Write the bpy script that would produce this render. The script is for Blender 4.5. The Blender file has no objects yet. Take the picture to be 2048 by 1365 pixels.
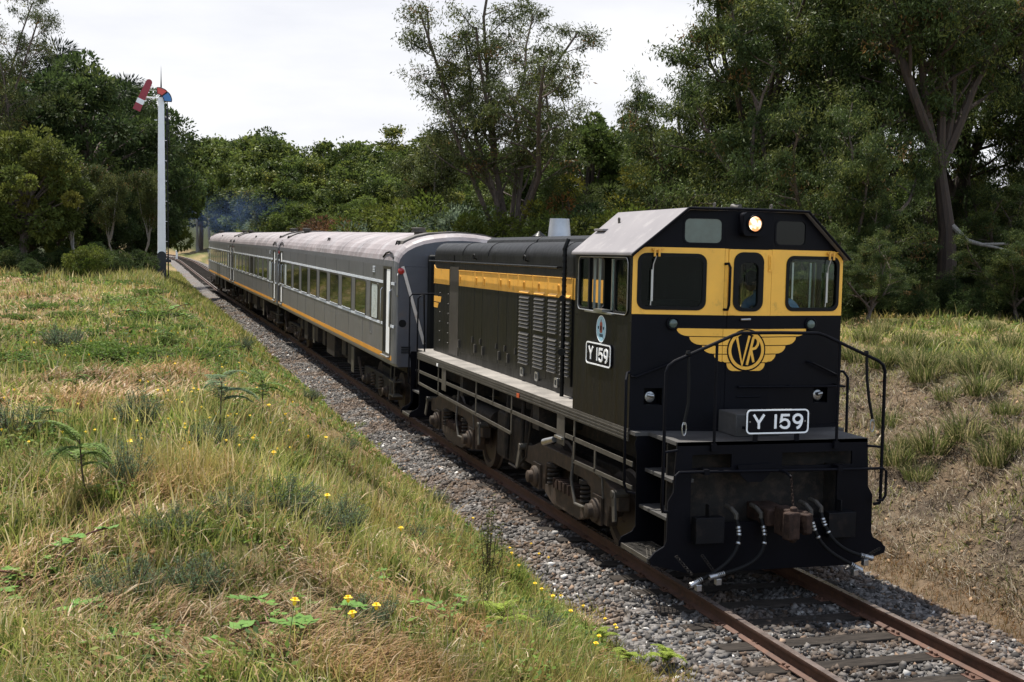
import bpy, bmesh, math, random
import numpy as np
from mathutils import Vector, Matrix
from mathutils.geometry import tessellate_polygon

scene = bpy.context.scene
COL = scene.collection
R = math.radians

# ------------------------------------------------------------------ camera
cam_d = bpy.data.cameras.new("camera")
cam = bpy.data.objects.new("camera", cam_d)
COL.objects.link(cam)
scene.camera = cam
CAM = Vector((-6.8544, -12.7868, 3.6939))
cam_d.sensor_width = 36.0
cam_d.lens = 36.0 * 2578.07 / 2048.0
cam_d.clip_start = 0.05
cam_d.clip_end = 4000.0
def _cam_axes(pitch, roll, yaw):
    fwd = Vector((math.sin(yaw)*math.cos(pitch), math.cos(yaw)*math.cos(pitch), -math.sin(pitch)))
    right = Vector((math.cos(yaw), -math.sin(yaw), 0.0))
    up = right.cross(fwd)
    c, s = math.cos(roll), math.sin(roll)
    return c*right + s*up, -s*right + c*up, fwd
CR, CU, CF = _cam_axes(0.0668, 0.0211, 0.2880)
M = Matrix(((CR.x, CU.x, -CF.x, CAM.x), (CR.y, CU.y, -CF.y, CAM.y), (CR.z, CU.z, -CF.z, CAM.z), (0, 0, 0, 1)))
cam.matrix_world = M
F_PX = 2578.07
def at(px, py, depth):
    """a point of the place seen at photo pixel (px, py), depth metres ahead"""
    return CAM + depth*(CF + (px-1024)/F_PX*CR - (py-682.5)/F_PX*CU)

# ------------------------------------------------------------------ light
TO_SUN = Vector((-0.16, 0.36, 1.0)).normalized()
EL = math.asin(TO_SUN.z)
AZ = math.atan2(TO_SUN.x, TO_SUN.y)
sun_d = bpy.data.lights.new("sun", 'SUN')
sun_d.energy = 5.0
sun_d.angle = R(0.55)
sun_d.color = (1.0, 0.955, 0.88)
sun = bpy.data.objects.new("sun", sun_d)
COL.objects.link(sun)
sun.rotation_euler = (-TO_SUN).to_track_quat('-Z', 'Y').to_euler()
sun.location = (0, 0, 60)

world = bpy.data.worlds.new("World")
scene.world = world
world.use_nodes = True
nt = world.node_tree
nt.nodes.clear()
def N(t, kind, **kw):
    n = t.nodes.new(kind)
    for k, v in kw.items():
        setattr(n, k, v)
    return n
wo = N(nt, 'ShaderNodeOutputWorld')
bg = N(nt, 'ShaderNodeBackground')
bg.inputs['Strength'].default_value = 0.085
sky = N(nt, 'ShaderNodeTexSky', sky_type='NISHITA')
sky.sun_disc = False
sky.sun_elevation = EL
sky.sun_rotation = AZ
sky.air_density = 1.0
sky.dust_density = 1.2
tc = N(nt, 'ShaderNodeTexCoord')
sep = N(nt, 'ShaderNodeSeparateXYZ')
nt.links.new(tc.outputs['Generated'], sep.inputs[0])
mp = N(nt, 'ShaderNodeMapping')
mp.inputs['Scale'].default_value = (1.6, 1.6, 6.0)
nt.links.new(tc.outputs['Generated'], mp.inputs[0])
cn = N(nt, 'ShaderNodeTexNoise')
cn.inputs['Scale'].default_value = 2.2
cn.inputs['Detail'].default_value = 7
cn.inputs['Roughness'].default_value = 0.55
nt.links.new(mp.outputs[0], cn.inputs['Vector'])
def mathn(t, op, a, b=None, c=None, clamp=False):
    n = N(t, 'ShaderNodeMath', operation=op)
    n.use_clamp = clamp
    for i, x in enumerate((a, b, c)):
        if x is None:
            continue
        if isinstance(x, (int, float)):
            n.inputs[i].default_value = x
        else:
            t.links.new(x, n.inputs[i])
    return n.outputs[0]
# a bank of white cloud low in the sky ahead, breaking up overhead and behind
low = mathn(nt, 'MULTIPLY_ADD', sep.outputs['Z'], -2.6, 1.75, clamp=True)
front = mathn(nt, 'MULTIPLY_ADD', sep.outputs['Y'], 1.0, 0.9, clamp=True)
brk = mathn(nt, 'MULTIPLY_ADD', cn.outputs['Fac'], 5.0, -2.55, clamp=True)
amt = mathn(nt, 'MULTIPLY', low, front)
amt = mathn(nt, 'MAXIMUM', amt, mathn(nt, 'MULTIPLY_ADD', brk, 0.30, 0.24))
cr = N(nt, 'ShaderNodeValToRGB')
cr.color_ramp.elements[0].position = 0.34
cr.color_ramp.elements[0].color = (6.1, 6.25, 6.75, 1)
cr.color_ramp.elements[1].position = 0.62
cr.color_ramp.elements[1].color = (7.3, 7.35, 7.5, 1)
nt.links.new(cn.outputs['Fac'], cr.inputs[0])
mx = N(nt, 'ShaderNodeMix', data_type='RGBA')
nt.links.new(amt, mx.inputs['Factor'])
nt.links.new(sky.outputs[0], mx.inputs['A'])
nt.links.new(cr.outputs[0], mx.inputs['B'])
# unseen sky opposite the sun, brightened to light the shaded fronts
lit = N(nt, 'ShaderNodeMix', data_type='RGBA', blend_type='MULTIPLY')
lit.inputs['Factor'].default_value = 1
nt.links.new(mx.outputs['Result'], lit.inputs['A'])
boost = mathn(nt, 'MULTIPLY_ADD', mathn(nt, 'MULTIPLY_ADD', sep.outputs['Y'], -1.6, -0.1, clamp=True), 1.0, 1.0)
nt.links.new(boost, lit.inputs['B'])
nt.links.new(lit.outputs['Result'], bg.inputs['Color'])
nt.links.new(bg.outputs[0], wo.inputs['Surface'])

vs = scene.view_settings
vs.view_transform = 'Standard'
vs.look = 'None'
vs.exposure = 0.74
vs.gamma = 1.0
vs.use_curve_mapping = False
scene.cycles.max_bounces = 6
scene.cycles.transparent_max_bounces = 6
scene.cycles.diffuse_bounces = 3
scene.cycles.glossy_bounces = 3
scene.cycles.transmission_bounces = 5

# ------------------------------------------------------------------ tags
def tag(o, label=None, cat=None, group=None, kind=None):
    if label: o['label'] = label
    if cat: o['category'] = cat
    if group: o['group'] = group
    if kind: o['kind'] = kind
    return o
def empty(name, loc=(0, 0, 0), label=None, cat=None, group=None):
    o = bpy.data.objects.new(name, None)
    o.location = loc
    o.empty_display_size = 0.2
    COL.objects.link(o)
    return tag(o, label, cat, group)
def copy_tree(o, parent=None):
    c = o.copy()
    COL.objects.link(c)
    if parent is not None:
        c.parent = parent
    for ch in list(o.children):
        copy_tree(ch, c)
    return c

# ------------------------------------------------------------------ mesh builder
class MB:
    def __init__(self):
        self.v = []; self.f = []; self.m = []; self.mi = 0
    def add(self, vs_, fs_):
        b = len(self.v)
        self.v.extend([tuple(p) for p in vs_])
        for f in fs_:
            self.f.append(tuple(i+b for i in f)); self.m.append(self.mi)
        return self
    def box(self, x0, x1, y0, y1, z0, z1):
        x0, x1 = min(x0, x1), max(x0, x1); y0, y1 = min(y0, y1), max(y0, y1); z0, z1 = min(z0, z1), max(z0, z1)
        return self.add([(x0,y0,z0),(x1,y0,z0),(x1,y1,z0),(x0,y1,z0),(x0,y0,z1),(x1,y0,z1),(x1,y1,z1),(x0,y1,z1)],
                 [(0,3,2,1),(4,5,6,7),(0,1,5,4),(1,2,6,5),(2,3,7,6),(3,0,4,7)])
    def bar(self, p, q, w, h, up=(0,0,1)):
        p, q = Vector(p), Vector(q); d = (q-p).normalized(); s = d.cross(Vector(up))
        if s.length < 1e-4: s = d.cross(Vector((1,0,0)))
        s.normalize(); u = s.cross(d); s = s*w/2; u = u*h/2
        vs_ = [a+b*s+c*u for a in (p, q) for b, c in ((-1,-1),(1,-1),(1,1),(-1,1))]
        return self.add(vs_, [(3,2,1,0),(4,5,6,7),(0,1,5,4),(1,2,6,5),(2,3,7,6),(3,0,4,7)])
    def plate(self, outer, holes, fn):
        """outer/holes: 2-D loops; fn(u, v, k) gives the 3-D point of face k (0 outer, 1 inner)"""
        loops = [outer] + list(holes)
        flat = [p for l in loops for p in l]
        tris = tessellate_polygon([[Vector((p[0], p[1], 0)) for p in l] for l in loops])
        n = len(flat); b = len(self.v)
        self.v.extend([tuple(fn(p[0], p[1], 0)) for p in flat]); self.v.extend([tuple(fn(p[0], p[1], 1)) for p in flat])
        def area(t):
            a, bb, c = (flat[i] for i in t)
            return (bb[0]-a[0])*(c[1]-a[1])-(bb[1]-a[1])*(c[0]-a[0])
        for t in tris:
            t = tuple(t)
            if abs(area(t)) < 1e-12: continue
            if area(t) < 0: t = t[::-1]
            self.f.append(tuple(i+b for i in t)); self.m.append(self.mi)
            self.f.append(tuple(i+b+n for i in t[::-1])); self.m.append(self.mi)
        o = 0
        for l in loops:
            k = len(l)
            for i in range(k):
                j = (i+1) % k
                self.f.append((b+o+i, b+o+j, b+n+o+j, b+n+o+i)); self.m.append(self.mi)
            o += k
        return self
    def tube(self, pts, r, n=8, caps=True, closed=False):
        pts = [Vector(p) for p in pts]; k = len(pts)
        rs = r if isinstance(r, (list, tuple)) else [r]*k
        rings = []; prev = None
        for i, p in enumerate(pts):
            if closed: d = pts[(i+1) % k]-pts[i-1]
            else: d = pts[min(i+1, k-1)]-pts[max(i-1, 0)]
            d.normalize()
            if prev is None:
                a = d.cross(Vector((0, 0, 1)))
                if a.length < 1e-3: a = d.cross(Vector((1, 0, 0)))
            else:
                a = prev - d*prev.dot(d)
            a.normalize(); prev = a; c = d.cross(a)
            rings.append([p+rs[i]*(math.cos(2*math.pi*j/n)*a+math.sin(2*math.pi*j/n)*c) for j in range(n)])
        b = len(self.v)
        for ring in rings: self.v.extend([tuple(q) for q in ring])
        for i in range(k if closed else k-1):
            i2 = (i+1) % k
            for j in range(n):
                j2 = (j+1) % n
                self.f.append((b+i*n+j, b+i*n+j2, b+i2*n+j2, b+i2*n+j)); self.m.append(self.mi)
        if caps and not closed:
            self.f.append(tuple(b+j for j in range(n))[::-1]); self.m.append(self.mi)
            self.f.append(tuple(b+(k-1)*n+j for j in range(n))); self.m.append(self.mi)
        return self
    def cyl(self, p, q, r0, r1=None, n=16):
        return self.tube([p, q], [r0, r0 if r1 is None else r1], n)
    def lathe(self, prof, c, axis='z', n=20, caps=True):
        """prof: (radius, height along axis)"""
        c = Vector(c); ax = {'x': (Vector((1,0,0)), Vector((0,1,0)), Vector((0,0,1))), 'y': (Vector((0,1,0)), Vector((0,0,1)), Vector((1,0,0))),
                             'z': (Vector((0,0,1)), Vector((1,0,0)), Vector((0,1,0)))}[axis]
        b = len(self.v)
        for r, h in prof:
            for j in range(n):
                a = 2*math.pi*j/n
                self.v.append(tuple(c+ax[0]*h+r*(math.cos(a)*ax[1]+math.sin(a)*ax[2])))
        for i in range(len(prof)-1):
            for j in range(n):
                j2 = (j+1) % n
                self.f.append((b+i*n+j, b+i*n+j2, b+(i+1)*n+j2, b+(i+1)*n+j)); self.m.append(self.mi)
        if caps:
            self.f.append(tuple(b+j for j in range(n))[::-1]); self.m.append(self.mi)
            self.f.append(tuple(b+(len(prof)-1)*n+j for j in range(n))); self.m.append(self.mi)
        return self
    def prism(self, poly, fn):
        return self.plate(poly, [], fn)
    def build(self, name, mat, parent=None, smooth=True, bevel=0, loc=None, rot=None, angle=35, weld=False):
        me = bpy.data.meshes.new(name)
        me.from_pydata(self.v, [], self.f)
        mats = mat if isinstance(mat, (list, tuple)) else [mat]
        for m in mats: me.materials.append(m)
        if len(mats) > 1: me.polygons.foreach_set('material_index', self.m)
        bm = bmesh.new(); bm.from_mesh(me)
        if weld: bmesh.ops.remove_doubles(bm, verts=bm.verts, dist=.0002)
        bmesh.ops.recalc_face_normals(bm, faces=bm.faces)
        bm.to_mesh(me); bm.free()
        if smooth:
            me.polygons.foreach_set('use_smooth', [True]*len(me.polygons))
            me.set_sharp_from_angle(angle=R(angle))
        o = bpy.data.objects.new(name, me)
        COL.objects.link(o)
        if parent is not None: o.parent = parent
        if loc is not None: o.location = loc
        if rot is not None: o.rotation_euler = rot
        if bevel:
            md = o.modifiers.new('bevel', 'BEVEL'); md.width = bevel; md.segments = 2
            md.limit_method = 'ANGLE'; md.angle_limit = R(40)
        return o
def grid_hole(mb, xs_, zs_, fn):
    """a 3 x 3 grid of panels with the middle one left open"""
    for i in range(3):
        for j in range(3):
            if i == 1 and j == 1: continue
            mb.plate([(xs_[i], zs_[j]), (xs_[i+1], zs_[j]), (xs_[i+1], zs_[j+1]), (xs_[i], zs_[j+1])], [], fn)
def rrect(x0, x1, z0, z1, r, n=5):
    x0, x1 = min(x0, x1), max(x0, x1); z0, z1 = min(z0, z1), max(z0, z1)
    r = min(r, (x1-x0)/2-1e-4, (z1-z0)/2-1e-4)
    out = []
    for cx, cz, a0 in ((x1-r, z1-r, 0), (x0+r, z1-r, 90), (x0+r, z0+r, 180), (x1-r, z0+r, 270)):
        for i in range(n+1):
            a = R(a0+90*i/n); out.append((cx+r*math.cos(a), cz+r*math.sin(a)))
    return out
def circle2(cx, cz, r, n=28):
    return [(cx+r*math.cos(2*math.pi*i/n), cz+r*math.sin(2*math.pi*i/n)) for i in range(n)]
def ribbon_polys(path, w, closed=False):
    """a stroke of width w along a 2-D path, as quads with mitred joints"""
    k = len(path); L_ = []; Rr = []
    for i in range(k):
        a = path[i-1] if (i > 0 or closed) else None
        b = path[(i+1) % k] if (i < k-1 or closed) else None
        p = path[i]
        def nrm(u, v):
            dx, dy = v[0]-u[0], v[1]-u[1]; l = math.hypot(dx, dy) or 1; return (-dy/l, dx/l)
        if a is None: n = nrm(p, b); s = 1
        elif b is None: n = nrm(a, p); s = 1
        else:
            n1, n2 = nrm(a, p), nrm(p, b); n = (n1[0]+n2[0], n1[1]+n2[1]); l = math.hypot(*n) or 1
            n = (n[0]/l, n[1]/l); s = min(1/max(0.35, n[0]*n1[0]+n[1]*n1[1]), 2.2)
        L_.append((p[0]+n[0]*w/2*s, p[1]+n[1]*w/2*s)); Rr.append((p[0]-n[0]*w/2*s, p[1]-n[1]*w/2*s))
    return L_, Rr
def stroke(mb, path, w, fn, closed=False):
    L_, Rr = ribbon_polys(path, w, closed)
    k = len(path)
    for kk in (0, 1):
        mb.v.extend([tuple(fn(p[0], p[1], kk)) for p in L_]); mb.v.extend([tuple(fn(p[0], p[1], kk)) for p in Rr])
    b = len(mb.v)-4*k
    A = lambda kk, side, i: b+kk*2*k+side*k+i
    for i in range(k if closed else k-1):
        j = (i+1) % k
        for q in ((A(0,0,i),A(0,0,j),A(0,1,j),A(0,1,i)), (A(1,1,i),A(1,1,j),A(1,0,j),A(1,0,i)), (A(0,0,j),A(0,0,i),A(1,0,i),A(1,0,j)), (A(0,1,i),A(0,1,j),A(1,1,j),A(1,1,i))):
            mb.f.append(q); mb.m.append(mb.mi)
    if not closed:
        for i in (0, k-1):
            mb.f.append((A(0,0,i),A(0,1,i),A(1,1,i),A(1,0,i))); mb.m.append(mb.mi)
GLYPH = {
 'Y': [[(0,1),(.5,.42)],[(1,1),(.5,.42),(.5,0)]],
 '1': [[(.5,0),(.5,1)]],
 '5': [[(.95,.94),(.2,.94),(.13,.53),(.32,.62),(.52,.635),(.74,.58),(.9,.44),(.93,.30),(.87,.15),(.7,.05),(.48,.04),(.24,.09),(.06,.22)]],
 '9': [[(.5+.41*math.cos(a), .67+.29*math.sin(a)) for a in [2*math.pi*i/16 for i in range(17)]], [(.905,.70),(.89,.46),(.78,.22),(.60,.06),(.42,.01)]],
 'W': [[(0,1),(.25,0),(.5,.8),(.75,0),(1,1)]], 'E': [[(1,1),(0,1),(0,0),(1,0)],[(0,.5),(.8,.5)]],
 'S': [[(.95,.85),(.7,1),(.3,1),(.05,.8),(.2,.58),(.8,.42),(.95,.2),(.7,0),(.3,0),(.05,.15)]],
}
def text_strokes(mb, s, x, z, w, h, gap, sw, fn, narrow={'1': .30, ' ': .45}):
    cx = x; i = 0
    for ch in s:
        cw = w*narrow.get(ch, 1.0)
        for path in GLYPH.get(ch, []):
            pts = [(cx+(.5 if ch == '1' else px)*cw if ch == '1' else cx+px*cw, z+sw/2+pz*(h-sw)) for px, pz in path]
            stroke(mb, pts, sw, fn(i)); i += 1
        cx += cw+gap
    return cx

# ------------------------------------------------------------------ materials
def new_mat(name):
    m = bpy.data.materials.new(name); m.use_nodes = True
    t = m.node_tree; t.nodes.clear()
    out = N(t, 'ShaderNodeOutputMaterial'); b = N(t, 'ShaderNodeBsdfPrincipled')
    t.links.new(b.outputs[0], out.inputs[0])
    return m, t, b, out
def rgb(c): return (c[0], c[1], c[2], 1)
def paint(name, c, rough=0.45, metal=0.0, var=0.25, dirt=None, dirt_amt=0.0, scale=3.0, bump=0.0, streak=False, spec=0.5, rvar=0.15, bscale=60):
    """paint or metal with mottling, optional grime in its own colour, and uneven gloss"""
    m, t, b, out = new_mat(name)
    tcn = N(t, 'ShaderNodeTexCoord'); mpn = N(t, 'ShaderNodeMapping')
    t.links.new(tcn.outputs['Object'], mpn.inputs[0])
    if streak: mpn.inputs['Scale'].default_value = (6, 6, 0.35)
    n1 = N(t, 'ShaderNodeTexNoise'); n1.inputs['Scale'].default_value = scale; n1.inputs['Detail'].default_value = 6; n1.inputs['Roughness'].default_value = 0.62
    t.links.new(mpn.outputs[0], n1.inputs['Vector'])
    r1 = N(t, 'ShaderNodeValToRGB')
    r1.color_ramp.elements[0].position = 0.3; r1.color_ramp.elements[1].position = 0.7
    r1.color_ramp.elements[0].color = rgb([x*(1-var) for x in c]); r1.color_ramp.elements[1].color = rgb([min(1, x*(1+var)) for x in c])
    t.links.new(n1.outputs['Fac'], r1.inputs[0])
    col = r1.outputs[0]
    if dirt is not None:
        n2 = N(t, 'ShaderNodeTexNoise'); n2.inputs['Scale'].default_value = scale*2.3; n2.inputs['Detail'].default_value = 8; n2.inputs['Roughness'].default_value = 0.7
        t.links.new(mpn.outputs[0], n2.inputs['Vector'])
        r2 = N(t, 'ShaderNodeValToRGB'); r2.color_ramp.elements[0].position = 0.62-0.35*dirt_amt; r2.color_ramp.elements[1].position = 0.85-0.2*dirt_amt
        t.links.new(n2.outputs['Fac'], r2.inputs[0])
        mm = N(t, 'ShaderNodeMix', data_type='RGBA'); t.links.new(r2.outputs[0], mm.inputs['Factor'])
        t.links.new(col, mm.inputs['A']); mm.inputs['B'].default_value = rgb(dirt); col = mm.outputs['Result']
    t.links.new(col, b.inputs['Base Color'])
    rr = mathn(t, 'MULTIPLY_ADD', n1.outputs['Fac'], rvar*2, rough-rvar, clamp=True)
    t.links.new(rr, b.inputs['Roughness'])
    b.inputs['Metallic'].default_value = metal
    b.inputs['Specular IOR Level'].default_value = spec
    if bump:
        n3 = N(t, 'ShaderNodeTexNoise'); n3.inputs['Scale'].default_value = bscale; n3.inputs['Detail'].default_value = 4
        t.links.new(tcn.outputs['Object'], n3.inputs['Vector'])
        bp = N(t, 'ShaderNodeBump'); bp.inputs['Strength'].default_value = bump; bp.inputs['Distance'].default_value = 0.01 if bscale > 10 else .05
        t.links.new(n3.outputs['Fac'], bp.inputs['Height']); t.links.new(bp.outputs[0], b.inputs['Normal'])
    return m
def tread_mat(name, c, scale=26.0):
    """chequer plate: worn steel with raised lozenges"""
    m, t, b, out = new_mat(name)
    tcn = N(t, 'ShaderNodeTexCoord'); mpn = N(t, 'ShaderNodeMapping'); mpn.inputs['Rotation'].default_value = (0, 0, R(45))
    t.links.new(tcn.outputs['Object'], mpn.inputs[0])
    ch = N(t, 'ShaderNodeTexChecker'); ch.inputs['Scale'].default_value = scale
    t.links.new(mpn.outputs[0], ch.inputs['Vector'])
    n1 = N(t, 'ShaderNodeTexNoise'); n1.inputs['Scale'].default_value = 2.2; n1.inputs['Detail'].default_value = 8; n1.inputs['Roughness'].default_value = .7
    t.links.new(tcn.outputs['Object'], n1.inputs['Vector'])
    r1 = N(t, 'ShaderNodeValToRGB'); r1.color_ramp.elements[0].position = .36; r1.color_ramp.elements[1].position = .66
    r1.color_ramp.elements[0].color = rgb([x*.55 for x in c]); r1.color_ramp.elements[1].color = rgb([x*1.25 for x in c])
    t.links.new(n1.outputs['Fac'], r1.inputs[0])
    t.links.new(r1.outputs[0], b.inputs['Base Color'])
    b.inputs['Roughness'].default_value = .62
    bp = N(t, 'ShaderNodeBump'); bp.inputs['Strength'].default_value = .6; bp.inputs['Distance'].default_value = .004
    t.links.new(ch.outputs['Fac'], bp.inputs['Height']); t.links.new(bp.outputs[0], b.inputs['Normal'])
    return m
def glass_mat(name, tint=(.75, .82, .8), reflect=1.0, dark=0.0):
    m, t, b, out = new_mat(name); t.nodes.remove(b)
    tr = N(t, 'ShaderNodeBsdfTransparent'); tr.inputs[0].default_value = rgb(tint)
    gl = N(t, 'ShaderNodeBsdfGlossy'); gl.inputs['Roughness'].default_value = .02; gl.inputs['Color'].default_value = (1, 1, 1, 1)
    fr = N(t, 'ShaderNodeFresnel'); fr.inputs['IOR'].default_value = 1.5
    f2 = mathn(t, 'MULTIPLY_ADD', fr.outputs[0], reflect, dark, clamp=True)
    mi = N(t, 'ShaderNodeMixShader'); t.links.new(f2, mi.inputs[0]); t.links.new(tr.outputs[0], mi.inputs[1]); t.links.new(gl.outputs[0], mi.inputs[2])
    t.links.new(mi.outputs[0], out.inputs[0])
    return m
def emit_mat(name, c, s):
    m, t, b, out = new_mat(name)
    b.inputs['Base Color'].default_value = rgb(c); b.inputs['Emission Color'].default_value = rgb(c); b.inputs['Emission Strength'].default_value = s
    return m
def leaf_mat(name, tint=(1, 1, 1), rough=.5, trans=.35, spec=.35):
    """leaves and blades coloured by the mesh's own colour attribute, a little light coming through"""
    m, t, b, out = new_mat(name)
    a = N(t, 'ShaderNodeAttribute'); a.attribute_name = 'Col'
    mm = N(t, 'ShaderNodeMix', data_type='RGBA', blend_type='MULTIPLY'); mm.inputs['Factor'].default_value = 1
    t.links.new(a.outputs['Color'], mm.inputs['A']); mm.inputs['B'].default_value = rgb(tint)
    t.links.new(mm.outputs['Result'], b.inputs['Base Color'])
    b.inputs['Roughness'].default_value = rough; b.inputs['Specular IOR Level'].default_value = spec
    tl = N(t, 'ShaderNodeBsdfTranslucent'); t.links.new(mm.outputs['Result'], tl.inputs[0])
    mi = N(t, 'ShaderNodeMixShader'); mi.inputs[0].default_value = trans
    t.links.new(b.outputs[0], mi.inputs[1]); t.links.new(tl.outputs[0], mi.inputs[2]); t.links.new(mi.outputs[0], out.inputs[0])
    return m
BLACK = paint('black_gloss_paint', (.0035, .0035, .0055), .5, var=.3, spec=.10, rvar=.08, scale=1.6)
SEAM = paint('dark_seam', (.03, .03, .03), .7, var=.2)
SIDE_BLACK = paint('weathered_black_paint', (.0042, .0042, .0043), .43, var=.55, dirt=(.0125, .0123, .0115), dirt_amt=.34, scale=1.5, streak=True, rvar=.2, spec=.17, bump=.25, bscale=2.2)
GOLD = paint('yellow_paint', (.90, .47, .055), .45, var=.08, dirt=(.42, .22, .04), dirt_amt=.08, scale=2.5)
GOLD_OLD = paint('old_yellow_paint', (.74, .37, .048), .5, var=.10, dirt=(.30, .17, .05), dirt_amt=.22, scale=3.0)
ROOFGREY = paint('grey_roof_paint', (.19, .175, .178), .55, var=.09, dirt=(.30, .28, .27), dirt_amt=.25, scale=2.0)
WHITE = paint('white_paint', (.88, .88, .86), .5, var=.05)
TREAD = tread_mat('chequer_plate', (.23, .21, .185))
TREAD_D = tread_mat('dark_chequer_plate', (.062, .058, .054))
UNDER = paint('grimy_underframe', (.017, .015, .013), .75, var=.5, dirt=(.06, .042, .03), dirt_amt=.4, spec=.2, scale=4, bump=.3)
BOGIE = paint('dusty_bogie_steel', (.040, .030, .022), .72, var=.5, dirt=(.088, .056, .036), dirt_amt=.45, spec=.25, scale=3.5, bump=.3)
FRAMEGREY = paint('worn_frame_steel', (.055, .048, .037), .6, var=.4, dirt=(.035, .03, .026), dirt_amt=.4, scale=5)
STEEL = paint('bright_steel', (.40, .40, .395), .35, metal=.9, var=.2)
RUST = paint('rusty_casting', (.030, .017, .012), .75, var=.6, dirt=(.085, .05, .035), dirt_amt=.3, spec=.2, scale=9, bump=.5)
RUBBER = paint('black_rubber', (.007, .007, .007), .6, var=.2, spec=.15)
INTERIOR = paint('dark_cab_lining', (.010, .011, .010), .7, var=.3, spec=.1)
GLASS = glass_mat('clear_glass', reflect=.14)
GLASS_MURKY = paint('dusty_glass', (.075, .10, .085), .15, var=.4, scale=2.0)
CARGREY = paint('weathered_grey_paint', (.118, .119, .128), .40, metal=.15, var=.30, dirt=(.26, .255, .25), dirt_amt=.38, scale=2.4, streak=True, rvar=.14)
CAREND = paint('grey_end_paint', (.075, .076, .086), .5, var=.25, dirt=(.12, .085, .06), dirt_amt=.25, scale=1.2)
CARROOF = paint('faded_pink_roof', (.205, .175, .175), .55, var=.32, dirt=(.34, .33, .335), dirt_amt=.40, scale=.9)
CARBAND = paint('dark_window_band', (.035, .032, .026), .4, var=.3)
ORANGE = paint('orange_line_paint', (.62, .27, .025), .5, var=.12, dirt=(.35, .2, .08), dirt_amt=.15)
PALELINE = paint('pale_line_paint', (.60, .63, .66), .5, var=.12, dirt=(.3, .3, .3), dirt_amt=.2)
CARGLASS = paint('dark_carriage_glass', (.006, .008, .006), .04, var=.2, rvar=.01, spec=.9)
DARKGLASS = paint('black_glass', (.006, .006, .006), .25, var=.2, rvar=.05, spec=.2)
FROST = paint('frosted_glass', (.50, .55, .53), .3, var=.1)
REDLAMP = paint('red_lens', (.35, .02, .015), .2, var=.1)
# ================================================================== ground
_TY = np.array([-60, 10, 14.3, 24, 37.9, 61, 81.5, 122, 159, 186, 230, 400])
_TZ = np.array([0.0, 0.0, .03, .14, .335, .54, .75, 1.48, 2.14, 2.60, 2.9, 3.2])
def track_z(y): return float(np.interp(y, _TY, _TZ))
def track_x(y):      # straight past the train, then a bend away to the left over the crest
    y = np.asarray(y, float)
    return np.where(y > 150, -((np.maximum(y, 150)-150)**2)/900.0, 0.0)
_rs = np.random.RandomState(7)
_perm = _rs.permutation(512)
_grad = _rs.rand(512)
def vnoise(x, y, seed=0):
    """smooth value noise, 0..1"""
    x = np.asarray(x, float)+seed*17.31; y = np.asarray(y, float)-seed*9.77
    xi = np.floor(x).astype(int); yi = np.floor(y).astype(int); fx = x-xi; fy = y-yi
    fx = fx*fx*(3-2*fx); fy = fy*fy*(3-2*fy)
    def g(a, b): return _grad[(_perm[a & 511]+b*37) & 511]
    return (g(xi, yi)*(1-fx)+g(xi+1, yi)*fx)*(1-fy)+(g(xi, yi+1)*(1-fx)+g(xi+1, yi+1)*fx)*fy
def fbm(x, y, seed=0, oct=4):
    s = 0; a = .5; t = 0; f = 1
    for i in range(oct):
        s = s+a*vnoise(np.asarray(x)*f, np.asarray(y)*f, seed+i); t += a; a *= .5; f *= 2.03
    return s/t
def sstep(t): t = np.clip(t, 0, 1); return t*t*(3-2*t)
def ground_z(x, y):
    x = np.asarray(x, float); y = np.asarray(y, float)
    T = np.interp(y, _TY, _TZ); xr = x-track_x(y)
    # left bank and field
    Lh = np.interp(y, [-30, -10, 20, 47, 62, 85, 120, 300], [2.0, 2.08, 2.12, 2.12, 1.9, 1.0, .3, .6])
    t = np.clip((-2.05-xr)/4.1, 0, 1)
    zl = -.32+(Lh+.32)*(.85*t+.15*sstep(t))
    zl = np.where(xr < -6.15, Lh+.018*(-6.15-xr)*np.clip((y+5)/20, 0, 1), zl)
    # right bank
    Rh = np.interp(y, [-30, 0, 30, 60, 85, 110, 300], [1.9, 1.95, 1.85, 1.5, .7, .3, .6])
    t = np.clip((xr-2.15)/4.1, 0, 1)
    zr = -.30+(Rh+.30)*t**1.05
    zr = np.where(xr > 6.25, Rh+.02*np.minimum(xr-6.25, 12), zr)
    z = np.where(xr < -2.05, zl, np.where(xr > 2.15, zr, -.28))
    # lumps off the track
    off = np.clip((np.abs(xr+.05)-2.2)/1.2, 0, 1)
    z = z+off*((fbm(x*.55, y*.55, 3)-.5)*.42+(fbm(x*2.1, y*2.1, 5)-.5)*.16)
    off2 = np.clip((xr-2.3)/1.0, 0, 1)*np.clip((7-xr)/1.5, 0, 1)
    z = z+off2*((fbm(x*1.2, y*1.2, 11)-.5)*.5)
    # far country rises behind
    d = np.hypot(x-5, y+10)
    rise = np.clip((d-95)/200, 0, 1)**1.3*16*np.clip((np.abs(xr)-6)/40, 0, 1)
    return z+T+rise
def axis_pts(lo, hi, f0, f1, step, grow, far):
    a = list(np.arange(f0, f1+1e-6, step)); s = step
    while a[-1] < hi: s = min(s*grow, far); a.append(a[-1]+s)
    s = step
    while a[0] > lo: s = min(s*grow, far); a.insert(0, a[0]-s)
    return np.array(a)
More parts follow.
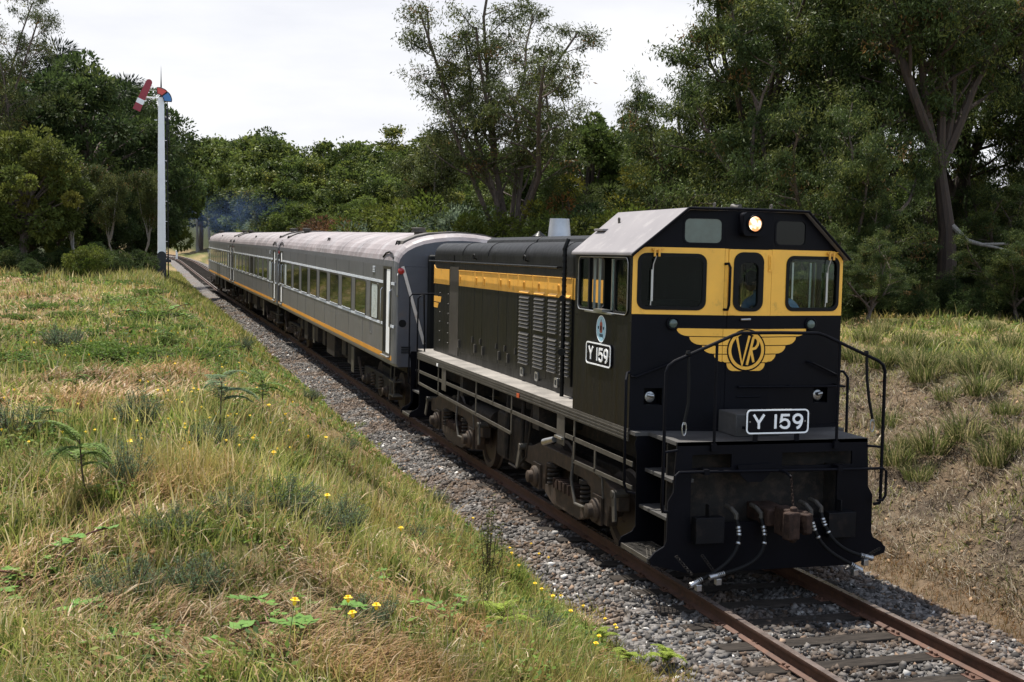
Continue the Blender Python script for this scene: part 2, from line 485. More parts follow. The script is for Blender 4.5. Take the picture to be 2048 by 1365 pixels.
def mesh_np(name, V, faces_list, mat, cols=None, smooth=False, parent=None):
    """V (n,3); faces_list: list of int arrays (m,k)"""
    me = bpy.data.meshes.new(name)
    V = np.ascontiguousarray(V, dtype=np.float32)
    nl = sum(f.size for f in faces_list); nf = sum(len(f) for f in faces_list)
    me.vertices.add(len(V)); me.vertices.foreach_set('co', V.ravel())
    me.loops.add(nl); me.loops.foreach_set('vertex_index', np.concatenate([f.ravel() for f in faces_list]).astype(np.int32))
    me.polygons.add(nf)
    tot = np.concatenate([np.full(len(f), f.shape[1], np.int32) for f in faces_list])
    st = np.concatenate([[0], np.cumsum(tot)[:-1]]).astype(np.int32)
    me.polygons.foreach_set('loop_start', st); me.polygons.foreach_set('loop_total', tot)
    if smooth: me.polygons.foreach_set('use_smooth', np.ones(nf, bool))
    if cols is not None:
        at_ = me.color_attributes.new('Col', 'FLOAT_COLOR', 'POINT')
        at_.data.foreach_set('color', np.concatenate([cols, np.ones((len(cols), 1))], 1).astype(np.float32).ravel())
    me.update(calc_edges=True)
    if mat is not None: me.materials.append(mat)
    o = bpy.data.objects.new(name, me); COL.objects.link(o)
    if parent is not None: o.parent = parent
    return o
# ---- what grows where: weights in 0..1
def cover(x, y):
    """dry straw / green / brown thatch weights over the grassland"""
    g = fbm(x*.42+3, y*.42, 21, 4); th = fbm(x*.36-8, y*.36+2, 31, 4); fine = fbm(x*1.7, y*1.7, 41, 3)
    green = sstep((g+.25*(fine-.5)-.46)/.16); thatch = sstep((th+.2*(fine-.5)-.53)/.09)
    return green, thatch*(1-green*.55), fine
xs = axis_pts(-420, 460, -11, 9.5, .16, 1.07, 18); ys_ = axis_pts(-60, 620, -12.5, 26, .2, 1.06, 18)
X, Y = np.meshgrid(xs, ys_, indexing='ij')
Z = ground_z(X, Y)
nx, ny = len(xs), len(ys_)
I = np.arange(nx*ny).reshape(nx, ny)
F = np.stack([I[:-1, :-1].ravel(), I[1:, :-1].ravel(), I[1:, 1:].ravel(), I[:-1, 1:].ravel()], 1)
# soil colour: earth, brown on the right-hand cutting, greener under the fields
gr, tha, fin = cover(X, Y)
xr = X-track_x(Y)
c_straw = np.array([.23, .175, .085]); c_green = np.array([.085, .095, .030]); c_th = np.array([.21, .135, .075]); c_dirt = np.array([.155, .112, .072]); c_dark = np.array([.052, .040, .029])
C = c_straw*(1-gr[..., None])+c_green*gr[..., None]
C = C*(1-.7*tha[..., None])+c_th*.7*tha[..., None]
bank = (sstep((xr-1.75)/.3)*sstep((6.6-xr)/1.0))[..., None]*np.clip((60-Y)/20, 0, 1)[..., None]
dk = sstep((fbm(X*.9, Y*.9, 51)-.42)/.2)[..., None]
C = C*(1-bank)+bank*(c_dirt*dk+c_dark*1.6*(1-dk))
C = C*(.75+.5*fin[..., None])
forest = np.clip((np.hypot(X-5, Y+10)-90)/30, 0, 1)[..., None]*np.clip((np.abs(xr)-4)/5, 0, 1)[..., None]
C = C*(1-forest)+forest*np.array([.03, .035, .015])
m, t, b, out = new_mat('soil')
a_ = N(t, 'ShaderNodeAttribute'); a_.attribute_name = 'Col'
tcn = N(t, 'ShaderNodeTexCoord')
n1 = N(t, 'ShaderNodeTexNoise'); n1.inputs['Scale'].default_value = 7; n1.inputs['Detail'].default_value = 9; n1.inputs['Roughness'].default_value = .75
t.links.new(tcn.outputs['Object'], n1.inputs['Vector'])
hv = N(t, 'ShaderNodeHueSaturation'); t.links.new(a_.outputs['Color'], hv.inputs['Color']); t.links.new(mathn(t, 'MULTIPLY_ADD', n1.outputs['Fac'], 2.6, -.35), hv.inputs['Value'])
t.links.new(hv.outputs[0], b.inputs['Base Color']); b.inputs['Roughness'].default_value = .95; b.inputs['Specular IOR Level'].default_value = .1
bp = N(t, 'ShaderNodeBump'); bp.inputs['Strength'].default_value = .9; bp.inputs['Distance'].default_value = .08
t.links.new(n1.outputs['Fac'], bp.inputs['Height']); t.links.new(bp.outputs[0], b.inputs['Normal'])
SOIL = m
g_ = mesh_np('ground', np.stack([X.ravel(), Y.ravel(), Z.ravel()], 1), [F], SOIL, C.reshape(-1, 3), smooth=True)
g_['kind'] = 'structure'

# ================================================================== track
m, t, b, out = new_mat('ballast')
tcn = N(t, 'ShaderNodeTexCoord')
v1 = N(t, 'ShaderNodeTexVoronoi'); v1.inputs['Scale'].default_value = 17
t.links.new(tcn.outputs['Object'], v1.inputs['Vector'])
v2 = N(t, 'ShaderNodeTexNoise'); v2.inputs['Scale'].default_value = 1.3; v2.inputs['Detail'].default_value = 5
t.links.new(tcn.outputs['Object'], v2.inputs['Vector'])
sx = N(t, 'ShaderNodeSeparateColor'); t.links.new(v1.outputs['Color'], sx.inputs[0])
r1 = N(t, 'ShaderNodeValToRGB')
for e, (p, c) in zip(r1.color_ramp.elements, ((.0, (.04, .036, .033)), (1.0, (.21, .195, .18)))): e.position = p; e.color = rgb(c)
e = r1.color_ramp.elements.new(.6); e.color = rgb((.108, .10, .093))
t.links.new(sx.outputs[0], r1.inputs[0])
mm = N(t, 'ShaderNodeMix', data_type='RGBA'); mm.inputs['B'].default_value = rgb((.13, .075, .045))
t.links.new(mathn(t, 'MULTIPLY_ADD', v2.outputs['Fac'], 3.2, -1.55, clamp=True), mm.inputs['Factor']); t.links.new(r1.outputs[0], mm.inputs['A'])
t.links.new(mm.outputs['Result'], b.inputs['Base Color']); b.inputs['Roughness'].default_value = .85
bp = N(t, 'ShaderNodeBump'); bp.inputs['Strength'].default_value = 1; bp.inputs['Distance'].default_value = .05
t.links.new(mathn(t, 'MULTIPLY', v1.outputs['Distance'], -1.0), bp.inputs['Height']); t.links.new(bp.outputs[0], b.inputs['Normal'])
BALLAST = m
by = axis_pts(-25, 235, -8, 60, .22, 1.04, 2.0)
prof = np.array([(-2.75, -.62), (-2.45, -.40), (-2.15, -.27), (-1.75, -.20), (-1.2, -.185), (-.6, -.19), (0, -.185), (.6, -.19), (1.2, -.185), (1.75, -.20), (2.1, -.27), (2.35, -.40), (2.65, -.62)])
BX = np.repeat(prof[None, :, 0], len(by), 0)+track_x(by)[:, None]; BY = np.repeat(by[:, None], len(prof), 1)
BZ = np.repeat(prof[None, :, 1], len(by), 0)+np.interp(by, _TY, _TZ)[:, None]+(fbm(BX*2.3, BY*2.3, 61)-.5)*.07
BX = BX+(fbm(BX*1.1+5, BY*1.1, 62)-.5)*.5*(np.abs(prof[None, :, 0]) > 1.9)
I = np.arange(BX.size).reshape(BX.shape)
F = np.stack([I[:-1, :-1].ravel(), I[:-1, 1:].ravel(), I[1:, 1:].ravel(), I[1:, :-1].ravel()], 1)
o = mesh_np('ballast_bed', np.stack([BX.ravel(), BY.ravel(), BZ.ravel()], 1), [F], BALLAST, smooth=True); o['kind'] = 'structure'
_r = random.Random(3)
SLY = np.array([-7.6+.70*i+_r.uniform(-.05, .05) for i in range(270)])
# loose stones, each a chipped block
def stones(n, xr_, yr_, seed, smin, smax, zfun, brown=False):
    rs = np.random.RandomState(seed)
    tv = np.array([(a, b, c) for c in (-1, 1) for a, b in ((-1, -1), (1, -1), (1, 1), (-1, 1))], float)*.78
    tf = np.array([(0, 3, 2), (0, 2, 1), (4, 5, 6), (4, 6, 7), (0, 1, 5), (0, 5, 4), (1, 2, 6), (1, 6, 5), (2, 3, 7), (2, 7, 6), (3, 0, 4), (3, 4, 7)])
    x = rs.uniform(*xr_, n); y = rs.uniform(*yr_, n)
    if not brown:      # few stones lie on the sleepers
        on = (np.abs(y[:, None]-SLY[None]).min(1) < .125) & (np.abs(x) < 1.33); kp = ~on | (rs.rand(n) < .10); x, y = x[kp], y[kp]; n = len(x)
    z = zfun(x, y)
    s = smin+(smax-smin)*rs.rand(n)**2.2
    nv = len(tv)
    V = tv[None]+(rs.rand(n, nv, 3)-.5)*.95
    V = V*np.stack([np.ones(n), .55+.45*rs.rand(n), .45+.4*rs.rand(n)], 1)[:, None, :]
    a = rs.uniform(0, 6.28, (n, 3))
    def rot(V, ang, i, j):
        c, s_ = np.cos(ang)[:, None], np.sin(ang)[:, None]; A = V[..., i]*c-V[..., j]*s_; B = V[..., i]*s_+V[..., j]*c; V = V.copy(); V[..., i] = A; V[..., j] = B; return V
    V = rot(V, a[:, 0]*.25, 1, 2); V = rot(V, a[:, 1], 0, 1); V = rot(V, a[:, 2]*.15, 0, 2)
    V = V*s[:, None, None]+np.stack([x, y, z+s*.22], 1)[:, None, :]
    base = np.array([.122, .113, .104]); warm = np.array([.17, .12, .085]); pale = np.array([.40, .385, .36])
    q = rs.rand(n)[:, None]; C = np.where(q < .86, base, np.where(q < .965, warm, pale))*(.38+1.35*rs.rand(n)**1.6)[:, None]
    if brown: C = np.array([.22, .145, .085])*(.45+1.0*rs.rand(n))[:, None]
    rst = sstep((fbm(x*1.2, y*1.2, 63)-.47)/.14)[:, None]; C = C*(1-.6*rst)+.6*rst*np.array([.115, .078, .052])*rs.uniform(.4, 1.4, n)[:, None]
    oil = (np.exp(-(x/.38)**2)*.5)[:, None]; C = C*(1-oil)
    F = (tf[None]+(np.arange(n)*nv)[:, None, None]).reshape(-1, 3)
    return V.reshape(-1, 3), F, np.repeat(C, nv, 0)
m, t, b, out = new_mat('stone')
a_ = N(t, 'ShaderNodeAttribute'); a_.attribute_name = 'Col'; t.links.new(a_.outputs['Color'], b.inputs['Base Color']); b.inputs['Roughness'].default_value = .85; b.inputs['Specular IOR Level'].default_value = .12
STONE = m
def bz(x, y): return np.interp(np.abs(x), [0, 1.2, 1.75, 2.12, 2.42, 2.7], [-.185, -.185, -.20, -.27, -.40, -.62])+np.interp(y, _TY, _TZ)+(fbm(x*2.3, y*2.3, 61)-.5)*.07
parts = [stones(30000, (-2.55, 2.45), (-7.5, 7), 1, .014, .044, bz), stones(24000, (-2.5, -.5), (7, 30), 2, .018, .048, bz), stones(9000, (-2.5, -.6), (30, 70), 3, .03, .06, bz), stones(5000, (.6, 2.5), (7, 20), 4, .02, .05, bz)]
vo = 0; VV = []; FF = []; CC = []
for V, F, C in parts: VV.append(V); FF.append(F+vo); CC.append(C); vo += len(V)
o = mesh_np('ballast_stones', np.concatenate(VV), [np.concatenate(FF)], STONE, np.concatenate(CC)); tag(o, 'loose grey crushed stone lying around the rails and sleepers', 'ballast', kind='stuff')
V, F, C = stones(5000, (2.4, 6.6), (-4, 22), 6, .008, .035, ground_z, True)
o = mesh_np('soil_clods', V, [F], STONE, C); tag(o, 'crumbled brown soil and clods on the cutting bank', 'soil', kind='stuff')
# rails
RAILM = paint('rusty_rail', (.075, .034, .020), .7, var=.4, dirt=(.15, .066, .034), dirt_amt=.3, scale=4, bump=.2)
RAILTOP = paint('worn_rail_head', (.40, .32, .28), .28, metal=.75, var=.25, scale=5)
rprof = [(-.036, 0), (.036, 0), (.037, -.03), (.032, -.042), (.009, -.05), (.008, -.125), (.07, -.145), (.07, -.155), (-.07, -.155), (-.07, -.145), (-.008, -.125), (-.009, -.05), (-.032, -.042), (-.037, -.03)]
ry = np.concatenate([np.arange(-22, 100, 2.0), np.arange(100, 232, 3.0)])
for s, lab in ((-1, 'rusty steel rail under the train on the grassy field side'), (1, 'rusty steel rail under the train on the cutting bank side')):
    mb = MB(); n = len(rprof)
    tx = track_x(ry); dx = np.gradient(tx, ry); ln = np.sqrt(1+dx*dx)
    for i, y in enumerate(ry):
        for (px_, pz_) in rprof:
            off = s*.835+px_
            mb.v.append((tx[i]+off/ln[i], y-off*dx[i]/ln[i], track_z(y)+pz_))
    for i in range(len(ry)-1):
        for j in range(n):
            mb.f.append((i*n+j, i*n+(j+1) % n, (i+1)*n+(j+1) % n, (i+1)*n+j)); mb.m.append(1 if j == 0 else 0)
    o = mb.build('rail', [RAILM, RAILTOP], smooth=True); tag(o, lab, 'rail', 'rails of the railway track')
# sleepers: old split timber, each its own
m, t, b, out = new_mat('sleeper_timber')
tcn = N(t, 'ShaderNodeTexCoord'); mpn = N(t, 'ShaderNodeMapping'); mpn.inputs['Scale'].default_value = (1.2, 9, 9); t.links.new(tcn.outputs['Object'], mpn.inputs[0])
oi = N(t, 'ShaderNodeObjectInfo')
n1 = N(t, 'ShaderNodeTexNoise'); n1.noise_dimensions = '4D'; n1.inputs['Scale'].default_value = 3; n1.inputs['Detail'].default_value = 8; n1.inputs['Roughness'].default_value = .7
t.links.new(mpn.outputs[0], n1.inputs['Vector']); t.links.new(mathn(t, 'MULTIPLY', oi.outputs['Random'], 50.0), n1.inputs['W'])
r1 = N(t, 'ShaderNodeValToRGB')
for e, (p, c) in zip(r1.color_ramp.elements, ((.32, (.012, .011, .010)), (.75, (.062, .051, .042)))): e.position = p; e.color = rgb(c)
t.links.new(n1.outputs['Fac'], r1.inputs[0]); t.links.new(r1.outputs[0], b.inputs['Base Color']); b.inputs['Roughness'].default_value = .9; b.inputs['Specular IOR Level'].default_value = .1
bp = N(t, 'ShaderNodeBump'); bp.inputs['Strength'].default_value = .8; bp.inputs['Distance'].default_value = .02; t.links.new(n1.outputs['Fac'], bp.inputs['Height']); t.links.new(bp.outputs[0], b.inputs['Normal'])
TIMBER = m
rnd = random.Random(8)
sb = MB(); sb.box(-1.32, 1.32, -.115, .115, -.12, 0)
SL = sb.build('sleeper', TIMBER, bevel=.012)
PLATES = []
for sx in (-1, 1):
    pb = MB(); pb.box(sx*.835-.13, sx*.835+.13, -.08, .08, -.004, .008)
    for dx, dy in ((-.085, -.04), (.085, .04), (-.085, .045), (.085, -.045)): pb.box(sx*.835+dx-.014, sx*.835+dx+.014, dy-.012, dy+.012, .006, .034)
    PLATES.append(pb.build('base_plate', RAILM, SL))
for i in range(270):
    y = float(SLY[i])
    o = SL if i == 0 else SL.copy()
    if i:
        COL.objects.link(o)
        if i < 60:
            for q in PLATES: c_ = q.copy(); COL.objects.link(c_); c_.parent = o
    tx = float(track_x(y)); sl = float((track_x(y+.5)-track_x(y-.5)))
    o.location = (tx+rnd.uniform(-.05, .05), y, track_z(y)-.150-rnd.uniform(0, .015)); o.rotation_euler = (0, 0, -math.atan(sl)+rnd.uniform(-.02, .02))
    o.scale = (rnd.uniform(.96, 1.03), rnd.uniform(.9, 1.1), 1)
    tag(o, 'dark weathered timber sleeper bedded in the grey ballast', 'railway sleeper', 'timber sleepers along the track')
# far road across the line and its post
# ================================================================== the locomotive
LOCO = empty('diesel_locomotive', (0, 0, 0), 'black diesel locomotive with yellow cab front and stripe, number Y 159, leading the train', 'locomotive')
def P(mb, name, mat, parent=LOCO, **kw): return mb.build(name, mat, parent, **kw)
HW = 1.352           # half width of cab and walkway
DZ = 1.715           # deck height
HH = 0.93            # half width of the engine hood
HEND = 12.85         # rear end of the hood
def FY(x):           # the cab front is a shallow bay
    return .985-.2*min(1.0, max(0.0, (HW-abs(x))/1.052))
def front(d0, d1):
    return lambda u, v, k: (u, FY(u)-(d0 if k == 0 else d1), v)
def side(x0, x1):
    return lambda u, v, k: ((x0 if k == 0 else x1), u, v)
def horiz(z0, z1):
    return lambda u, v, k: (u, v, (z0 if k == 0 else z1))
EAVE, RTOP, RX = 3.737, 4.25, .76
GB, GT = 3.047, 3.817

# ---- cab shell
win_l = rrect(-1.295, -.515, 3.105, 3.745, .10); win_r = rrect(.515, 1.295, 3.105, 3.745, .10)
uwl = rrect(-.79, -.33, 3.86, 4.17, .07); uwr = rrect(.33, .79, 3.86, 4.17, .07)
dwin = rrect(-.185, .185, 3.10, 3.775, .11)
cab = MB()
def wing(s):
    out = [(s*HW, 2.90), (s*HW, EAVE), (s*RX, RTOP), (s*.30, RTOP), (s*.30, 2.90)]
    cab.plate(out, [win_l, uwl] if s < 0 else [win_r, uwr], front(0, -.05))
    grid_hole(cab, [s*.30, s*.975, s*1.185, s*HW], [1.70, 2.0, 2.195, 2.90], front(0, -.05))
wing(-1); wing(1)
cab.plate([(-.2999, 1.70), (.2999, 1.70), (.2999, RTOP), (-.2999, RTOP)], [dwin], front(0, -.05))
CF_Y, CR_Y = .985, 2.96
sw = rrect(1.10, 2.80, 3.03, 3.685, .07)
for s in (-1, 1):
    x0, x1 = s*HW, s*(HW-.05)
    cab.plate([(CF_Y+.0515, 1.70), (CR_Y, 1.70), (CR_Y, EAVE-.004), (CF_Y+.0515, EAVE-.004)], [sw], side(x0, x1))
cab.plate([(-HW+.052, 1.70), (HW-.052, 1.70), (HW-.052, EAVE-.006), (RX-.02, RTOP-.012), (-RX+.02, RTOP-.012), (-HW+.052, EAVE-.006)],
          [rrect(.97, 1.27, 3.03, 3.68, .05), rrect(-1.27, -.97, 3.03, 3.68, .05)], lambda u, v, k: (u, CR_Y-(.0 if k == 0 else .05), v))
CAB = P(cab, 'cab_wall', SIDE_BLACK, smooth=False)
for s in (-1, 1):      # black gloss skin of the front, proud of the shell
    fp = MB(); grid_hole(fp, [s*.302, s*.975, s*1.185, s*HW], [1.70, 2.0, 2.195, GB-.002], front(.006, .001)); P(fp, 'front_panel', BLACK, CAB, smooth=False, weld=True)
    fp = MB(); fp.plate([(s*1.24, GT+.003), (s*(1.24-.01), GT+.003), (s*RX, RTOP-.003), (s*.302, RTOP-.003), (s*.302, GT+.003)], [uwl if s < 0 else uwr], front(.006, .001)); P(fp, 'upper_panel', BLACK, CAB)
fp = MB(); fp.plate([(-.301, GT+.003), (.301, GT+.003), (.301, RTOP-.003), (-.301, RTOP-.003)], [], front(.0062, .001)); P(fp, 'upper_panel', BLACK, CAB)
fp = MB(); fp.plate([(-.301, 1.70), (.301, 1.70), (.301, GB-.002), (-.301, GB-.002)], [], front(.0062, .001)); P(fp, 'front_panel', BLACK, CAB)
for s in (-1, 1):      # the yellow band round the windows
    gp = MB(); gp.plate([(s*HW, GB), (s*HW, EAVE-.035), (s*(HW-.035), EAVE+.01), (s*1.225, GT-.004), (s*1.17, GT), (s*.302, GT), (s*.302, GB)], [win_l if s < 0 else win_r], front(.007, .001)); P(gp, 'yellow_band', GOLD, CAB)
def window(fn, hole, inner, glass, name, frame_mat=RUBBER, parent=CAB, gfn=None):
    f = MB(); f.plate(hole, [inner], fn); w = P(f, name, frame_mat, parent)
    g = MB(); g.plate(inner, [], gfn); P(g, 'pane', glass, w, smooth=False)
    return w
def shrink(x0, x1, z0, z1, r, d): return rrect(x0+d, x1-d, z0+d, z1-d, max(.01, r-d*.6))
for s in (-1, 1):
    a, b = (-1.295, -.515) if s < 0 else (.515, 1.295)
    window(front(.016, -.03), rrect(a-.006, b+.006, 3.099, 3.751, .105), shrink(a, b, 3.105, 3.745, .10, .035), GLASS, 'front_window', gfn=front(-.006, -.011))
    a, b = (-.79, -.33) if s < 0 else (.33, .79)
    window(front(.012, -.03), rrect(a-.004, b+.004, 3.856, 4.174, .075), shrink(a, b, 3.86, 4.17, .07, .018), GLASS_MURKY if s < 0 else DARKGLASS, 'upper_window', frame_mat=BLACK, gfn=front(.002, -.004))
# front door in the flat middle of the bay
d = MB()
d.plate([(-.252, GB), (.252, GB), (.252, GT-.006), (-.252, GT-.006)], [dwin], front(.016, .001))
DOOR = P(d, 'cab_door', GOLD)
d = MB(); d.plate([(-.252, 1.95), (.252, 1.95), (.252, GB-.003), (-.252, GB-.003)], [], front(.014, .001)); P(d, 'lower_panel', BLACK, DOOR)
d = MB(); d.plate([(-.298, GB), (-.256, GB), (-.256, GT-.003), (-.298, GT-.003)], [], front(.0075, .001)); d.plate([(.256, GB), (.298, GB), (.298, GT-.003), (.256, GT-.003)], [], front(.0075, .001)); P(d, 'door_jamb', GOLD, DOOR)
window(front(.028, -.03), rrect(-.19, .19, 3.095, 3.78, .115), rrect(-.125, .125, 3.13, 3.66, .08), GLASS, 'door_window', parent=DOOR, gfn=front(.0, -.005))
h = MB(); h.tube([(-.30, FY(0)-.012, 3.64), (-.275, FY(0)-.06, 3.645), (-.262, FY(0)-.075, 3.60), (-.265, FY(0)-.075, 3.17), (-.275, FY(0)-.06, 3.115), (-.30, FY(0)-.012, 3.115)], .016); P(h, 'grab_handle', BLACK, DOOR)
h = MB()
for z in (3.70, 3.62): h.cyl((.275, FY(0)-.03, z-.035), (.275, FY(0)-.03, z+.035), .014, n=8)
h.box(.25, .31, FY(0)-.028, FY(0)-.02, 3.56, 3.75); h.box(-.25, -.16, FY(0)-.03, FY(0)-.018, 3.055, 3.085); P(h, 'hinge', GOLD, DOOR)
h = MB(); h.cyl((-.09, FY(0)-.04, 3.00), (.03, FY(0)-.04, 3.005), .014, n=8); h.cyl((-.07, FY(0)-.04, 3.0), (-.07, FY(0)-.012, 3.0), .012, n=8); P(h, 'latch', STEEL, DOOR)
h = MB(); h.tube([(x, FY(0)-.026, z) for x, z in ((-.05, 3.66), (-.02, 3.4))], .006, n=6); P(h, 'wiper', RUBBER, DOOR)
for s, xw, a in ((-1, -1.10, .05), (1, 1.15, -.03)):
    w = MB(); y = FY(xw)
    for dx in (-.025, .03): w.cyl((xw+dx, y-.05, 3.71), (xw+dx, y-.05, 3.80), .014, n=8)
    w.cyl((xw-.02, y-.04, 3.80), (xw+.09, y-.04, 3.80), .007, n=6); w.box(xw-.05, xw+.05, y-.05, y-.008, 3.78, 3.80)
    WP = P(w, 'wiper_motor', GOLD_OLD)
    w = MB(); w.tube([(xw, y-.045, 3.72), (xw-.03, y-.03, 3.62), (xw-.055, y-.03, 3.15)], .007, n=6); w.box(xw-.06, xw-.035, y-.045, y-.028, 3.2, 3.56); P(w, 'wiper_blade', STEEL, WP)
# side windows: fixed pane at each end, sliding frames between
for s in (-1, 1):
    X = s*HW
    f = MB()
    f.plate(rrect(1.09, 2.81, 3.02, 3.695, .075), [rrect(1.125, 1.50, 3.055, 3.66, .05), rrect(1.545, 2.40, 3.03, 3.685, .02), rrect(2.445, 2.775, 3.055, 3.66, .05)], side(X+s*.012, X-s*.03))
    SWN = P(f, 'side_window', RUBBER, CAB)
    f = MB()
    f.tube([(X+s*.014, a_, b_) for a_, b_ in rrect(1.095, 2.805, 3.025, 3.69, .075)], .007, n=6, closed=True); P(f, 'bright_edge', STEEL, SWN)
    for a, b in ((1.125, 1.50), (2.445, 2.775)):
        g = MB(); g.plate(rrect(a-.004, b+.004, 3.05, 3.665, .05), [], side(X-s*.002, X-s*.007)); P(g, 'pane', GLASS, SWN, smooth=False)
    f = MB()
    for y in (1.60, 1.70, 2.15, 2.33): f.box(X-s*.045, X-s*.02, y-.014, y+.014, 3.05, 3.67)
    f.box(X-s*.02, X+s*.05, 1.50, 2.45, 3.005, 3.025); P(f, 'sliding_frame', STEEL, SWN)
    g = MB(); g.plate([(1.615, 3.06), (1.69, 3.06), (1.69, 3.66), (1.615, 3.66)], [], side(X-s*.03, X-s*.034)); P(g, 'pane', GLASS, SWN, smooth=False)
    st = MB(); st.box(X-s*.02, X+s*.09, 1.72, 2.02, 3.03, 3.06); P(st, 'arm_rest', STEEL, CAB)
# rivets round the side window
rv = MB()
for z in np.arange(2.95, 3.7, .11):
    for y in (1.02, 2.88): rv.lathe([(.012, 0), (.009, .006)], (-HW, y, z), 'x', 6); rv.lathe([(.009, -.006), (.012, 0)], (-HW, y, z), 'x', 6)
P(rv, 'rivets', SIDE_BLACK, CAB)
# cab roof: thick sheet following the bay, rear edge past the rear wall
rf = MB(); ya, yb = -.085, CR_Y+.06
prof = [(-HW-.045, EAVE-.03), (-HW-.045, EAVE+.012), (-RX-.01, RTOP+.022), (RX+.01, RTOP+.022), (HW+.045, EAVE+.012), (HW+.045, EAVE-.03), (HW+.003, EAVE+.0), (RX-.012, RTOP-.001), (-RX+.012, RTOP-.001), (-HW-.003, EAVE+.0)]
def roof_fn(u, v, k): return (u, (FY(min(HW, abs(u)))+ya) if k == 0 else yb, v)
rf.plate(prof, [], roof_fn)
ROOF = P(rf, 'cab_roof', ROOFGREY, bevel=.012)
ed = MB()
for s in (-1, 1):
    pts = [(s*(HW+.05), FY(HW)+ya-.005, EAVE-.02), (s*RX, FY(RX)+ya-.005, RTOP+.018), (s*.3, FY(.3)+ya-.005, RTOP+.018)]
    ed.tube(pts, .017, n=8)
ed.tube([(-.3, FY(.3)+ya-.005, RTOP+.018), (.3, FY(.3)+ya-.005, RTOP+.018)], .017, n=8)
P(ed, 'edge_trim', BLACK, ROOF)
lg = MB()
for (x, y, z) in ((-.35, 1.0, RTOP+.02), (.38, 1.0, RTOP+.02), (-.95, 2.5, 4.11)):
    lg.plate(circle2(y, z+.055, .028, 14)+[], [circle2(y, z+.055, .012, 10)], side(x-.008, x+.008)); lg.box(x-.006, x+.006, y-.025, y+.025, z-.03, z+.04)
P(lg, 'lifting_lug', FRAMEGREY, ROOF)
hn = MB(); hn.box(-.22, .04, .98, 1.03, RTOP+.03, RTOP+.05); hn.lathe([(.02, 0), (.022, .1), (.045, .16)], (-.1, .86, RTOP+.05), 'y', 10); hn.box(-.1, .0, 1.0, 1.06, RTOP+.02, RTOP+.09); P(hn, 'horn', FRAMEGREY, ROOF)
hp = MB(); hp.box(-1.12, -.95, 2.62, 2.95, 4.02, 4.05); P(hp, 'roof_hatch', ROOFGREY, ROOF, bevel=.006)
# headlight
hl = MB(); y0 = FY(0)
hl.plate(rrect(-.14, .14, 3.965, 4.235, .05), [circle2(0, 4.105, .092)], front(.13, -.0)); HL = P(hl, 'headlight', BLACK)
hl = MB(); hl.lathe([(.098, -.01), (.105, .0), (.100, .012), (.088, .012), (.085, -.01)], (0, y0-.142, 4.105), 'y', 28, caps=False); P(hl, 'rim', BLACK, HL)
lm = MB(); lm.lathe([(.088, 0), (.075, -.012), (.03, -.02), (.004, -.022)], (0, y0-.122, 4.105), 'y', 24)
m_, t_, b_, o_ = new_mat('lit_headlight_lens')
tcn = N(t_, 'ShaderNodeTexCoord'); nz = N(t_, 'ShaderNodeTexNoise'); nz.inputs['Scale'].default_value = 14
t_.links.new(tcn.outputs['Object'], nz.inputs['Vector'])
rp = N(t_, 'ShaderNodeValToRGB'); rp.color_ramp.elements[0].position = .40; rp.color_ramp.elements[1].position = .58
rp.color_ramp.elements[0].color = (.55, .20, .08, 1); rp.color_ramp.elements[1].color = (1, .80, .52, 1)
t_.links.new(nz.outputs['Fac'], rp.inputs[0]); t_.links.new(rp.outputs[0], b_.inputs['Emission Color']); t_.links.new(rp.outputs[0], b_.inputs['Base Color'])
b_.inputs['Emission Strength'].default_value = 1.5; b_.inputs['Roughness'].default_value = .1
P(lm, 'lens', m_, HL)
# marker lamps, door-height lamps in pockets
for s in (-1, 1):
    x = s*.885; y = FY(x)
    ml = MB(); ml.lathe([(.076, -.0), (.078, -.03), (.068, -.038), (.056, -.03)], (x, y-.004, 2.945), 'y', 22); mo = P(ml, 'marker_lamp', BLACK)
    ml = MB(); ml.lathe([(.054, 0), (.045, -.018), (.02, -.028), (.004, -.03)], (x, y-.03, 2.945), 'y', 18); P(ml, 'lens', GLASS_MURKY, mo)
    a, b = sorted((s*.975, s*1.185)); y = FY(s*1.08)
    pk = MB(); pk.box(a, b, y+.03, y+.16, 2.0, 2.004); pk.box(a, b, y+.15, y+.16, 2.0, 2.195); pk.box(a-.004, a, y+.01, y+.16, 2.0, 2.195); pk.box(b, b+.004, y+.01, y+.16, 2.0, 2.195)
    pko = P(pk, 'lamp_pocket', BLACK)
    pk = MB(); pk.lathe([(.062, 0), (.062, -.03), (.03, -.04)], (s*1.09, y+.10, 2.085), 'y', 18); pk.cyl((s*1.06, y+.03, 2.1), (s*1.13, y+.05, 2.11), .022, n=10); P(pk, 'pocket_lamp', STEEL, pko)
lb = MB(); lb.cyl((-.10, y0-.05, 2.22), (1.30, y0-.05, 2.215), .013, n=8)
for x in (-.08, .6, 1.28): lb.cyl((x, y0-.05, 2.22), (x, FY(x), 2.22), .010, n=6)
lb.cyl((-.1, y0-.02, 2.10), (.2, y0-.02, 2.10), .009, n=6); P(lb, 'grab_rail', BLACK)
bs = MB()
for s in (-1, 1):
    bs.plate([(s*.302, 1.70), (s*HW, 1.70), (s*HW, 1.735), (s*.302, 1.735)], [], front(.025, .0065))
bs.plate([(-.3, 1.70), (.3, 1.70), (.3, 1.735), (-.3, 1.735)], [], front(.025, .0065)); P(bs, 'base_ledge', BLACK)

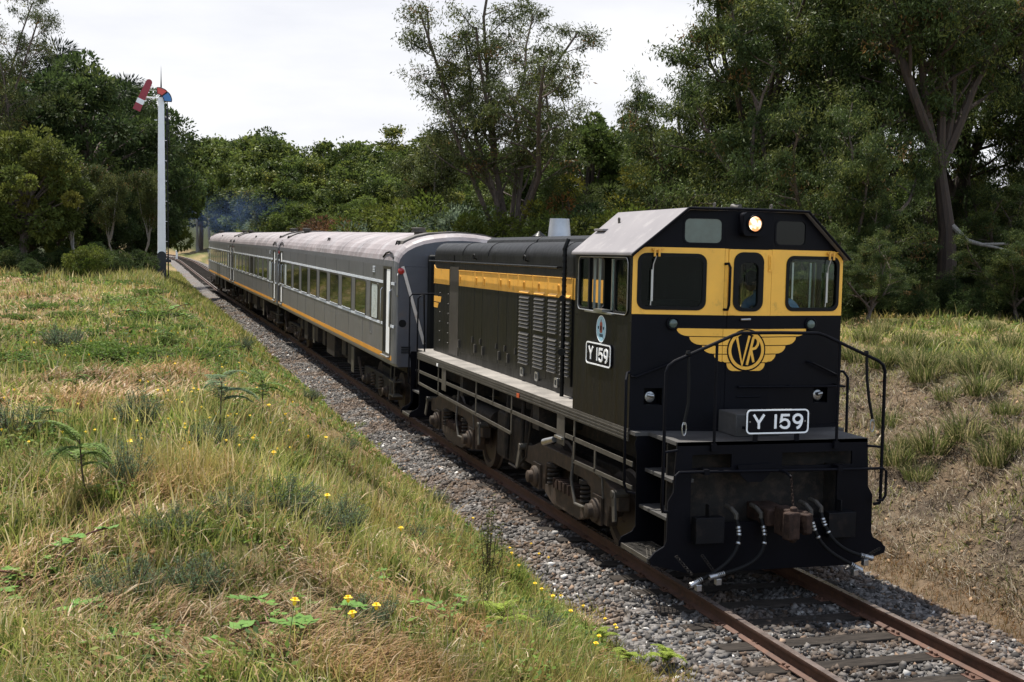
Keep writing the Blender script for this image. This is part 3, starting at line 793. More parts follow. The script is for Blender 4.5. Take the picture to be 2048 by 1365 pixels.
# ---- winged emblem on the front
EM = MB()
EX, EZ = 0.0, 2.645
fnE = lambda a, b: (lambda u, v, k: (u, FY(u)-(a if k == 0 else b), v))
zt = [2.895, 2.797, 2.697, 2.597, 2.497, 2.397]; xt = [.835, .685, .535, .395, .245]; xb = [.70, .55, .41, .265, .165]
for i in range(5):
    z1, z0 = zt[i]-.004, zt[i+1]+.006
    for s in (-1, 1):
        edge = []
        for q in range(6):
            tq = q/5.0; ang = tq*math.pi/2
            edge.append((xt[i]-(xt[i]-xb[i])*(1-math.cos(ang))*1.0, z1-(z1-z0)*math.sin(ang)))
        outer = [(s*.2995, z1)] + [(s*x, z) for x, z in edge] + [(s*.2995, z0)] if xt[i] > .32 and xb[i] > .32 else None
        if outer: EM.plate(outer, [], fnE(.0095, .0065))
        inner_edge = [(s*.2985, z1), (s*.2985, z0)] if outer else [(s*x, z) for x, z in edge]
        if xt[i] > .32 and not outer:
            # the band ends near the bend: split there
            EM.plate([(s*.2995, z1)]+[(s*x, z) for x, z in edge if x > .30]+[(s*.2995, z1-(z1-z0)*.86)], [], fnE(.0095, .0065))
            inner_edge = [(s*.2985, z1), (s*.2985, z1-(z1-z0)*.86)]+[(s*x, z) for x, z in edge if x < .298]
        EM.plate([(0, z1)]+inner_edge+[(0, z0)], [], fnE(.0185, .0145))
EMB = P(EM, 'wing_emblem', GOLD, smooth=False)
e = MB(); e.plate(circle2(EX, EZ, .246, 40), [], fnE(.0215, .0190)); P(e, 'black_disc', BLACK, EMB, smooth=False)
e = MB(); e.plate(circle2(EX, EZ, .228, 40), [circle2(EX, EZ, .192, 40)], fnE(.0245, .0220)); P(e, 'ring', GOLD, EMB, smooth=False)
e = MB(); fl = fnE(.0245, .0220)
for i_, path in enumerate(([(-.125, .150), (-.050, -.172), (.035, .168)], [(.088, .155), (.012, -.172)], [(.083, .150), (.125, .146), (.150, .112), (.145, .065), (.115, .025), (.06, .010)], [(.06, .0), (.095, -.140)])):
    stroke(e, [(EX+a, EZ+b) for a, b in path], .030, fnE(.0245+.0006*i_, .0220))
P(e, 'letters', GOLD, EMB, smooth=False)

# ---- number plates
def number_plate(name, cx, cz, w, h, fn3, mirror=1):
    """fn3(depth) -> mapping of plate-plane (u, v)"""
    mb = MB(); mb.plate(rrect(cx-w/2, cx+w/2, cz-h/2, cz+h/2, .05), [], fn3(.018, 0)); o = P(mb, name, BLACK)
    mb = MB(); mb.plate(rrect(cx-w/2, cx+w/2, cz-h/2, cz+h/2, .05), [rrect(cx-w/2+.016, cx+w/2-.016, cz-h/2+.016, cz+h/2-.016, .038)], fn3(.026, .0185)); P(mb, 'border', WHITE, o, smooth=False)
    mb = MB(); sw_ = h*.115
    lw = w*.165; sw_ = h*.10
    text_strokes(mb, 'Y 159', cx-w*.385, cz-h*.34, lw, h*.68, w*.042, sw_, lambda i: fn3(.026+.0007*i, .0185)); P(mb, 'lettering', WHITE, o, smooth=False)
    mb = MB()
    for sx in (-1, 1): mb.plate(circle2(cx+sx*(w/2-.045), cz, .008, 8), [], fn3(.024, .0185))
    P(mb, 'screws', STEEL, o, smooth=False)
    return o
number_plate('front_number_plate', .005, 1.917, .765, .272, lambda a, b: (lambda u, v, k: (u, -.02-(a if k == 0 else b), v)))
br = MB()
for x in (-.25, .26): br.box(x-.03, x+.03, -.019, .25, 1.80, 1.83); br.box(x-.03, x+.03, -.019, -.011, 1.69, 2.0)
P(br, 'plate_bracket', BLACK)
# side plates: read from outside, so u runs along -y on the left side
number_plate('side_number_plate', -1.995, 2.50, .86, .275, lambda a, b: (lambda u, v, k: (-HW-(a if k == 0 else b)-.001, -u, v)))
number_plate('side_number_plate', 1.995, 2.50, .86, .275, lambda a, b: (lambda u, v, k: (HW+(a if k == 0 else b)+.001, u, v)))
sd = MB(); cs = (1.96, 2.815)
fS = lambda a, b: (lambda u, v, k: (-HW-(a if k == 0 else b), u, v))
sd.plate(circle2(*cs, .165, 32), [], fS(.004, .0005)); SK = P(sd, 'round_sticker', paint('pale_blue_vinyl', (.34, .56, .66), .4, var=.05), smooth=False)
sd = MB(); sd.plate(circle2(*cs, .165, 32), [circle2(*cs, .155, 32)], fS(.006, .0045)); P(sd, 'rim', WHITE, SK, smooth=False)
sd = MB(); sd.plate(rrect(cs[0]-.045, cs[0]+.045, cs[1]-.05, cs[1]+.085, .03), [], fS(.006, .0045)); sd.plate([(cs[0]-.018, cs[1]+.088), (cs[0]+.018, cs[1]+.088), (cs[0], cs[1]+.125)], [], fS(.006, .0045)); P(sd, 'red_shape', paint('brick_red_vinyl', (.32, .07, .04), .45, var=.1), SK, smooth=False)
sd = MB()
for dx in (-.105, .075): sd.plate(rrect(cs[0]+dx, cs[0]+dx+.035, cs[1]-.005, cs[1]+.03, .008), [], fS(.006, .0045))
for dx in (-.06, -.02, .02): sd.plate(rrect(cs[0]+dx, cs[0]+dx+.026, cs[1]-.10, cs[1]-.06, .008), [], fS(.006, .0045))
sd.plate(rrect(cs[0]-.02, cs[0]+.02, cs[1]-.02, cs[1]+.04, .01), [], fS(.008, .0065)); P(sd, 'dark_marks', BLACK, SK, smooth=False)

# ---- cab interior
ci = MB(); ci.box(-1.29, 1.29, .99, 2.90, 1.72, 1.75); P(ci, 'cab_floor', INTERIOR)
ci = MB(); ci.box(-.95, -.35, 1.15, 1.75, 1.75, 3.12); ci.box(-.92, -.4, 1.2, 1.6, 3.12, 3.2); P(ci, 'control_desk', INTERIOR, bevel=.02)
ci = MB(); ci.box(.75, 1.05, 1.45, 1.85, 2.2, 2.28); ci.box(.75, 1.05, 1.83, 1.88, 2.28, 2.75); ci.cyl((.9, 1.65, 1.75), (.9, 1.65, 2.2), .05); P(ci, 'driver_seat', INTERIOR, bevel=.02)

# ---- deck, valance, walkway
dk = MB()
dk.plate([(-1.17, 0), (1.17, 0), (1.17, .80), (HW-.01, .80), (HW-.01, .995), (-HW+.01, .995), (-HW+.01, .80), (-1.17, .80)], [], horiz(DZ-.012, 1.66)); P(dk, 'front_deck', TREAD_D)
for s in (-1, 1):
    w = MB(); x0, x1 = sorted((s*HW, s*(HH-.12))); w.box(x0, x1, 2.965, 12.45, 1.69, DZ); P(w, 'walkway', TREAD)
    v_ = MB(); v_.box(s*HW-.006, s*HW+.006, .985, 12.46, 1.575, DZ+.004)
    for z in (1.60, 1.64, 1.68): v_.box(s*(HW+.006), s*(HW+.012), .99, 12.45, z-.006, z+.006)
    P(v_, 'valance', FRAMEGREY)
w = MB(); w.box(-1.17, 1.17, 12.455, 13.25, 1.69, DZ-.002); P(w, 'rear_deck', TREAD)

# ---- hood
def hood_prof(hw=HH):
    p = [(-hw, 1.716), (-hw, 3.66)]
    for i in range(1, 7):
        a = R(90*i/6); p.append((-hw+.24*(1-math.cos(a)), 3.66+.24*math.sin(a)))
    p += [(-x, z) for x, z in p[::-1]]
    return p
hd = MB(); hd.prism(hood_prof(), lambda u, v, k: (u, (2.965 if k == 0 else HEND), v)); HOOD = P(hd, 'engine_hood', SIDE_BLACK, bevel=.02)
jn = MB()
for y in (4.72, 6.62, 8.75, 10.55):
    pr = hood_prof(HH+.004)
    pts = [(u, y, v) for u, v in pr if v > 3.35]
    jn.tube(pts, .006, n=6)
P(jn, 'roof_seams', SIDE_BLACK, HOOD)
for s in (-1, 1):
    X = s*HH
    def sd_(a, b): return lambda u, v, k: (X+s*(a if k == 0 else b), u, v)
    st = MB(); st.plate([(11.55, 3.085), (HEND, 3.085), (HEND, 3.46), (HEND-.10, 3.40), (HEND-.25, 3.385), (11.55, 3.385)], [], sd_(.012, .0005)); st.plate([(2.97, 3.085), (4.20, 3.085), (4.20, 3.385), (2.97, 3.385)], [], sd_(.012, .0005)); P(st, 'yellow_stripe', GOLD_OLD, HOOD)
    st = MB(); st.plate([(12.28, 2.72), (HEND, 2.72), (HEND, 2.83), (12.22, 2.83)], [], sd_(.006, .0005)); st.plate([(12.52, 2.60), (HEND, 2.60), (HEND, 2.70), (12.45, 2.70)], [], sd_(.006, .0005)); P(st, 'rear_wing_mark', GOLD_OLD, HOOD)
    dk_ = MB(); dk_.plate([(10.80, 1.76), (11.5, 1.76), (11.5, 3.44), (10.80, 3.44)], [], sd_(.010, .0005)); P(dk_, 'brown_panel', paint('dull_brown_paint', (.030, .024, .020), .5, var=.3, dirt=(.05, .045, .04), dirt_amt=.3), HOOD)
    doors = [(9.60, 10.76), (9.06, 9.585), (8.02, 9.045), (7.50, 8.005), (6.90, 7.485)]
    louvred = [(6.12, 6.885), (5.36, 6.105), (4.24, 5.345)]
    for n_, (a, b) in enumerate(doors+louvred):
        lv = n_ >= len(doors)
        dm = MB(); dm.plate([(a, 1.86), (b, 1.86), (b, 3.088), (a, 3.088)], [], sd_(.016, .0005))
        do = P(dm, 'hood_door', SIDE_BLACK, HOOD, bevel=.003)
        dm = MB(); dm.plate([(a, 3.09), (b, 3.09), (b, 3.385), (a, 3.385)], [], sd_(.016, .0005)); dm.box(X+s*.0165, X+s*.028, a+.02, b-.02, 3.372, 3.386)
        P(dm, 'yellow_panel', GOLD_OLD, do, bevel=.003)
        lt = MB(); yl = b-.12 if not lv else (a+b)/2+.05
        lt.plate(rrect(yl-.03, yl+.03, 3.15, 3.28, .02), [rrect(yl-.018, yl+.018, 3.17, 3.26, .012)], sd_(.028, .0165)); P(lt, 'latch', GOLD_OLD, do)
        lt = MB(); zl = 1.96 if not lv else 1.90
        if lv: lt.plate(rrect(yl-.07, yl+.07, 1.79, 1.93, .02), [rrect(yl-.04, yl+.04, 1.82, 1.90, .015)], sd_(.034, .0165))
        else:
            lt.box(X+s*.0165, X+s*.045, yl-.025, yl+.025, 1.93, 2.08)
            lt.box(X+s*.0165, X+s*.035, a+.05, a+.075, 2.10, 2.2)
        P(lt, 'lower_latch', STEEL if lv else FRAMEGREY, do)
        if lv:
            vm = MB()
            cols = [(a+.13, b-.13)] if b-a < 1.0 else [(a+.06, (a+b)/2-.09), ((a+b)/2+.09, b-.06)]
            for (c0, c1) in cols:
                for z in list(np.arange(1.99, 2.49, .0575))+list(np.arange(2.56, 3.07, .0575)):
                    vm.add([(X+s*.017, c0, z), (X+s*.017, c1, z), (X+s*.017, c1, z+.034), (X+s*.017, c0, z+.034), (X+s*.043, c0+.01, z), (X+s*.043, c1-.01, z)], [(4, 5, 2, 3), (0, 4, 3), (1, 2, 5), (0, 1, 5, 4)])
            P(vm, 'louvres', FRAMEGREY, do, smooth=False)
            vm = MB()
            for (c0, c1) in cols: vm.add([(X+s*.017, c0, 3.11), (X+s*.017, c1, 3.11), (X+s*.017, c1, 3.144), (X+s*.017, c0, 3.144), (X+s*.043, c0+.01, 3.11), (X+s*.043, c1-.01, 3.11)], [(4, 5, 2, 3), (0, 4, 3), (1, 2, 5), (0, 1, 5, 4)])
            P(vm, 'upper_louvre', GOLD_OLD, do, smooth=False)
    hr = MB(); xr = X+s*.085
    hr.tube([(xr, 4.72, 3.525), (xr, 8.6, 3.53), (xr, 12.98, 3.535)], .016, n=8)
    for y in (4.8, 6.6, 8.2, 9.9, 11.4, 12.5): hr.cyl((X, y, 3.53), (xr, y, 3.53), .012, n=6)
    P(hr, 'handrail', SIDE_BLACK, HOOD)
    ey = MB()
    for y in (6.45, 9.55):
        ey.tube([(X+s*.0, y, 3.60)]+[(X+s*.05, y+.06*math.cos(a), 3.64+.05*math.sin(a)) for a in np.linspace(math.pi*1.2, -math.pi*.2, 9)], .012, n=6)
    P(ey, 'lifting_eye', SIDE_BLACK, HOOD)
    bt = MB()
    for z in np.arange(1.95, 3.05, .19):
        for y in (11.62, 12.32): bt.lathe([(.018, 0), (.012, s*.014)], (X+s*.0, y, z), 'x', 8)
    P(bt, 'bolts', FRAMEGREY, HOOD)
    hx = MB(); hx.box(X+s*.0005, X+s*.012, 11.2, 11.5, 3.50, 3.66); P(hx, 'dark_vent', RUBBER, HOOD)
    # standpipe up the front corner of the hood
    pp = MB(); yp = 4.36
    pp.tube([(X+s*.10, yp, 1.72), (X+s*.10, yp, 3.80), (X+s*.05, yp, 3.93)], .030, n=10)
    for z in np.arange(1.9, 3.85, .085): pp.lathe([(.036, 0), (.036, .03)], (X+s*.10, yp, z), 'z', 10)
    pp.cyl((X+s*.16, yp-.12, 2.35), (X+s*.1, yp+.02, 2.35), .05); pp.cyl((X+s*.17, yp-.14, 3.10), (X+s*.1, yp+.02, 3.10), .045)
    P(pp, 'standpipe', SIDE_BLACK, HOOD)
tb = MB()
for a, b in ((4.55, 7.28), (7.34, 10.4)):
    pr = [(-.52, 3.895), (-.50, 3.95), (-.42, 4.0), (.42, 4.0), (.50, 3.95), (.52, 3.895)]
    tb.prism(pr, lambda u, v, k, a=a, b=b: (u, (a if k == 0 else b), v))
P(tb, 'roof_box', SIDE_BLACK, HOOD, bevel=.01)
sk = MB(); sk.lathe([(.195, 3.99), (.19, 4.06), (.165, 4.32), (.155, 4.32), (.155, 4.1)], (.10, 8.0, 0), 'z', 24); P(sk, 'exhaust_stack', paint('galvanised_steel', (.42, .43, .45), .45, metal=.6, var=.2), HOOD)
fn_ = MB(); fn_.lathe([(.10, 4.0), (.13, 4.04), (.05, 4.10), (.02, 4.13)], (.25, 9.6, 0), 'z', 14); fn_.lathe([(.06, 3.9), (.08, 3.95), (.06, 4.02)], (.0, 10.8, 0), 'z', 14); P(fn_, 'roof_vent', SIDE_BLACK, HOOD)

# ---- headstock and front steps
hs = MB()
hs.plate([(-1.17, 1.70), (-1.19, 1.40), (-1.20, 1.15), (-1.26, 1.05), (-1.265, .62), (-1.29, .56), (-1.40, .50), (-1.45, .44), (-1.45, .37), (-1.0, .25), (1.0, .25), (1.45, .37), (1.45, .44), (1.40, .50), (1.29, .56), (1.265, .62), (1.26, 1.05), (1.20, 1.15), (1.19, 1.40), (1.17, 1.70)],
         [rrect(-.995, .80, .80, 1.36, .01), rrect(-.99, -.52, 1.41, 1.56, .01), rrect(.1, .98, 1.41, 1.56, .01)], lambda u, v, k: (u, (0 if k == 0 else .03), v))
P(hs, 'headstock', BLACK, bevel=.004)
hb = MB(); hb.box(-1.15, 1.15, .30, .34, .3, 1.655); hb.box(-.3, .1, .03, .29, 1.4, 1.60); hb.box(.80, 1.0, .031, .3, .7, 1.38)
P(hb, 'buffer_beam', UNDER)
pl = MB(); pl.plate([(-.80, .55), (-.78, .18), (.78, .18), (.80, .55)], [], lambda u, v, k: (u, (.36 if k == 0 else .40), v)); P(pl, 'pilot_plate', BLACK)
for s in (-1, 1):
    a, b = sorted((s*.64, s*.98))
    bl = MB(); bl.box(a, b, -.13, -.002, .60, .885); bl.box((a+b)/2-.008, (a+b)/2+.008, -.10, -.002, .886, 1.02); P(bl, 'buffer_pocket', paint('black_block', (.006, .006, .007), .5, dirt=(.03, .022, .018), dirt_amt=.2, spec=.15), bevel=.006)
cp = MB()
cp.box(-.17, .12, -.22, .3, .78, .97)
cp.box(-.10, .06, -.50, -.22, .71, 1.02); cp.plate([(-.10, -.50), (.02, -.50), (.02, -.60), (-.12, -.63), (-.17, -.54)], [], horiz(.71, 1.01)); cp.plate([(.06, -.24), (.20, -.33), (.19, -.56), (.11, -.60), (.06, -.48)], [], horiz(.76, .98))
cp.cyl((-.03, -.53, .67), (-.03, -.53, 1.06), .04); cp.cyl((.13, -.50, .74), (.13, -.50, 1.0), .035)
P(cp, 'coupler', RUST, bevel=.02)
ub = MB(); yb_ = -.13
ub.tube([(-1.24, yb_, 1.20), (-1.24, yb_, 1.36), (-1.20, yb_, 1.395), (-.98, yb_, 1.395), (0, yb_, 1.385), (1.0, yb_, 1.375), (1.30, yb_, 1.375), (1.345, yb_, 1.34), (1.345, yb_, 1.06), (1.31, yb_, 1.01), (1.24, yb_, 1.01)], .016)
for x in (-.88, .75): ub.box(x-.03, x+.03, yb_-.02, .0, 1.36, 1.42)
ub.tube([(.0, yb_, 1.385), (.03, yb_-.1, 1.38), (.05, yb_-.18, 1.34)], .016)
P(ub, 'uncoupling_bar', BLACK)
lp = MB(); lp.plate([(-.47, 1.44), (-.02, 1.45), (-.08, 1.33), (-.17, 1.25), (-.34, 1.25), (-.43, 1.33)], [], lambda u, v, k: (u, (-.05 if k == 0 else -.035), v)); P(lp, 'lever_plate', BLACK)
chn = MB()
for i in range(9):
    z = 1.33-.034*i; c = (.05-.008*i, yb_-.18-.022*i, z)
    ax = i % 2
    chn.tube([(c[0]+(.012*math.cos(a) if ax else 0), c[1]+(0 if ax else .012*math.cos(a)), c[2]+.024*math.sin(a)) for a in [2*math.pi*j/8 for j in range(8)]], .0045, n=5, closed=True)
P(chn, 'lifting_chain', RUST)
# brake hoses
def hose(pts, k0):
    b = Vector(pts[0])
    def bez(t, c): 
        p = [Vector(q) for q in c]
        while len(p) > 1: p = [p[i].lerp(p[i+1], t) for i in range(len(p)-1)]
        return p[0]
    path = [bez(i/16, pts) for i in range(17)]
    mb = MB(); mb.tube(path, .021, n=10); o = P(mb, 'brake_hose', RUBBER)
    mb = MB()
    for tt in (0.08, .12, .16, .27): 
        p = bez(tt, pts); q = bez(tt+.03, pts); mb.cyl(p, q, .028, n=12)
    e0, e1 = bez(.93, pts), bez(1, pts); dd = (e1-e0).normalized()
    for k in range(4): mb.cyl(e0+dd*(.022*k), e0+dd*(.022*k+.014), .030, n=12)
    mb.cyl(e1, e1+dd*.10, .026, .034, n=12); mb.box(e1.x-.03, e1.x+.03, e1.y-.045, e1.y+.02, e1.z-.10, e1.z-.03)
    P(mb, 'coupling_head', STEEL, o, bevel=.005)
    mb = MB(); mb.tube([b+Vector((0, .25, .10)), b+Vector((-.02, .08, .10)), b+Vector((0, .0, .05)), b], .026, n=8); P(mb, 'pipe_end', FRAMEGREY, o)
hose([(-.50, -.12, .86), (-.44, -.20, .62), (-.52, -.26, .42), (-.86, -.30, .32), (-1.02, -.30, .24)], 0)
hose([(-.20, -.12, .86), (-.14, -.22, .60), (-.20, -.28, .40), (-.52, -.32, .36), (-.80, -.32, .30)], 1)
hose([(.34, -.25, .90), (.36, -.30, .66), (.48, -.32, .48), (.70, -.34, .42), (.84, -.36, .33)], 0)
hose([(.54, -.12, .90), (.54, -.22, .70), (.64, -.26, .52), (.84, -.28, .46), (1.0, -.30, .42)], 1)
ck = MB()
for x0, z0, x1, z1 in ((-1.28, .52, -1.08, .30), (-.98, .52, -.84, .34), (1.18, .50, 1.05, .44)):
    for i in range(9):
        t0 = i/9; c = Vector((x0+(x1-x0)*t0, -.31, z0+(z1-z0)*t0)); ck.tube([c+Vector((.018*math.cos(a), (i % 2)*.012*math.sin(a), .012*math.sin(a))) for a in [2*math.pi*j/6 for j in range(6)]], .005, n=5, closed=True)
P(ck, 'hose_chains', UNDER)
# step wells, both front corners
def steps(y_front, y_back, mirror_y, s, rear=False):
    """side plates and treads of one corner"""
    ya_, yb2 = y_front, y_back
    o = None
    mb = MB()
    for y in ((yb2,) if not rear else (ya_, yb2)):
        prof = [(s*.9, 1.66), (s*1.30, 1.66), (s*1.335, 1.58), (s*1.31, 1.44), (s*1.30, .62), (s*1.34, .56), (s*1.47, .50), (s*1.50, .44), (s*1.50, .39), (s*.9, .39)]
        if s < 0: prof = prof[::-1]
        mb = MB(); mb.plate(prof, [], lambda u, v, k, y=y: (u, y+(0 if k == 0 else .014), v))
        o2 = P(mb, 'step_plate', BLACK, bevel=.003); o = o or o2
    for z, x_in, x_out in ((1.29, .95, 1.205), (.875, 1.0, 1.265)):
        a, b = sorted((s*x_in, s*x_out)); mb = MB(); mb.box(a, b, min(ya_, yb2)+.032, max(ya_, yb2)-.002, z-.04, z); P(mb, 'tread', TREAD_D, o, bevel=.003)
    a, b = sorted((s*1.10, s*1.47)); mb = MB()
    y0_, y1_ = min(ya_, yb2)+.032, max(ya_, yb2)-.002
    for x in (a, b): mb.box(x-.008, x+.008, y0_, y1_, .385, .435)
    for i in range(9):      # expanded-metal grating
        xq = a+(b-a)*i/8
        mb.bar((xq, y0_, .425), (min(b, xq+.18) if i < 5 else b, y0_+(min(.55, (b-xq)*2.6) if i >= 5 else .47), .425), .008, .012)
    for i in range(14):
        yq = y0_+(y1_-y0_)*i/13
        mb.bar((a, yq, .428), (b, min(y1_, yq+.12), .428), .008, .012); mb.bar((a, yq, .424), (b, max(y0_, yq-.12), .424), .008, .012)
    P(mb, 'grating', FRAMEGREY, o)
    return o
for s in (-1, 1):
    steps(0.0, .82, 1, s); steps(13.27, 12.45, -1, s, True)
# front handrails
for s in (-1, 1):
    y = -.03
    hr = MB()
    hr.tube([(s*1.27, y+.02, .945), (s*1.335, y, .955), (s*1.345, y, 1.0), (s*1.34, y, 2.47), (s*1.315, y, 2.535), (s*1.25, y, 2.585), (s*.56, y, 2.87), (s*.47, y, 2.895), (0, y, 2.90)], .019, n=10)
    hr.cyl((s*1.17, .0, 1.615), (s*1.345, y, 1.60), .014, n=8); hr.cyl((s*.752, y, 1.63), (s*.752, y, 2.80), .017, n=8); hr.box(s*.752-.03, s*.752+.03, -.045, -.001, 1.60, 1.68)
    P(hr, 'front_handrail', BLACK)
    # coiled safety strap hanging from the rail
    stp = MB(); px_ = s*1.09; z0 = 2.63
    stp.lathe([(.022, 0), (.03, .02), (.022, .05)], (px_, y, z0+.02), 'z', 10)
    pts = [(px_, y-.01, z0), (px_+.01, y-.02, z0-.25), (px_+s*.01+(.02 if s < 0 else .04), y-.02, z0-.5), (px_+(-.03 if s < 0 else .10), y-.02, z0-.70)]
    stp.tube(pts, .017, n=8); so = P(stp, 'safety_strap', RUBBER)
    e_ = Vector(pts[-1]); stp = MB(); stp.tube([e_+Vector((.025*math.sin(a), 0, -.075+.075*math.cos(a))) for a in [2*math.pi*j/12 for j in range(12)]], .006, n=6, closed=True); stp.cyl(e_+Vector((0, 0, .02)), e_+Vector((0, 0, -.03)), .012, n=8); P(stp, 'hook', STEEL, so)
    # rails at the cab corner
    cr_ = MB(); xo = s*1.43; yc_ = .90
    cr_.tube([(s*1.31, .84, .99), (s*1.40, .87, 1.01), (xo, .88, 1.10), (xo, yc_, 2.30), (s*1.40, .95, 2.37), (s*1.352, 1.0, 2.375)], .017, n=8)
    cr_.tube([(s*1.34, FY(1.34)-.01, 2.33), (s*1.31, FY(1.3)-.06, 2.325), (s*.90, FY(.9)-.07, 2.49), (s*.86, FY(.86)-.01, 2.50)], .014, n=8)
    P(cr_, 'corner_handrail', BLACK)
    rr_ = MB()
    for yy, xx in ((13.30, 1.34), (12.42, 1.36)):
        rr_.tube([(s*1.27, yy, .95), (s*xx, yy, 1.0), (s*xx, yy, 2.78), (s*(xx-.05), yy, 2.84), (s*.6 if yy > 13 else s*(xx-.12), yy, 2.86), (s*.5 if yy > 13 else s*(xx-.15), yy, 2.84 if yy > 13 else 1.72)], .016, n=8)
    P(rr_, 'rear_handrail', BLACK)
bx = MB(); bx.box(-.33, .22, .30, .76, 1.704, 1.96); P(bx, 'step_box', TREAD_D, bevel=.01)
rh = MB(); rh.plate([(-1.17, 1.70), (-1.2, 1.15), (-1.26, .6), (-1.4, .4), (1.4, .4), (1.26, .6), (1.2, 1.15), (1.17, 1.70)], [], lambda u, v, k: (u, (13.27 if k == 0 else 13.30), v)); P(rh, 'rear_headstock', BLACK)
rc = MB(); rc.box(-.15, .15, 13.30, 13.75, .68, .95); P(rc, 'rear_coupler', RUST, bevel=.02)

# ---- underframe and trellis
uf = MB(); uf.box(-.62, .62, .4, 12.9, 1.12, 1.655); uf.box(-1.28, 1.28, 4.6, 4.9, 1.2, 1.65); uf.box(-1.28, 1.28, 9.0, 9.2, 1.2, 1.65); P(uf, 'main_frame', UNDER)
tk = MB(); tk.box(-1.12, 1.12, 5.75, 7.35, .42, 1.18); TK = P(tk, 'fuel_tank', UNDER, bevel=.06)
for s in (-1, 1):
    tk = MB(); tk.cyl((s*1.0, 7.6, .95), (s*1.0, 8.9, .95), .16, n=16); P(tk, 'air_tank', UNDER)
    for pts_, r_ in (([(s*1.18, 5.2, 1.5), (s*1.2, 5.4, .7), (s*1.2, 5.9, .45), (s*1.2, 6.3, .45)], .02), ([(s*1.15, 6.5, 1.6), (s*1.2, 6.5, .5)], .05), ([(s*1.2, 5.6, 1.5), (s*1.22, 5.6, .8), (s*1.15, 5.6, .55)], .035)):
        tk = MB(); tk.tube(pts_, r_, n=8); P(tk, 'air_pipe', UNDER)
for s in (-1, 1):
    X = s*(HW-.012)
    tr = MB()
    def fb(y0, z0, y1, z1, w=.05): tr.bar((X, y0, z0), (X, y1, z1), .014, w, up=(0, 0, 1))
    fb(.86, 1.325, 12.4, 1.335, .055); fb(5.8, 1.0, 12.3, 1.10, .05); fb(.86, 1.055, 2.9, 1.035, .045)
    for y, z0, z1 in ((12.34, 1.08, 1.58), (10.62, 1.05, 1.58), (7.86, 1.03, 1.575), (6.81, 1.31, 1.575), (5.77, 1.0, 1.575), (2.89, 1.03, 1.575), (2.1, 1.03, 1.3)):
        tr.bar((X, y, z0), (X, y, z1), .05 if abs(y-6.81) > .1 else .03, .014, up=(1, 0, 0))
    P(tr, 'side_trellis', FRAMEGREY)
    for y in (10.15, 3.42):
        gp_ = MB(); gp_.box(X-.012, X-.004, y-.16, y+.16, 1.18, 1.575); P(gp_, 'grey_plate', FRAMEGREY)
    lh = MB(); lh.cyl((s*1.37, 3.62, 1.22), (s*1.42, 3.9, 1.14), .04, .05, n=12); lh.box(s*1.36-.02, s*1.36+.02, 3.3, 3.6, 1.255, 1.285); P(lh, 'step_lamp', STEEL)
    rl = MB(); rl.box(s*(HW+.0125), s*(HW+.022), 5.30, 5.42, 1.59, 1.65); P(rl, 'red_reflector', paint('orange_red_reflector', (.55, .09, .03), .3, var=.1))
    mk = MB(); mk.box(s*(HW+.0125), s*(HW+.018), 10.56, 10.68, 1.585, 1.64); P(mk, 'pale_marker', WHITE)

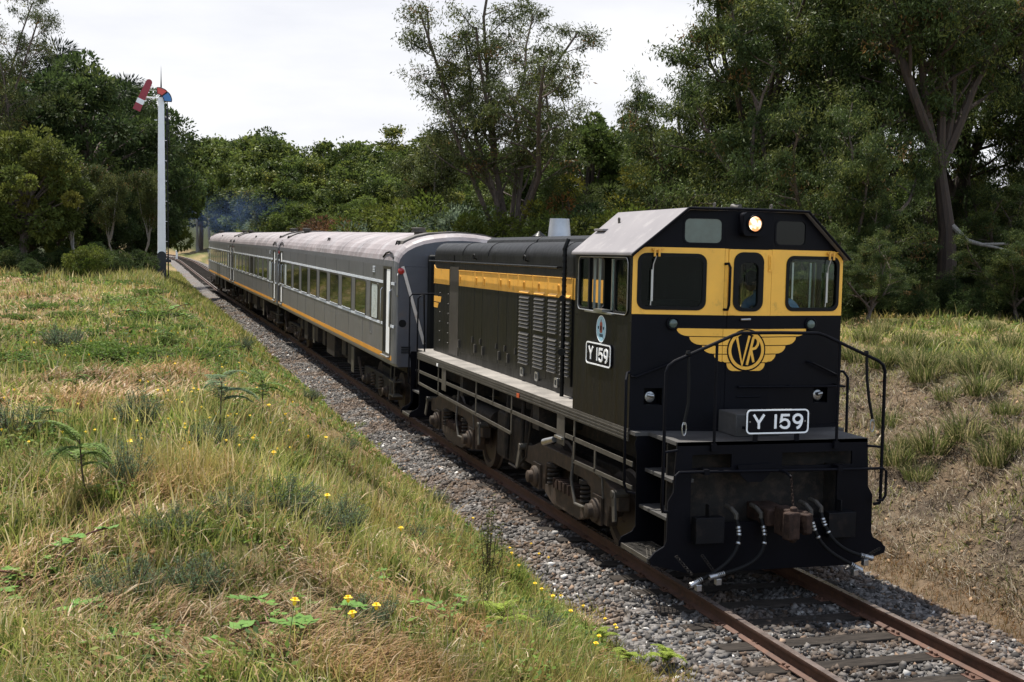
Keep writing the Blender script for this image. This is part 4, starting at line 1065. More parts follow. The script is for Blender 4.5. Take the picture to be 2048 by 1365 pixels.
# ---- bogies
def coil(mb, c, r, h, turns, rad):
    n = int(turns*12); mb.tube([(c[0]+r*math.cos(2*math.pi*turns*i/n), c[1]+r*math.sin(2*math.pi*turns*i/n), c[2]+h*i/n) for i in range(n+1)], rad, n=7)
def wheel(mb_t, yc_, z=.49):
    pass
def bogie(yc_, name='bogie'):
    """two axles 2.45 m apart about yc_"""
    tm = MB(); tm.box(-.55, .55, yc_-1.5, yc_+1.5, .35, .85); bo = P(tm, name, UNDER, bevel=.02)
    for s in (-1, 1):
        bf = MB()
        prof = [(-1.95, .62), (-1.95, .86), (-1.6, .88), (-1.25, 1.0), (1.25, 1.0), (1.6, .90), (1.95, .86), (1.95, .62), (1.62, .62), (1.56, .36), (.96, .36), (.92, .74), (.62, .80), (-.62, .80), (-.92, .74), (-.96, .36), (-1.56, .36), (-1.62, .62)]
        bf.plate([(yc_+a, b) for a, b in prof], [], lambda u, v, k, s=s: (s*(1.20 if k == 0 else 1.06), u, v))
        P(bf, 'side_frame', BOGIE, bo, bevel=.012)
    for s in (-1, 1):
        lowb = MB(); lowb.plate([(yc_-.90, .34), (yc_-.55, .24), (yc_+.55, .24), (yc_+.90, .34), (yc_+.90, .46), (yc_+.6, .50), (yc_-.6, .50), (yc_-.90, .46)], [], lambda u, v, k, s=s: (s*(1.215 if k == 0 else 1.08), u, v)); P(lowb, 'equaliser_beam', BOGIE, bo, bevel=.01)
        sp = MB()
        for dy in (-.68, .70):
            coil(sp, (s*1.14, yc_+dy, .48), .085, .27, 4.5, .022)
            sp.cyl((s*1.14, yc_+dy, .74), (s*1.14, yc_+dy, .79), .12, n=14)
        P(sp, 'coil_springs', UNDER, bo)
        lf = MB()
        for i in range(5): lf.box(s*1.05, s*1.25, yc_-.46+.035*i, yc_+.46-.035*i, .505+.024*i, .526+.024*i)
        for y in np.linspace(-.4, .4, 6): lf.box(s*1.045, s*1.262, yc_+y-.008, yc_+y+.008, .50, .505+.024*5+.006)
        P(lf, 'leaf_spring', RUST, bo)
        for dy in (-1.26, 1.26):
            ab = MB(); c = (s*1.20, yc_+dy, .50)
            ab.box(min(s*1.205, s*1.24), max(s*1.205, s*1.24), c[1]-.17, c[1]+.17, .34, .70)
            ab.lathe([(.155, 0), (.155, s*.05), (.125, s*.08), (.09, s*.085), (.085, s*.15), (.05, s*.16)], (s*1.22, c[1], .51), 'x', 20)
            for j in range(6): ab.cyl((s*1.26, c[1]+.135*math.cos(j*1.047), .51+.135*math.sin(j*1.047)), (s*1.285, c[1]+.135*math.cos(j*1.047), .51+.135*math.sin(j*1.047)), .014, n=6)
            P(ab, 'axle_box', BOGIE, bo, bevel=.004)
        for dy in (-2.0, 2.0):
            br_ = MB(); br_.bar((s*1.27, yc_+dy*.97, .86), (s*1.29, yc_+dy*1.02, .52), .10, .03, up=(1, 0, 0)); br_.cyl((s*1.1, yc_+dy*.97, .84), (s*1.30, yc_+dy*.97, .84), .05, n=10); P(br_, 'brake_lever', FRAMEGREY, bo, bevel=.005)
        pp = MB(); pp.tube([(s*1.22, yc_-.35, 1.3), (s*1.27, yc_-.38, .75), (s*1.27, yc_-.55, .46), (s*1.25, yc_-.80, .46), (s*1.25, yc_-1.1, .52)], .022, n=8); pp.tube([(s*1.22, yc_-1.05, .98), (s*1.24, yc_-1.45, .95), (s*1.24, yc_-1.5, .7)], .014, n=8); P(pp, 'sand_pipe', FRAMEGREY, bo)
    for dy in (-1.26, 1.26):
        wm = MB()
        for s in (-1, 1):
            wm.lathe([(.12, s*.72), (.44, s*.745), (.49, s*.76), (.52, s*.765), (.525, s*.775), (.49, s*.80), (.487, s*.90), (.40, s*.905), (.36, s*.86), (.16, s*.87), (.12, s*.91)], (0, yc_+dy, .495), 'x', 36)
        wm.cyl((-1.1, yc_+dy, .495), (1.1, yc_+dy, .495), .085, n=14); P(wm, 'wheelset', paint('wheel_steel_%d' % int(yc_*10+dy*10), (.06, .045, .035), .6, metal=.3, var=.4), bo)
    return bo
bogie(3.55); bogie(9.85)
# ================================================================== the carriages
CW = 1.45
CLEN = 22.75
def car_section(hw=CW):
    """half of the end section as (x, z above the body bottom), from the bottom up"""
    p = [(hw-.03, 0.0), (hw, .06), (hw, 2.15)]
    # the side rolls over into a nearly flat roof
    for x, z in ((1.443, 2.27), (1.415, 2.38), (1.35, 2.49), (1.24, 2.60), (1.08, 2.70), (.88, 2.78), (.62, 2.84), (.32, 2.88), (0.0, 2.895)):
        p.append((x*hw/1.45, z))
    return p
def make_car():
    root = empty('passenger_carriage', (0, 0, 0))
    half = car_section()
    full = [(-x, z) for x, z in half] + [(x, z) for x, z in half[::-1][1:]]
    k = len(full)
    split = 2.36     # grey side below, faded roof above
    # body shell: sections drawn in at both ends so the end is rounded over
    ys = [(0.0, .955, -.16), (.05, .975, -.08), (.14, .99, -.03), (.28, 1.0, 0), (CLEN-.28, 1.0, 0), (CLEN-.14, .99, -.03), (CLEN-.05, .975, -.08), (CLEN, .955, -.16)]
    body = MB(); roof = MB()
    def ring(y, sx, dz): return [(x*sx, y, z+(dz*max(0, (z-2.0)/.9) if z > 2.0 else 0)) for x, z in full]
    rings = [ring(*q) for q in ys]
    is_roof = lambda i: (full[i][1] >= 2.26 and full[(i+1) % k][1] >= 2.26)
    for a, b in zip(rings[:-1], rings[1:]):
        for i in range(k-1):
            (roof if is_roof(i) else body).add([a[i], a[i+1], b[i+1], b[i]], [(0, 1, 2, 3)])
    body.add([rings[0][0], rings[0][-1], rings[-1][-1], rings[-1][0]], [(0, 1, 2, 3)])
    bo = body.build('body_side', CARGREY, root)
    ro = roof.build('roof', CARROOF, root, angle=60)
    for y, rg, s in ((0, rings[0], 1), (CLEN, rings[-1], -1)):
        em = MB(); em.add([(p[0], p[1], p[2]) for p in rg], [tuple(range(k))])
        e_ = em.build('end_wall', CAREND, root, smooth=False)
        q = -1 if s > 0 else 1
        gm = MB(); y0, y1 = sorted((y+q*.02, y+q*.16)); gm.box(-.76, .76, y0, y1, .10, 2.42); gm.build('gangway', RUBBER, e_, bevel=.05)
        if s > 0:
            dm = MB(); dm.bar((-1.30, -.018, 2.16), (-.80, -.018, .50), .065, .02, up=(0, 1, 0)); dm.build('diagonal_strip', paint('pale_strip_paint', (.62, .56, .50), .5, var=.1, dirt=(.4, .22, .1), dirt_amt=.2), e_)
            lm_ = MB(); lm_.lathe([(.07, 0), (.065, -.04), (.03, -.06)], (-1.33, -.002, 2.06), 'y', 16); lm_.build('tail_lamp', REDLAMP, e_)
            hm = MB(); hm.plate(rrect(-1.36, -1.20, .86, 1.02, .07), [], lambda u, v, kk: (u, -.004-(0 if kk == 0 else -.003), v)); hm.build('oval_recess', RUBBER, e_)
            gm = MB()
            for z in (.30, .34, .38, .42): gm.box(-1.30, -1.10, -.012, -.002, z, z+.02)
            gm.build('vent_grille', RUBBER, e_)
            tm_ = MB(); text_strokes(tm_, 'WES', -1.10, .20, .045, .075, .018, .014, lambda i: (lambda u, v, kk: (u, -.006-.0005*i+(0 if kk == 0 else .004), v))); tm_.build('lettering', WHITE, e_, smooth=False)
            hm = MB(); hm.tube([(-1.395, -.0, 2.0), (-1.41, -.04, 1.97), (-1.41, -.04, 1.55), (-1.395, -.0, 1.52)], .016, n=8); hm.build('grab_handle', STEEL, e_)
            sm = MB()
            sm.tube([(x*.957, -.004, 2.165) for x in (-1.40, 0, 1.40)], .006, n=5); sm.build('end_seam', CAREND, e_)
    for s in (-1, 1):
        def sf(a, b): return lambda u, v, kk: (s*(CW+(a if kk == 0 else b)), u, v)
        om = MB(); om.plate([(.30, .108), (CLEN-.05, .108), (CLEN-.05, .212), (.30, .212)], [], sf(.003, -.001)); om.build('orange_line', ORANGE, bo, smooth=False)
        for z0, z1 in ((.828, .884), (1.75, 1.808)):
            lm_ = MB()
            for a, b in ((.08, .42), (1.36, CLEN-1.36), (CLEN-.42, CLEN-.08)): lm_.plate([(a, z0), (b, z0), (b, z1), (a, z1)], [], sf(.010, -.001))
            lm_.build('pale_line', PALELINE, bo)
        bm_ = MB(); bm_.plate([(1.40, .890), (CLEN-1.40, .890), (CLEN-1.40, 1.745), (1.40, 1.745)], [], sf(.004, -.001)); wb = bm_.build('window_band', CARBAND, bo, smooth=False)
        for i in range(10):
            a = 3.55+2.14*i-.60+.035; b = a+.53
            if b < CLEN-1.5: pm = MB(); pm.plate([(a-.0, .892), (b, .892), (b, 1.743), (a, 1.743)], [], sf(.007, .0042)); pm.build('window_pillar', CARGREY, wb, smooth=False)
        for i in range(9):
            a = 3.55+2.14*i; b = a+1.48
            wm = MB(); wm.plate(rrect(a-.03, b+.03, .895, 1.735, .07), [rrect(a, b, .925, 1.70, .06)], sf(.016, .0075)); wo_ = wm.build('window', PALELINE if False else CARBAND, bo)
            gm = MB(); gm.plate(rrect(a-.006, b+.006, .92, 1.706, .06), [], sf(.011, .0076)); gm.build('pane', CARGLASS, wo_, smooth=False)
            rm = MB(); rm.box(min(s*(CW+.0165), s*(CW+.024)), max(s*(CW+.0165), s*(CW+.024)), a+.02, b-.02, .905, .922); rm.build('sill', PALELINE, wo_)
        for a in (2.0, CLEN-2.75):
            wm = MB(); wm.plate(rrect(a-.04, a+.79, .885, 1.73, .1), [rrect(a, a+.75, .915, 1.69, .08)], sf(.016, .0045)); wo_ = wm.build('end_window', CARBAND, bo)
            gm = MB(); gm.plate(rrect(a-.006, a+.756, .91, 1.696, .08), [], sf(.010, .0046)); gm.build('pane', FROST, wo_, smooth=False)
        for a in (.44, CLEN-1.34):
            dm = MB(); dm.plate([(a, .17), (a+.90, .17), (a+.90, 2.14), (a, 2.14)], [[(a+.08, .24), (a+.82, .24), (a+.82, 2.08), (a+.08, 2.08)]], sf(.012, -.001)); do = dm.build('door', CARBAND, bo)
            dm = MB(); dm.plate([(a+.08, .24), (a+.50, .24), (a+.50, 2.08), (a+.08, 2.08)], [], sf(.005, -.002)); dm.build('open_leaf', WHITE, do)
            dm = MB(); dm.plate([(a+.50, .24), (a+.82, .24), (a+.82, 2.08), (a+.50, 2.08)], [], sf(.004, -.002)); dm.build('opening_shade', RUBBER, do)  # flat black plate stands in for the shade inside the open doorway
            dm = MB()
            for yy in (a-.06, a+.96): dm.tube([(s*(CW+.01), yy, .8), (s*(CW+.05), yy, .85), (s*(CW+.05), yy, 1.6), (s*(CW+.01), yy, 1.65)], .012, n=6)
            dm.box(min(s*(CW+.013), s*(CW+.07)), max(s*(CW+.013), s*(CW+.07)), a+.05, a+.85, .15, .175); dm.build('door_handles', STEEL, do)
            gm = MB(); gm.tube([(s*1.44, a-.15, 2.33), (s*1.425, a+.1, 2.42), (s*1.415, a+.45, 2.455), (s*1.425, a+.8, 2.42), (s*1.44, a+1.05, 2.33)], .02, n=6); gm.build('rain_gutter', RUBBER, ro)
        for i in range(9):
            y = 4.0+2.14*i-.02
            pm = MB(); pm.box(min(s*CW, s*(CW+.003)), max(s*CW, s*(CW+.003)), y, y+.010, .225, .825); pm.build('panel_seam', SEAM, bo)
            pm = MB(); pm.box(min(s*CW, s*(CW+.003)), max(s*CW, s*(CW+.003)), y, y+.010, 1.815, 2.15); pm.build('panel_seam', SEAM, bo)
        vm = MB()
        for z in (1.96, 2.0, 2.04, 2.08): vm.box(min(s*CW, s*(CW+.012)), max(s*CW, s*(CW+.012)), 2.40, 2.66, z, z+.02)
        vm.build('vent', PALELINE, bo)
        hm = MB(); hm.plate(rrect(2.70, 2.95, .52, .84, .02), [rrect(2.72, 2.93, .54, .82, .015)], sf(.006, -.001)); hm.build('hatch', CARGREY, bo)
        lg = MB()
        for y in (1.0, CLEN-1.0, CLEN*.5):
            lg.tube([(s*1.22, y-.18, 2.60), (s*1.2, y-.14, 2.69), (s*1.2, y+.14, 2.69), (s*1.22, y+.18, 2.60)], .02, n=6)
        lg.build('roof_step', RUBBER, ro)
    HATCH = paint('brown_hatch_paint', (.075, .065, .055), .6, var=.3)
    for y0, y1 in ((.55, 1.15), (CLEN-1.2, CLEN-.7)):
        hm = MB()
        hm.prism([(-1.2, 2.62), (-1.17, 2.70), (-.9, 2.82), (-.6, 2.89), (0, 2.935), (.6, 2.89), (.9, 2.82), (1.17, 2.70), (1.2, 2.62)], lambda u, v, kk, a=y0, b=y1: (u, a if kk == 0 else b, v))
        hm.build('roof_hatch', HATCH, ro)
    for y in (1.6, CLEN-1.75):
        vm = MB(); vm.lathe([(.10, 2.80), (.10, 2.90), (.17, 2.905), (.17, 2.925), (.15, 2.93), (.15, 2.985), (.17, 2.99), (.16, 3.005), (.03, 3.01)], (-.62, y, 0), 'z', 18); vm.build('roof_ventilator', FRAMEGREY, ro)
    sm = MB()
    for y in np.arange(2.5, CLEN-1, 2.55):
        sm.tube([(x, y, z) for x, z in full if z > 2.30], .0045, n=5)
    sm.build('roof_seams', CARROOF, ro)
    um = MB(); um.box(-1.1, 1.1, .3, CLEN-.3, -.16, .02); um.build('underframe', UNDER, root)
    for y, w, h, x in ((5.6, 1.1, .55, 1.36), (7.4, .7, .45, 1.30), (9.0, 1.5, .62, 1.36), (11.3, .5, .5, 1.3), (12.6, 1.3, .5, 1.34), (14.8, .8, .62, 1.36), (16.5, .6, .4, 1.3)):
        for s in (-1, 1):
            bx = MB(); a, b = sorted((s*x, s*.6)); bx.box(a, b, y, y+w, -.02-h, -.02); bx.build('equipment_box', UNDER, root, bevel=.02)
    tm_ = MB()
    for s in (-1, 1):
        tm_.cyl((s*.95, 6.9, -.42), (s*.95, 8.8, -.42), .24, n=18); tm_.cyl((s*.9, 13.9, -.35), (s*.9, 14.7, -.35), .2, n=16)
        for y in (7.2, 8.5): tm_.lathe([(.255, -.03), (.255, .03)], (s*.95, y, -.42), 'y', 18)
    tm_.build('air_tank', UNDER, root)
    pb = MB()
    for s in (-1, 1):
        pb.box(min(s*1.36, s*1.375), max(s*1.36, s*1.375), 5.62, 6.02, -.72, -.08); pb.box(min(s*1.34, s*1.36), max(s*1.34, s*1.36), 13.2, 13.5, -.6, -.1)
    pb.build('battery_box_door', FRAMEGREY, root)
    for yb in (3.15, CLEN-3.15):
        fm = MB(); fm.box(-1.0, 1.0, yb-.5, yb+.5, -.72, -.30); bg_ = fm.build('bogie', UNDER, root, bevel=.02)
        for s in (-1, 1):
            fm = MB()
            fm.plate([(yb+a, b) for a, b in ((-2.0, -.72), (-2.0, -.48), (-.6, -.44), (.6, -.44), (2.0, -.48), (2.0, -.72), (1.65, -.72), (1.6, -.86), (1.2, -.86), (1.1, -.70), (.5, -.86), (-.5, -.86), (-1.1, -.70), (-1.2, -.86), (-1.6, -.86), (-1.65, -.72))], [], lambda u, v, kk, s=s: (s*(1.18 if kk == 0 else 1.06), u, v))
            fm.build('side_frame', UNDER, bg_, bevel=.01)
        wm = MB()
        for dy in (-1.3, 1.3):
            for s in (-1, 1): wm.lathe([(.10, s*.72), (.42, s*.745), (.46, s*.765), (.475, s*.775), (.45, s*.80), (.445, s*.89), (.38, s*.90), (.12, s*.88)], (0, yb+dy, -.755), 'x', 28)
            wm.cyl((-1.1, yb+dy, -.755), (1.1, yb+dy, -.755), .075, n=10)
        wm.build('wheelsets', BOGIE, bg_)
        for s in (-1, 1):
            for dy in (-1.3, 1.3): dm = MB(); dm.lathe([(.13, 0), (.13, s*.07), (.09, s*.09), (.08, s*.16), (.04, s*.17)], (s*1.18, yb+dy, -.74), 'x', 14); dm.build('axle_box', BOGIE, bg_)
            for dy in (-.5, .5): dm = MB(); coil(dm, (s*1.2, yb+dy, -.82), .07, .32, 4.5, .02); dm.build('coil_spring', BOGIE, bg_)
            dm = MB(); dm.bar((s*1.26, yb-1.9, -.86), (s*1.22, yb-2.35, -.30), .05, .05); dm.cyl((s*1.0, yb-1.9, -.80), (s*1.3, yb-1.9, -.80), .07, n=10); dm.build('brake_gear', BOGIE, bg_)
            dm = MB(); dm.bar((s*1.28, yb+1.7, -.8), (s*1.28, yb+2.3, -.3), .05, .04); dm.build('brake_gear', BOGIE, bg_)
    st_ = MB()
    for s in (-1, 1):
        for y in (.75, 1.15): st_.bar((s*1.28, y, -.05), (s*1.30, y, -.72), .03, .02)
        st_.box(min(s*1.1, s*1.32), max(s*1.1, s*1.32), .72, 1.18, -.74, -.71); st_.box(min(s*1.1, s*1.32), max(s*1.1, s*1.32), .72, 1.18, -.42, -.39)
    st_.build('footsteps', FRAMEGREY, root)
    cpm = MB(); cpm.box(-.13, .13, -.45, .4, -.52, -.28); cpm.box(-.13, .13, CLEN-.4, CLEN+.2, -.52, -.28); cpm.build('coupler', RUST, root, bevel=.02)
    return root
CAR = make_car()
labels = ['weathered grey carriage with pink faded roof coupled right behind the locomotive', 'grey carriage in the middle of the three, between two other carriages', 'grey carriage at the tail of the train, farthest from the locomotive']
ends = [(14.33, 37.60), (37.75, 61.0), (61.15, 84.0)]
for i, (a, b) in enumerate(ends):
    o = CAR if i == 0 else copy_tree(CAR)
    za, zb = 1.205+track_z(a), 1.205+track_z(b)
    o.location = (0, a, za); o.rotation_euler = (math.atan2(zb-za, b-a), 0, 0)
    tag(o, labels[i], 'train carriage', 'grey passenger carriages of the train')
# ================================================================== semaphore signal
SB = at(323.5, 552, 58.0); SB.z = float(ground_z(SB.x, SB.y))-.05
SIG = empty('semaphore_signal', SB, 'tall white post railway signal with red arm raised at an angle', 'railway signal')
lean = -.006
sc = 58.0/F_PX
SH = (552-197)*sc+.05
up_px = lambda y: (552-y)*sc          # height on the post for a photo row
BLK = paint('black_post_paint', (.012, .012, .014), .5, var=.3); REDP = paint('crimson_arm_paint', (.30, .022, .035), .45, var=.1)
w0, w1 = .19, .125
def W(z): return w0+(w1-w0)*z/SH
p_ = MB(); zb = up_px(497)
p_.add([(a*W(z), b_*W(z), z) for z in (zb-.3, SH) for a, b_ in ((-1, -1), (1, -1), (1, 1), (-1, 1))], [(0, 3, 2, 1), (4, 5, 6, 7), (0, 1, 5, 4), (1, 2, 6, 5), (2, 3, 7, 6), (3, 0, 4, 7)])
p_.build('post', WHITE, SIG, bevel=.01)
p_ = MB()
for s in (-1, 1):
    arch = [(-W(0)-.004, -.3), (W(0)+.004, -.3), (W(zb)+.004, zb-.15)]+[((W(zb)+.004)*math.cos(R(a)), zb-.15+.17*math.sin(R(a))) for a in range(15, 180, 15)]+[(-W(zb)-.004, zb-.15)]
    p_.plate(arch, [], lambda u, v, k, s=s: (u, s*(W(0)+.006-(0 if k == 0 else .02)), v))
    p_.plate(arch, [], lambda u, v, k, s=s: (s*(W(0)+.006-(0 if k == 0 else .02)), u, v))
p_.build('black_base', BLK, SIG)
# arm bracket, arm and spectacle
ax, az = (287-323.5)*sc, up_px(193)
br = MB(); br.cyl((ax, -.1, az-.02), (W(SH), -.1, az-.02), .035, n=8); br.cyl((ax, -.02, az+.32), (0, -.02, az+.32), .01, n=6); br.box(-W(SH)-.015, W(SH)+.015, -W(SH)-.012, W(SH)+.012, az-.14, az-.08); br.box(-W(SH)-.01, W(SH)+.01, -W(SH)-.01, W(SH)+.01, SH-.05, SH+.06)
br.build('arm_bracket', WHITE, SIG)
p0 = Vector(((276.5-323.5)*sc, 0, up_px(219))); p1 = Vector(((302-323.5)*sc, 0, up_px(161)))
d = (p1-p0).normalized(); nrm = Vector((d.z, 0, -d.x)); L = (p1-p0).length; hw_ = .165
def armfn(y0, y1): return lambda u, v, k: tuple(p0+d*u+nrm*v+Vector((0, y0 if k == 0 else y1, 0)))
am = MB(); am.plate([(-.02, -hw_*1.02), (L-.10, -hw_*.86)]+[(L-.10+.15*math.sin(R(a)), -hw_*.86*math.cos(R(a))) for a in range(15, 180, 15)]+[(L-.10, hw_*.86), (-.02, hw_*1.02)], [], armfn(-.20, -.175)); ARM = am.build('signal_arm', REDP, SIG)
am = MB(); am.plate([(.30, -hw_*1.005), (.52, -hw_*1.0), (.52, hw_*1.0), (.30, hw_*1.005)], [], armfn(-.206, -.2005)); am.build('white_band', WHITE, ARM)
am = MB(); cc = p0+d*.72; am.lathe([(.10, -.22), (.10, -.17), (.05, -.1)], (cc.x, 0, cc.z), 'y', 14); am.build('pivot', REDP, ARM)
for nm, px0, a0, a1, mt in (('red_spectacle', 0, 46, 92, paint('red_glass', (.60, .04, .02), .2, var=.1)), ('blue_spectacle', 0, -4, 42, paint('blue_glass', (.02, .16, .42), .2, var=.1))):
    s_ = MB(); cx, cz = (316-323.5)*sc, up_px(199)
    ro, ri = .62, .28
    pts = [(cx+ro*math.cos(R(a)), cz+ro*.92*math.sin(R(a))-.0) for a in np.linspace(a0, a1, 8)]+[(cx+ri*math.cos(R(a)), cz+ri*math.sin(R(a))) for a in np.linspace(a1, a0, 8)]
    s_.plate(pts, [], lambda u, v, k: (u, -.24 if k == 0 else -.22, v)); so = s_.build(nm, mt, SIG, smooth=False)
    s_ = MB(); s_.tube([(u, -.23, v) for u, v in pts], .022, n=6, closed=True); s_.build('rim', BLK, so)
f_ = MB(); f_.lathe([(.085, SH+.04), (.07, SH+.10), (.045, SH+.18), (.04, SH+.26), (.10, SH+.30), (.12, SH+.37), (.10, SH+.44), (.03, SH+.50), (.035, SH+.54), (.02, SH+.9), (.003, SH+1.45)], (0, 0, 0), 'z', 14); f_.build('finial', BLK, SIG)
rd = MB(); rd.cyl((W(0)+.10, .0, -.1), (W(0)+.06, .0, az-.5), .032, n=6); rd.cyl((W(0)+.17, .1, az-2.0), (W(0)+.06, .05, az+.1), .02, n=6); rd.cyl((W(0)+.04, .1, az-2.0), (W(0)+.02, .05, az+.1), .012, n=6)
rd.build('signal_rods', BLK, SIG)
rg = MB()
for z in np.arange(.8, SH-1.0, .9): rg.cyl((W(z), 0, z), (W(z)+.10, 0, z), .014, n=6)
rg.box(-W(0)-.10, -W(0)+.02, -.02, .02, az-1.0, az-.97)
rg.build('rod_guides', WHITE, SIG)
lm_ = MB(); lm_.box(W(0), W(0)+.22, -.08, .08, up_px(518), up_px(512)); lm_.box(W(0)+.03, W(0)+.14, -.06, .06, up_px(512), up_px(509)); lm_.build('crank', BLK, SIG)
lk = MB(); lk.lathe([(.05, -.14), (.08, -.1), (.08, .02), (.03, .08)], (W(SH)+.09, .05, up_px(232)), 'z', 10); lk.build('lamp', BLK, SIG)
SIG.rotation_euler = (0, lean, 0)
# white post far down the line
pp = at(353.5, 492, 172)
fz = float(ground_z(pp.x, pp.y))
wp = MB(); wp.box(-.14, .14, -.12, .12, -.3, 1.25); wp.add([(-.17, -.15, 1.25), (.17, -.15, 1.25), (.17, .15, 1.25), (-.17, .15, 1.25), (0, 0, 1.5)], [(0, 3, 2, 1), (0, 1, 4), (1, 2, 4), (2, 3, 4), (3, 0, 4)])
o = wp.build('marker_post', WHITE, bevel=.02, loc=(pp.x, pp.y, fz)); tag(o, 'small white marker post standing far down the line at the crest', 'post')
# ================================================================== the driver
SHIRT = paint('light_blue_shirt', (.26, .38, .58), .8, var=.1); SKIN = paint('skin', (.42, .25, .18), .6, var=.08); HAIR = paint('dark_hair', (.02, .016, .013), .7, var=.3); TROUS = paint('navy_trousers', (.02, .024, .04), .8, var=.2)
def skin_body(name, joints, edges, mat, parent=None, loc=(0, 0, 0), root=0, sub=2):
    me = bpy.data.meshes.new(name); me.from_pydata([j[:3] for j in joints], edges, []); o = bpy.data.objects.new(name, me); COL.objects.link(o); o.location = loc
    sk_ = o.modifiers.new('skin', 'SKIN')
    for i, j in enumerate(joints):
        v = me.skin_vertices[0].data[i]; v.radius = (j[3], j[4] if len(j) > 4 else j[3]); v.use_root = (i == root)
    sk_.use_smooth_shade = True
    s_ = o.modifiers.new('sub', 'SUBSURF'); s_.levels = sub; s_.render_levels = sub
    me.materials.append(mat)
    if parent: o.parent = parent
    return o
# seated at the right of the cab, bent forward over the controls with the head towards the middle
px, py, pz = .73, 1.42, 2.66
J = [(0, 0, 0, .15, .12), (-.06, -.03, .22, .15, .11), (-.16, -.08, .44, .16, .11), (-.26, -.14, .58, .13, .10), (-.36, -.20, .66, .06), (-.43, -.24, .71, .06),
     (.14, .0, .52, .085), (.27, .0, .40, .070), (.10, -.22, .20, .045), (.06, -.30, .19, .04),
     (-.40, .04, .50, .07), (-.50, -.10, .30, .055), (-.52, -.32, .24, .042), (-.52, -.40, .24, .036),
     (-.10, -.05, -.02, .10), (-.14, -.30, .03, .085), (-.15, -.32, -.36, .062), (-.15, -.34, -.50, .05), (.12, -.05, -.02, .10), (.12, -.30, .03, .085), (.12, -.32, -.36, .062), (.12, -.34, -.50, .05)]
E_ = [(0, 1), (1, 2), (2, 3), (3, 4), (4, 5), (2, 6), (6, 7), (7, 8), (8, 9), (3, 10), (10, 11), (11, 12), (12, 13), (0, 14), (14, 15), (15, 16), (16, 17), (0, 18), (18, 19), (19, 20), (20, 21)]
DRV = skin_body('person', J, E_, SHIRT, loc=(px, py, pz))
tag(DRV, 'train driver in a light blue shirt bent forward behind the cab windows', 'person')
hm = MB(); hm.lathe([(.02, -.125), (.055, -.11), (.078, -.06), (.086, 0), (.084, .05), (.062, .095), (.02, .118)], (0, 0, 0), 'z', 18)
hm.lathe([(.018, 0), (.014, -.025), (.006, -.035)], (0, -.078, -.02), 'y', 8)
for s in (-1, 1): hm.lathe([(.03, 0), (.022, s*.014)], (s*.08, .01, -.01), 'x', 8); hm.lathe([(.012, 0), (.006, -.008)], (s*.03, -.076, .015), 'y', 8)
hm.box(-.025, .025, -.082, -.070, -.066, -.058)
hd_ = hm.build('head', SKIN, DRV, loc=(-.50, -.29, .78), rot=(R(38), R(-18), R(8)))
hm = MB(); hm.lathe([(.092, .0), (.093, .04), (.072, .10), (.03, .128)], (0, .008, .0), 'z', 16); hm.build('hair', HAIR, hd_)
for jx, pt in ((0, (.06, -.34, .19)), (1, (-.52, -.45, .24))):
    hn_ = MB(); hn_.tube([(0, .04, 0), (0, -.01, 0), (0, -.045, -.004)], [.026, .036, .030], n=8)
    for k in range(4): hn_.tube([(-.024+.016*k, -.045, 0), (-.026+.0175*k, -.075-.006*(k in (1, 2)), -.012), (-.025+.017*k, -.09-.008*(k in (1, 2)), -.035)], [.009, .008, .006], n=6)
    hn_.tube([(.026, -.01, 0), (.048, -.035, -.006), (.046, -.06, -.02)], [.011, .009, .007], n=6); hn_.build('hand', SKIN, DRV, loc=pt)
lg_ = MB()
for s_, x in ((-1, -.15), (1, .12)):
    lg_.tube([(x*.6, -.03, -.02), (x, -.30, .035), (x, -.32, -.36), (x, -.34, -.53)], [.118, .095, .075, .068], n=12); lg_.box(x-.05, x+.05, -.45, -.26, -.55, -.48)
lg_.build('trousers', TROUS, DRV, bevel=.01)
# ================================================================== trees
BARK = paint('grey_brown_bark', (.085, .062, .048), .85, var=.5, dirt=(.20, .17, .14), dirt_amt=.25, scale=1.6, streak=True, bump=.5, bscale=14)
BARK_D = paint('dark_red_bark', (.032, .020, .013), .85, var=.5, dirt=(.085, .055, .036), dirt_amt=.28, scale=1.6, streak=True, bump=.6, bscale=12)
BARK_P = paint('pale_bark', (.22, .20, .17), .8, var=.3, dirt=(.09, .07, .055), dirt_amt=.4, scale=2, streak=True)
LEAF = leaf_mat('gum_leaf', rough=.5, trans=.36, spec=.14)
LEAF_S = leaf_mat('soft_leaf', rough=.6, trans=.40, spec=.12)
def leaves_mesh(name, pts, axis_bias, size, cols, seed, mat, parent, width=.28, hang=0.0):
    """one small diamond face per leaf; hang > 0 turns the leaf axes downward"""
    rs = np.random.RandomState(seed); n = len(pts)
    ax = rs.normal(size=(n, 3)); ax /= np.linalg.norm(ax, axis=1)[:, None]
    ax = ax+np.array([0, 0, -hang]); ax /= np.linalg.norm(ax, axis=1)[:, None]
    q = rs.normal(size=(n, 3)); sd = np.cross(ax, q); sd /= np.linalg.norm(sd, axis=1)[:, None]
    L = size*(.6+.8*rs.rand(n))[:, None]; Wd = L*width
    p = np.asarray(pts)
    bend = np.cross(ax, sd)*L*(rs.rand(n)[:, None]-.5)*.35
    V = np.stack([p, p+ax*L*.45+sd*Wd*.5+bend*.5, p+ax*L, p+ax*L*.45-sd*Wd*.5+bend*.5], 1).reshape(-1, 3)
    F = np.arange(4*n).reshape(n, 4)
    return mesh_np(name, V, [F], mat, np.repeat(cols, 4, 0), parent=parent)
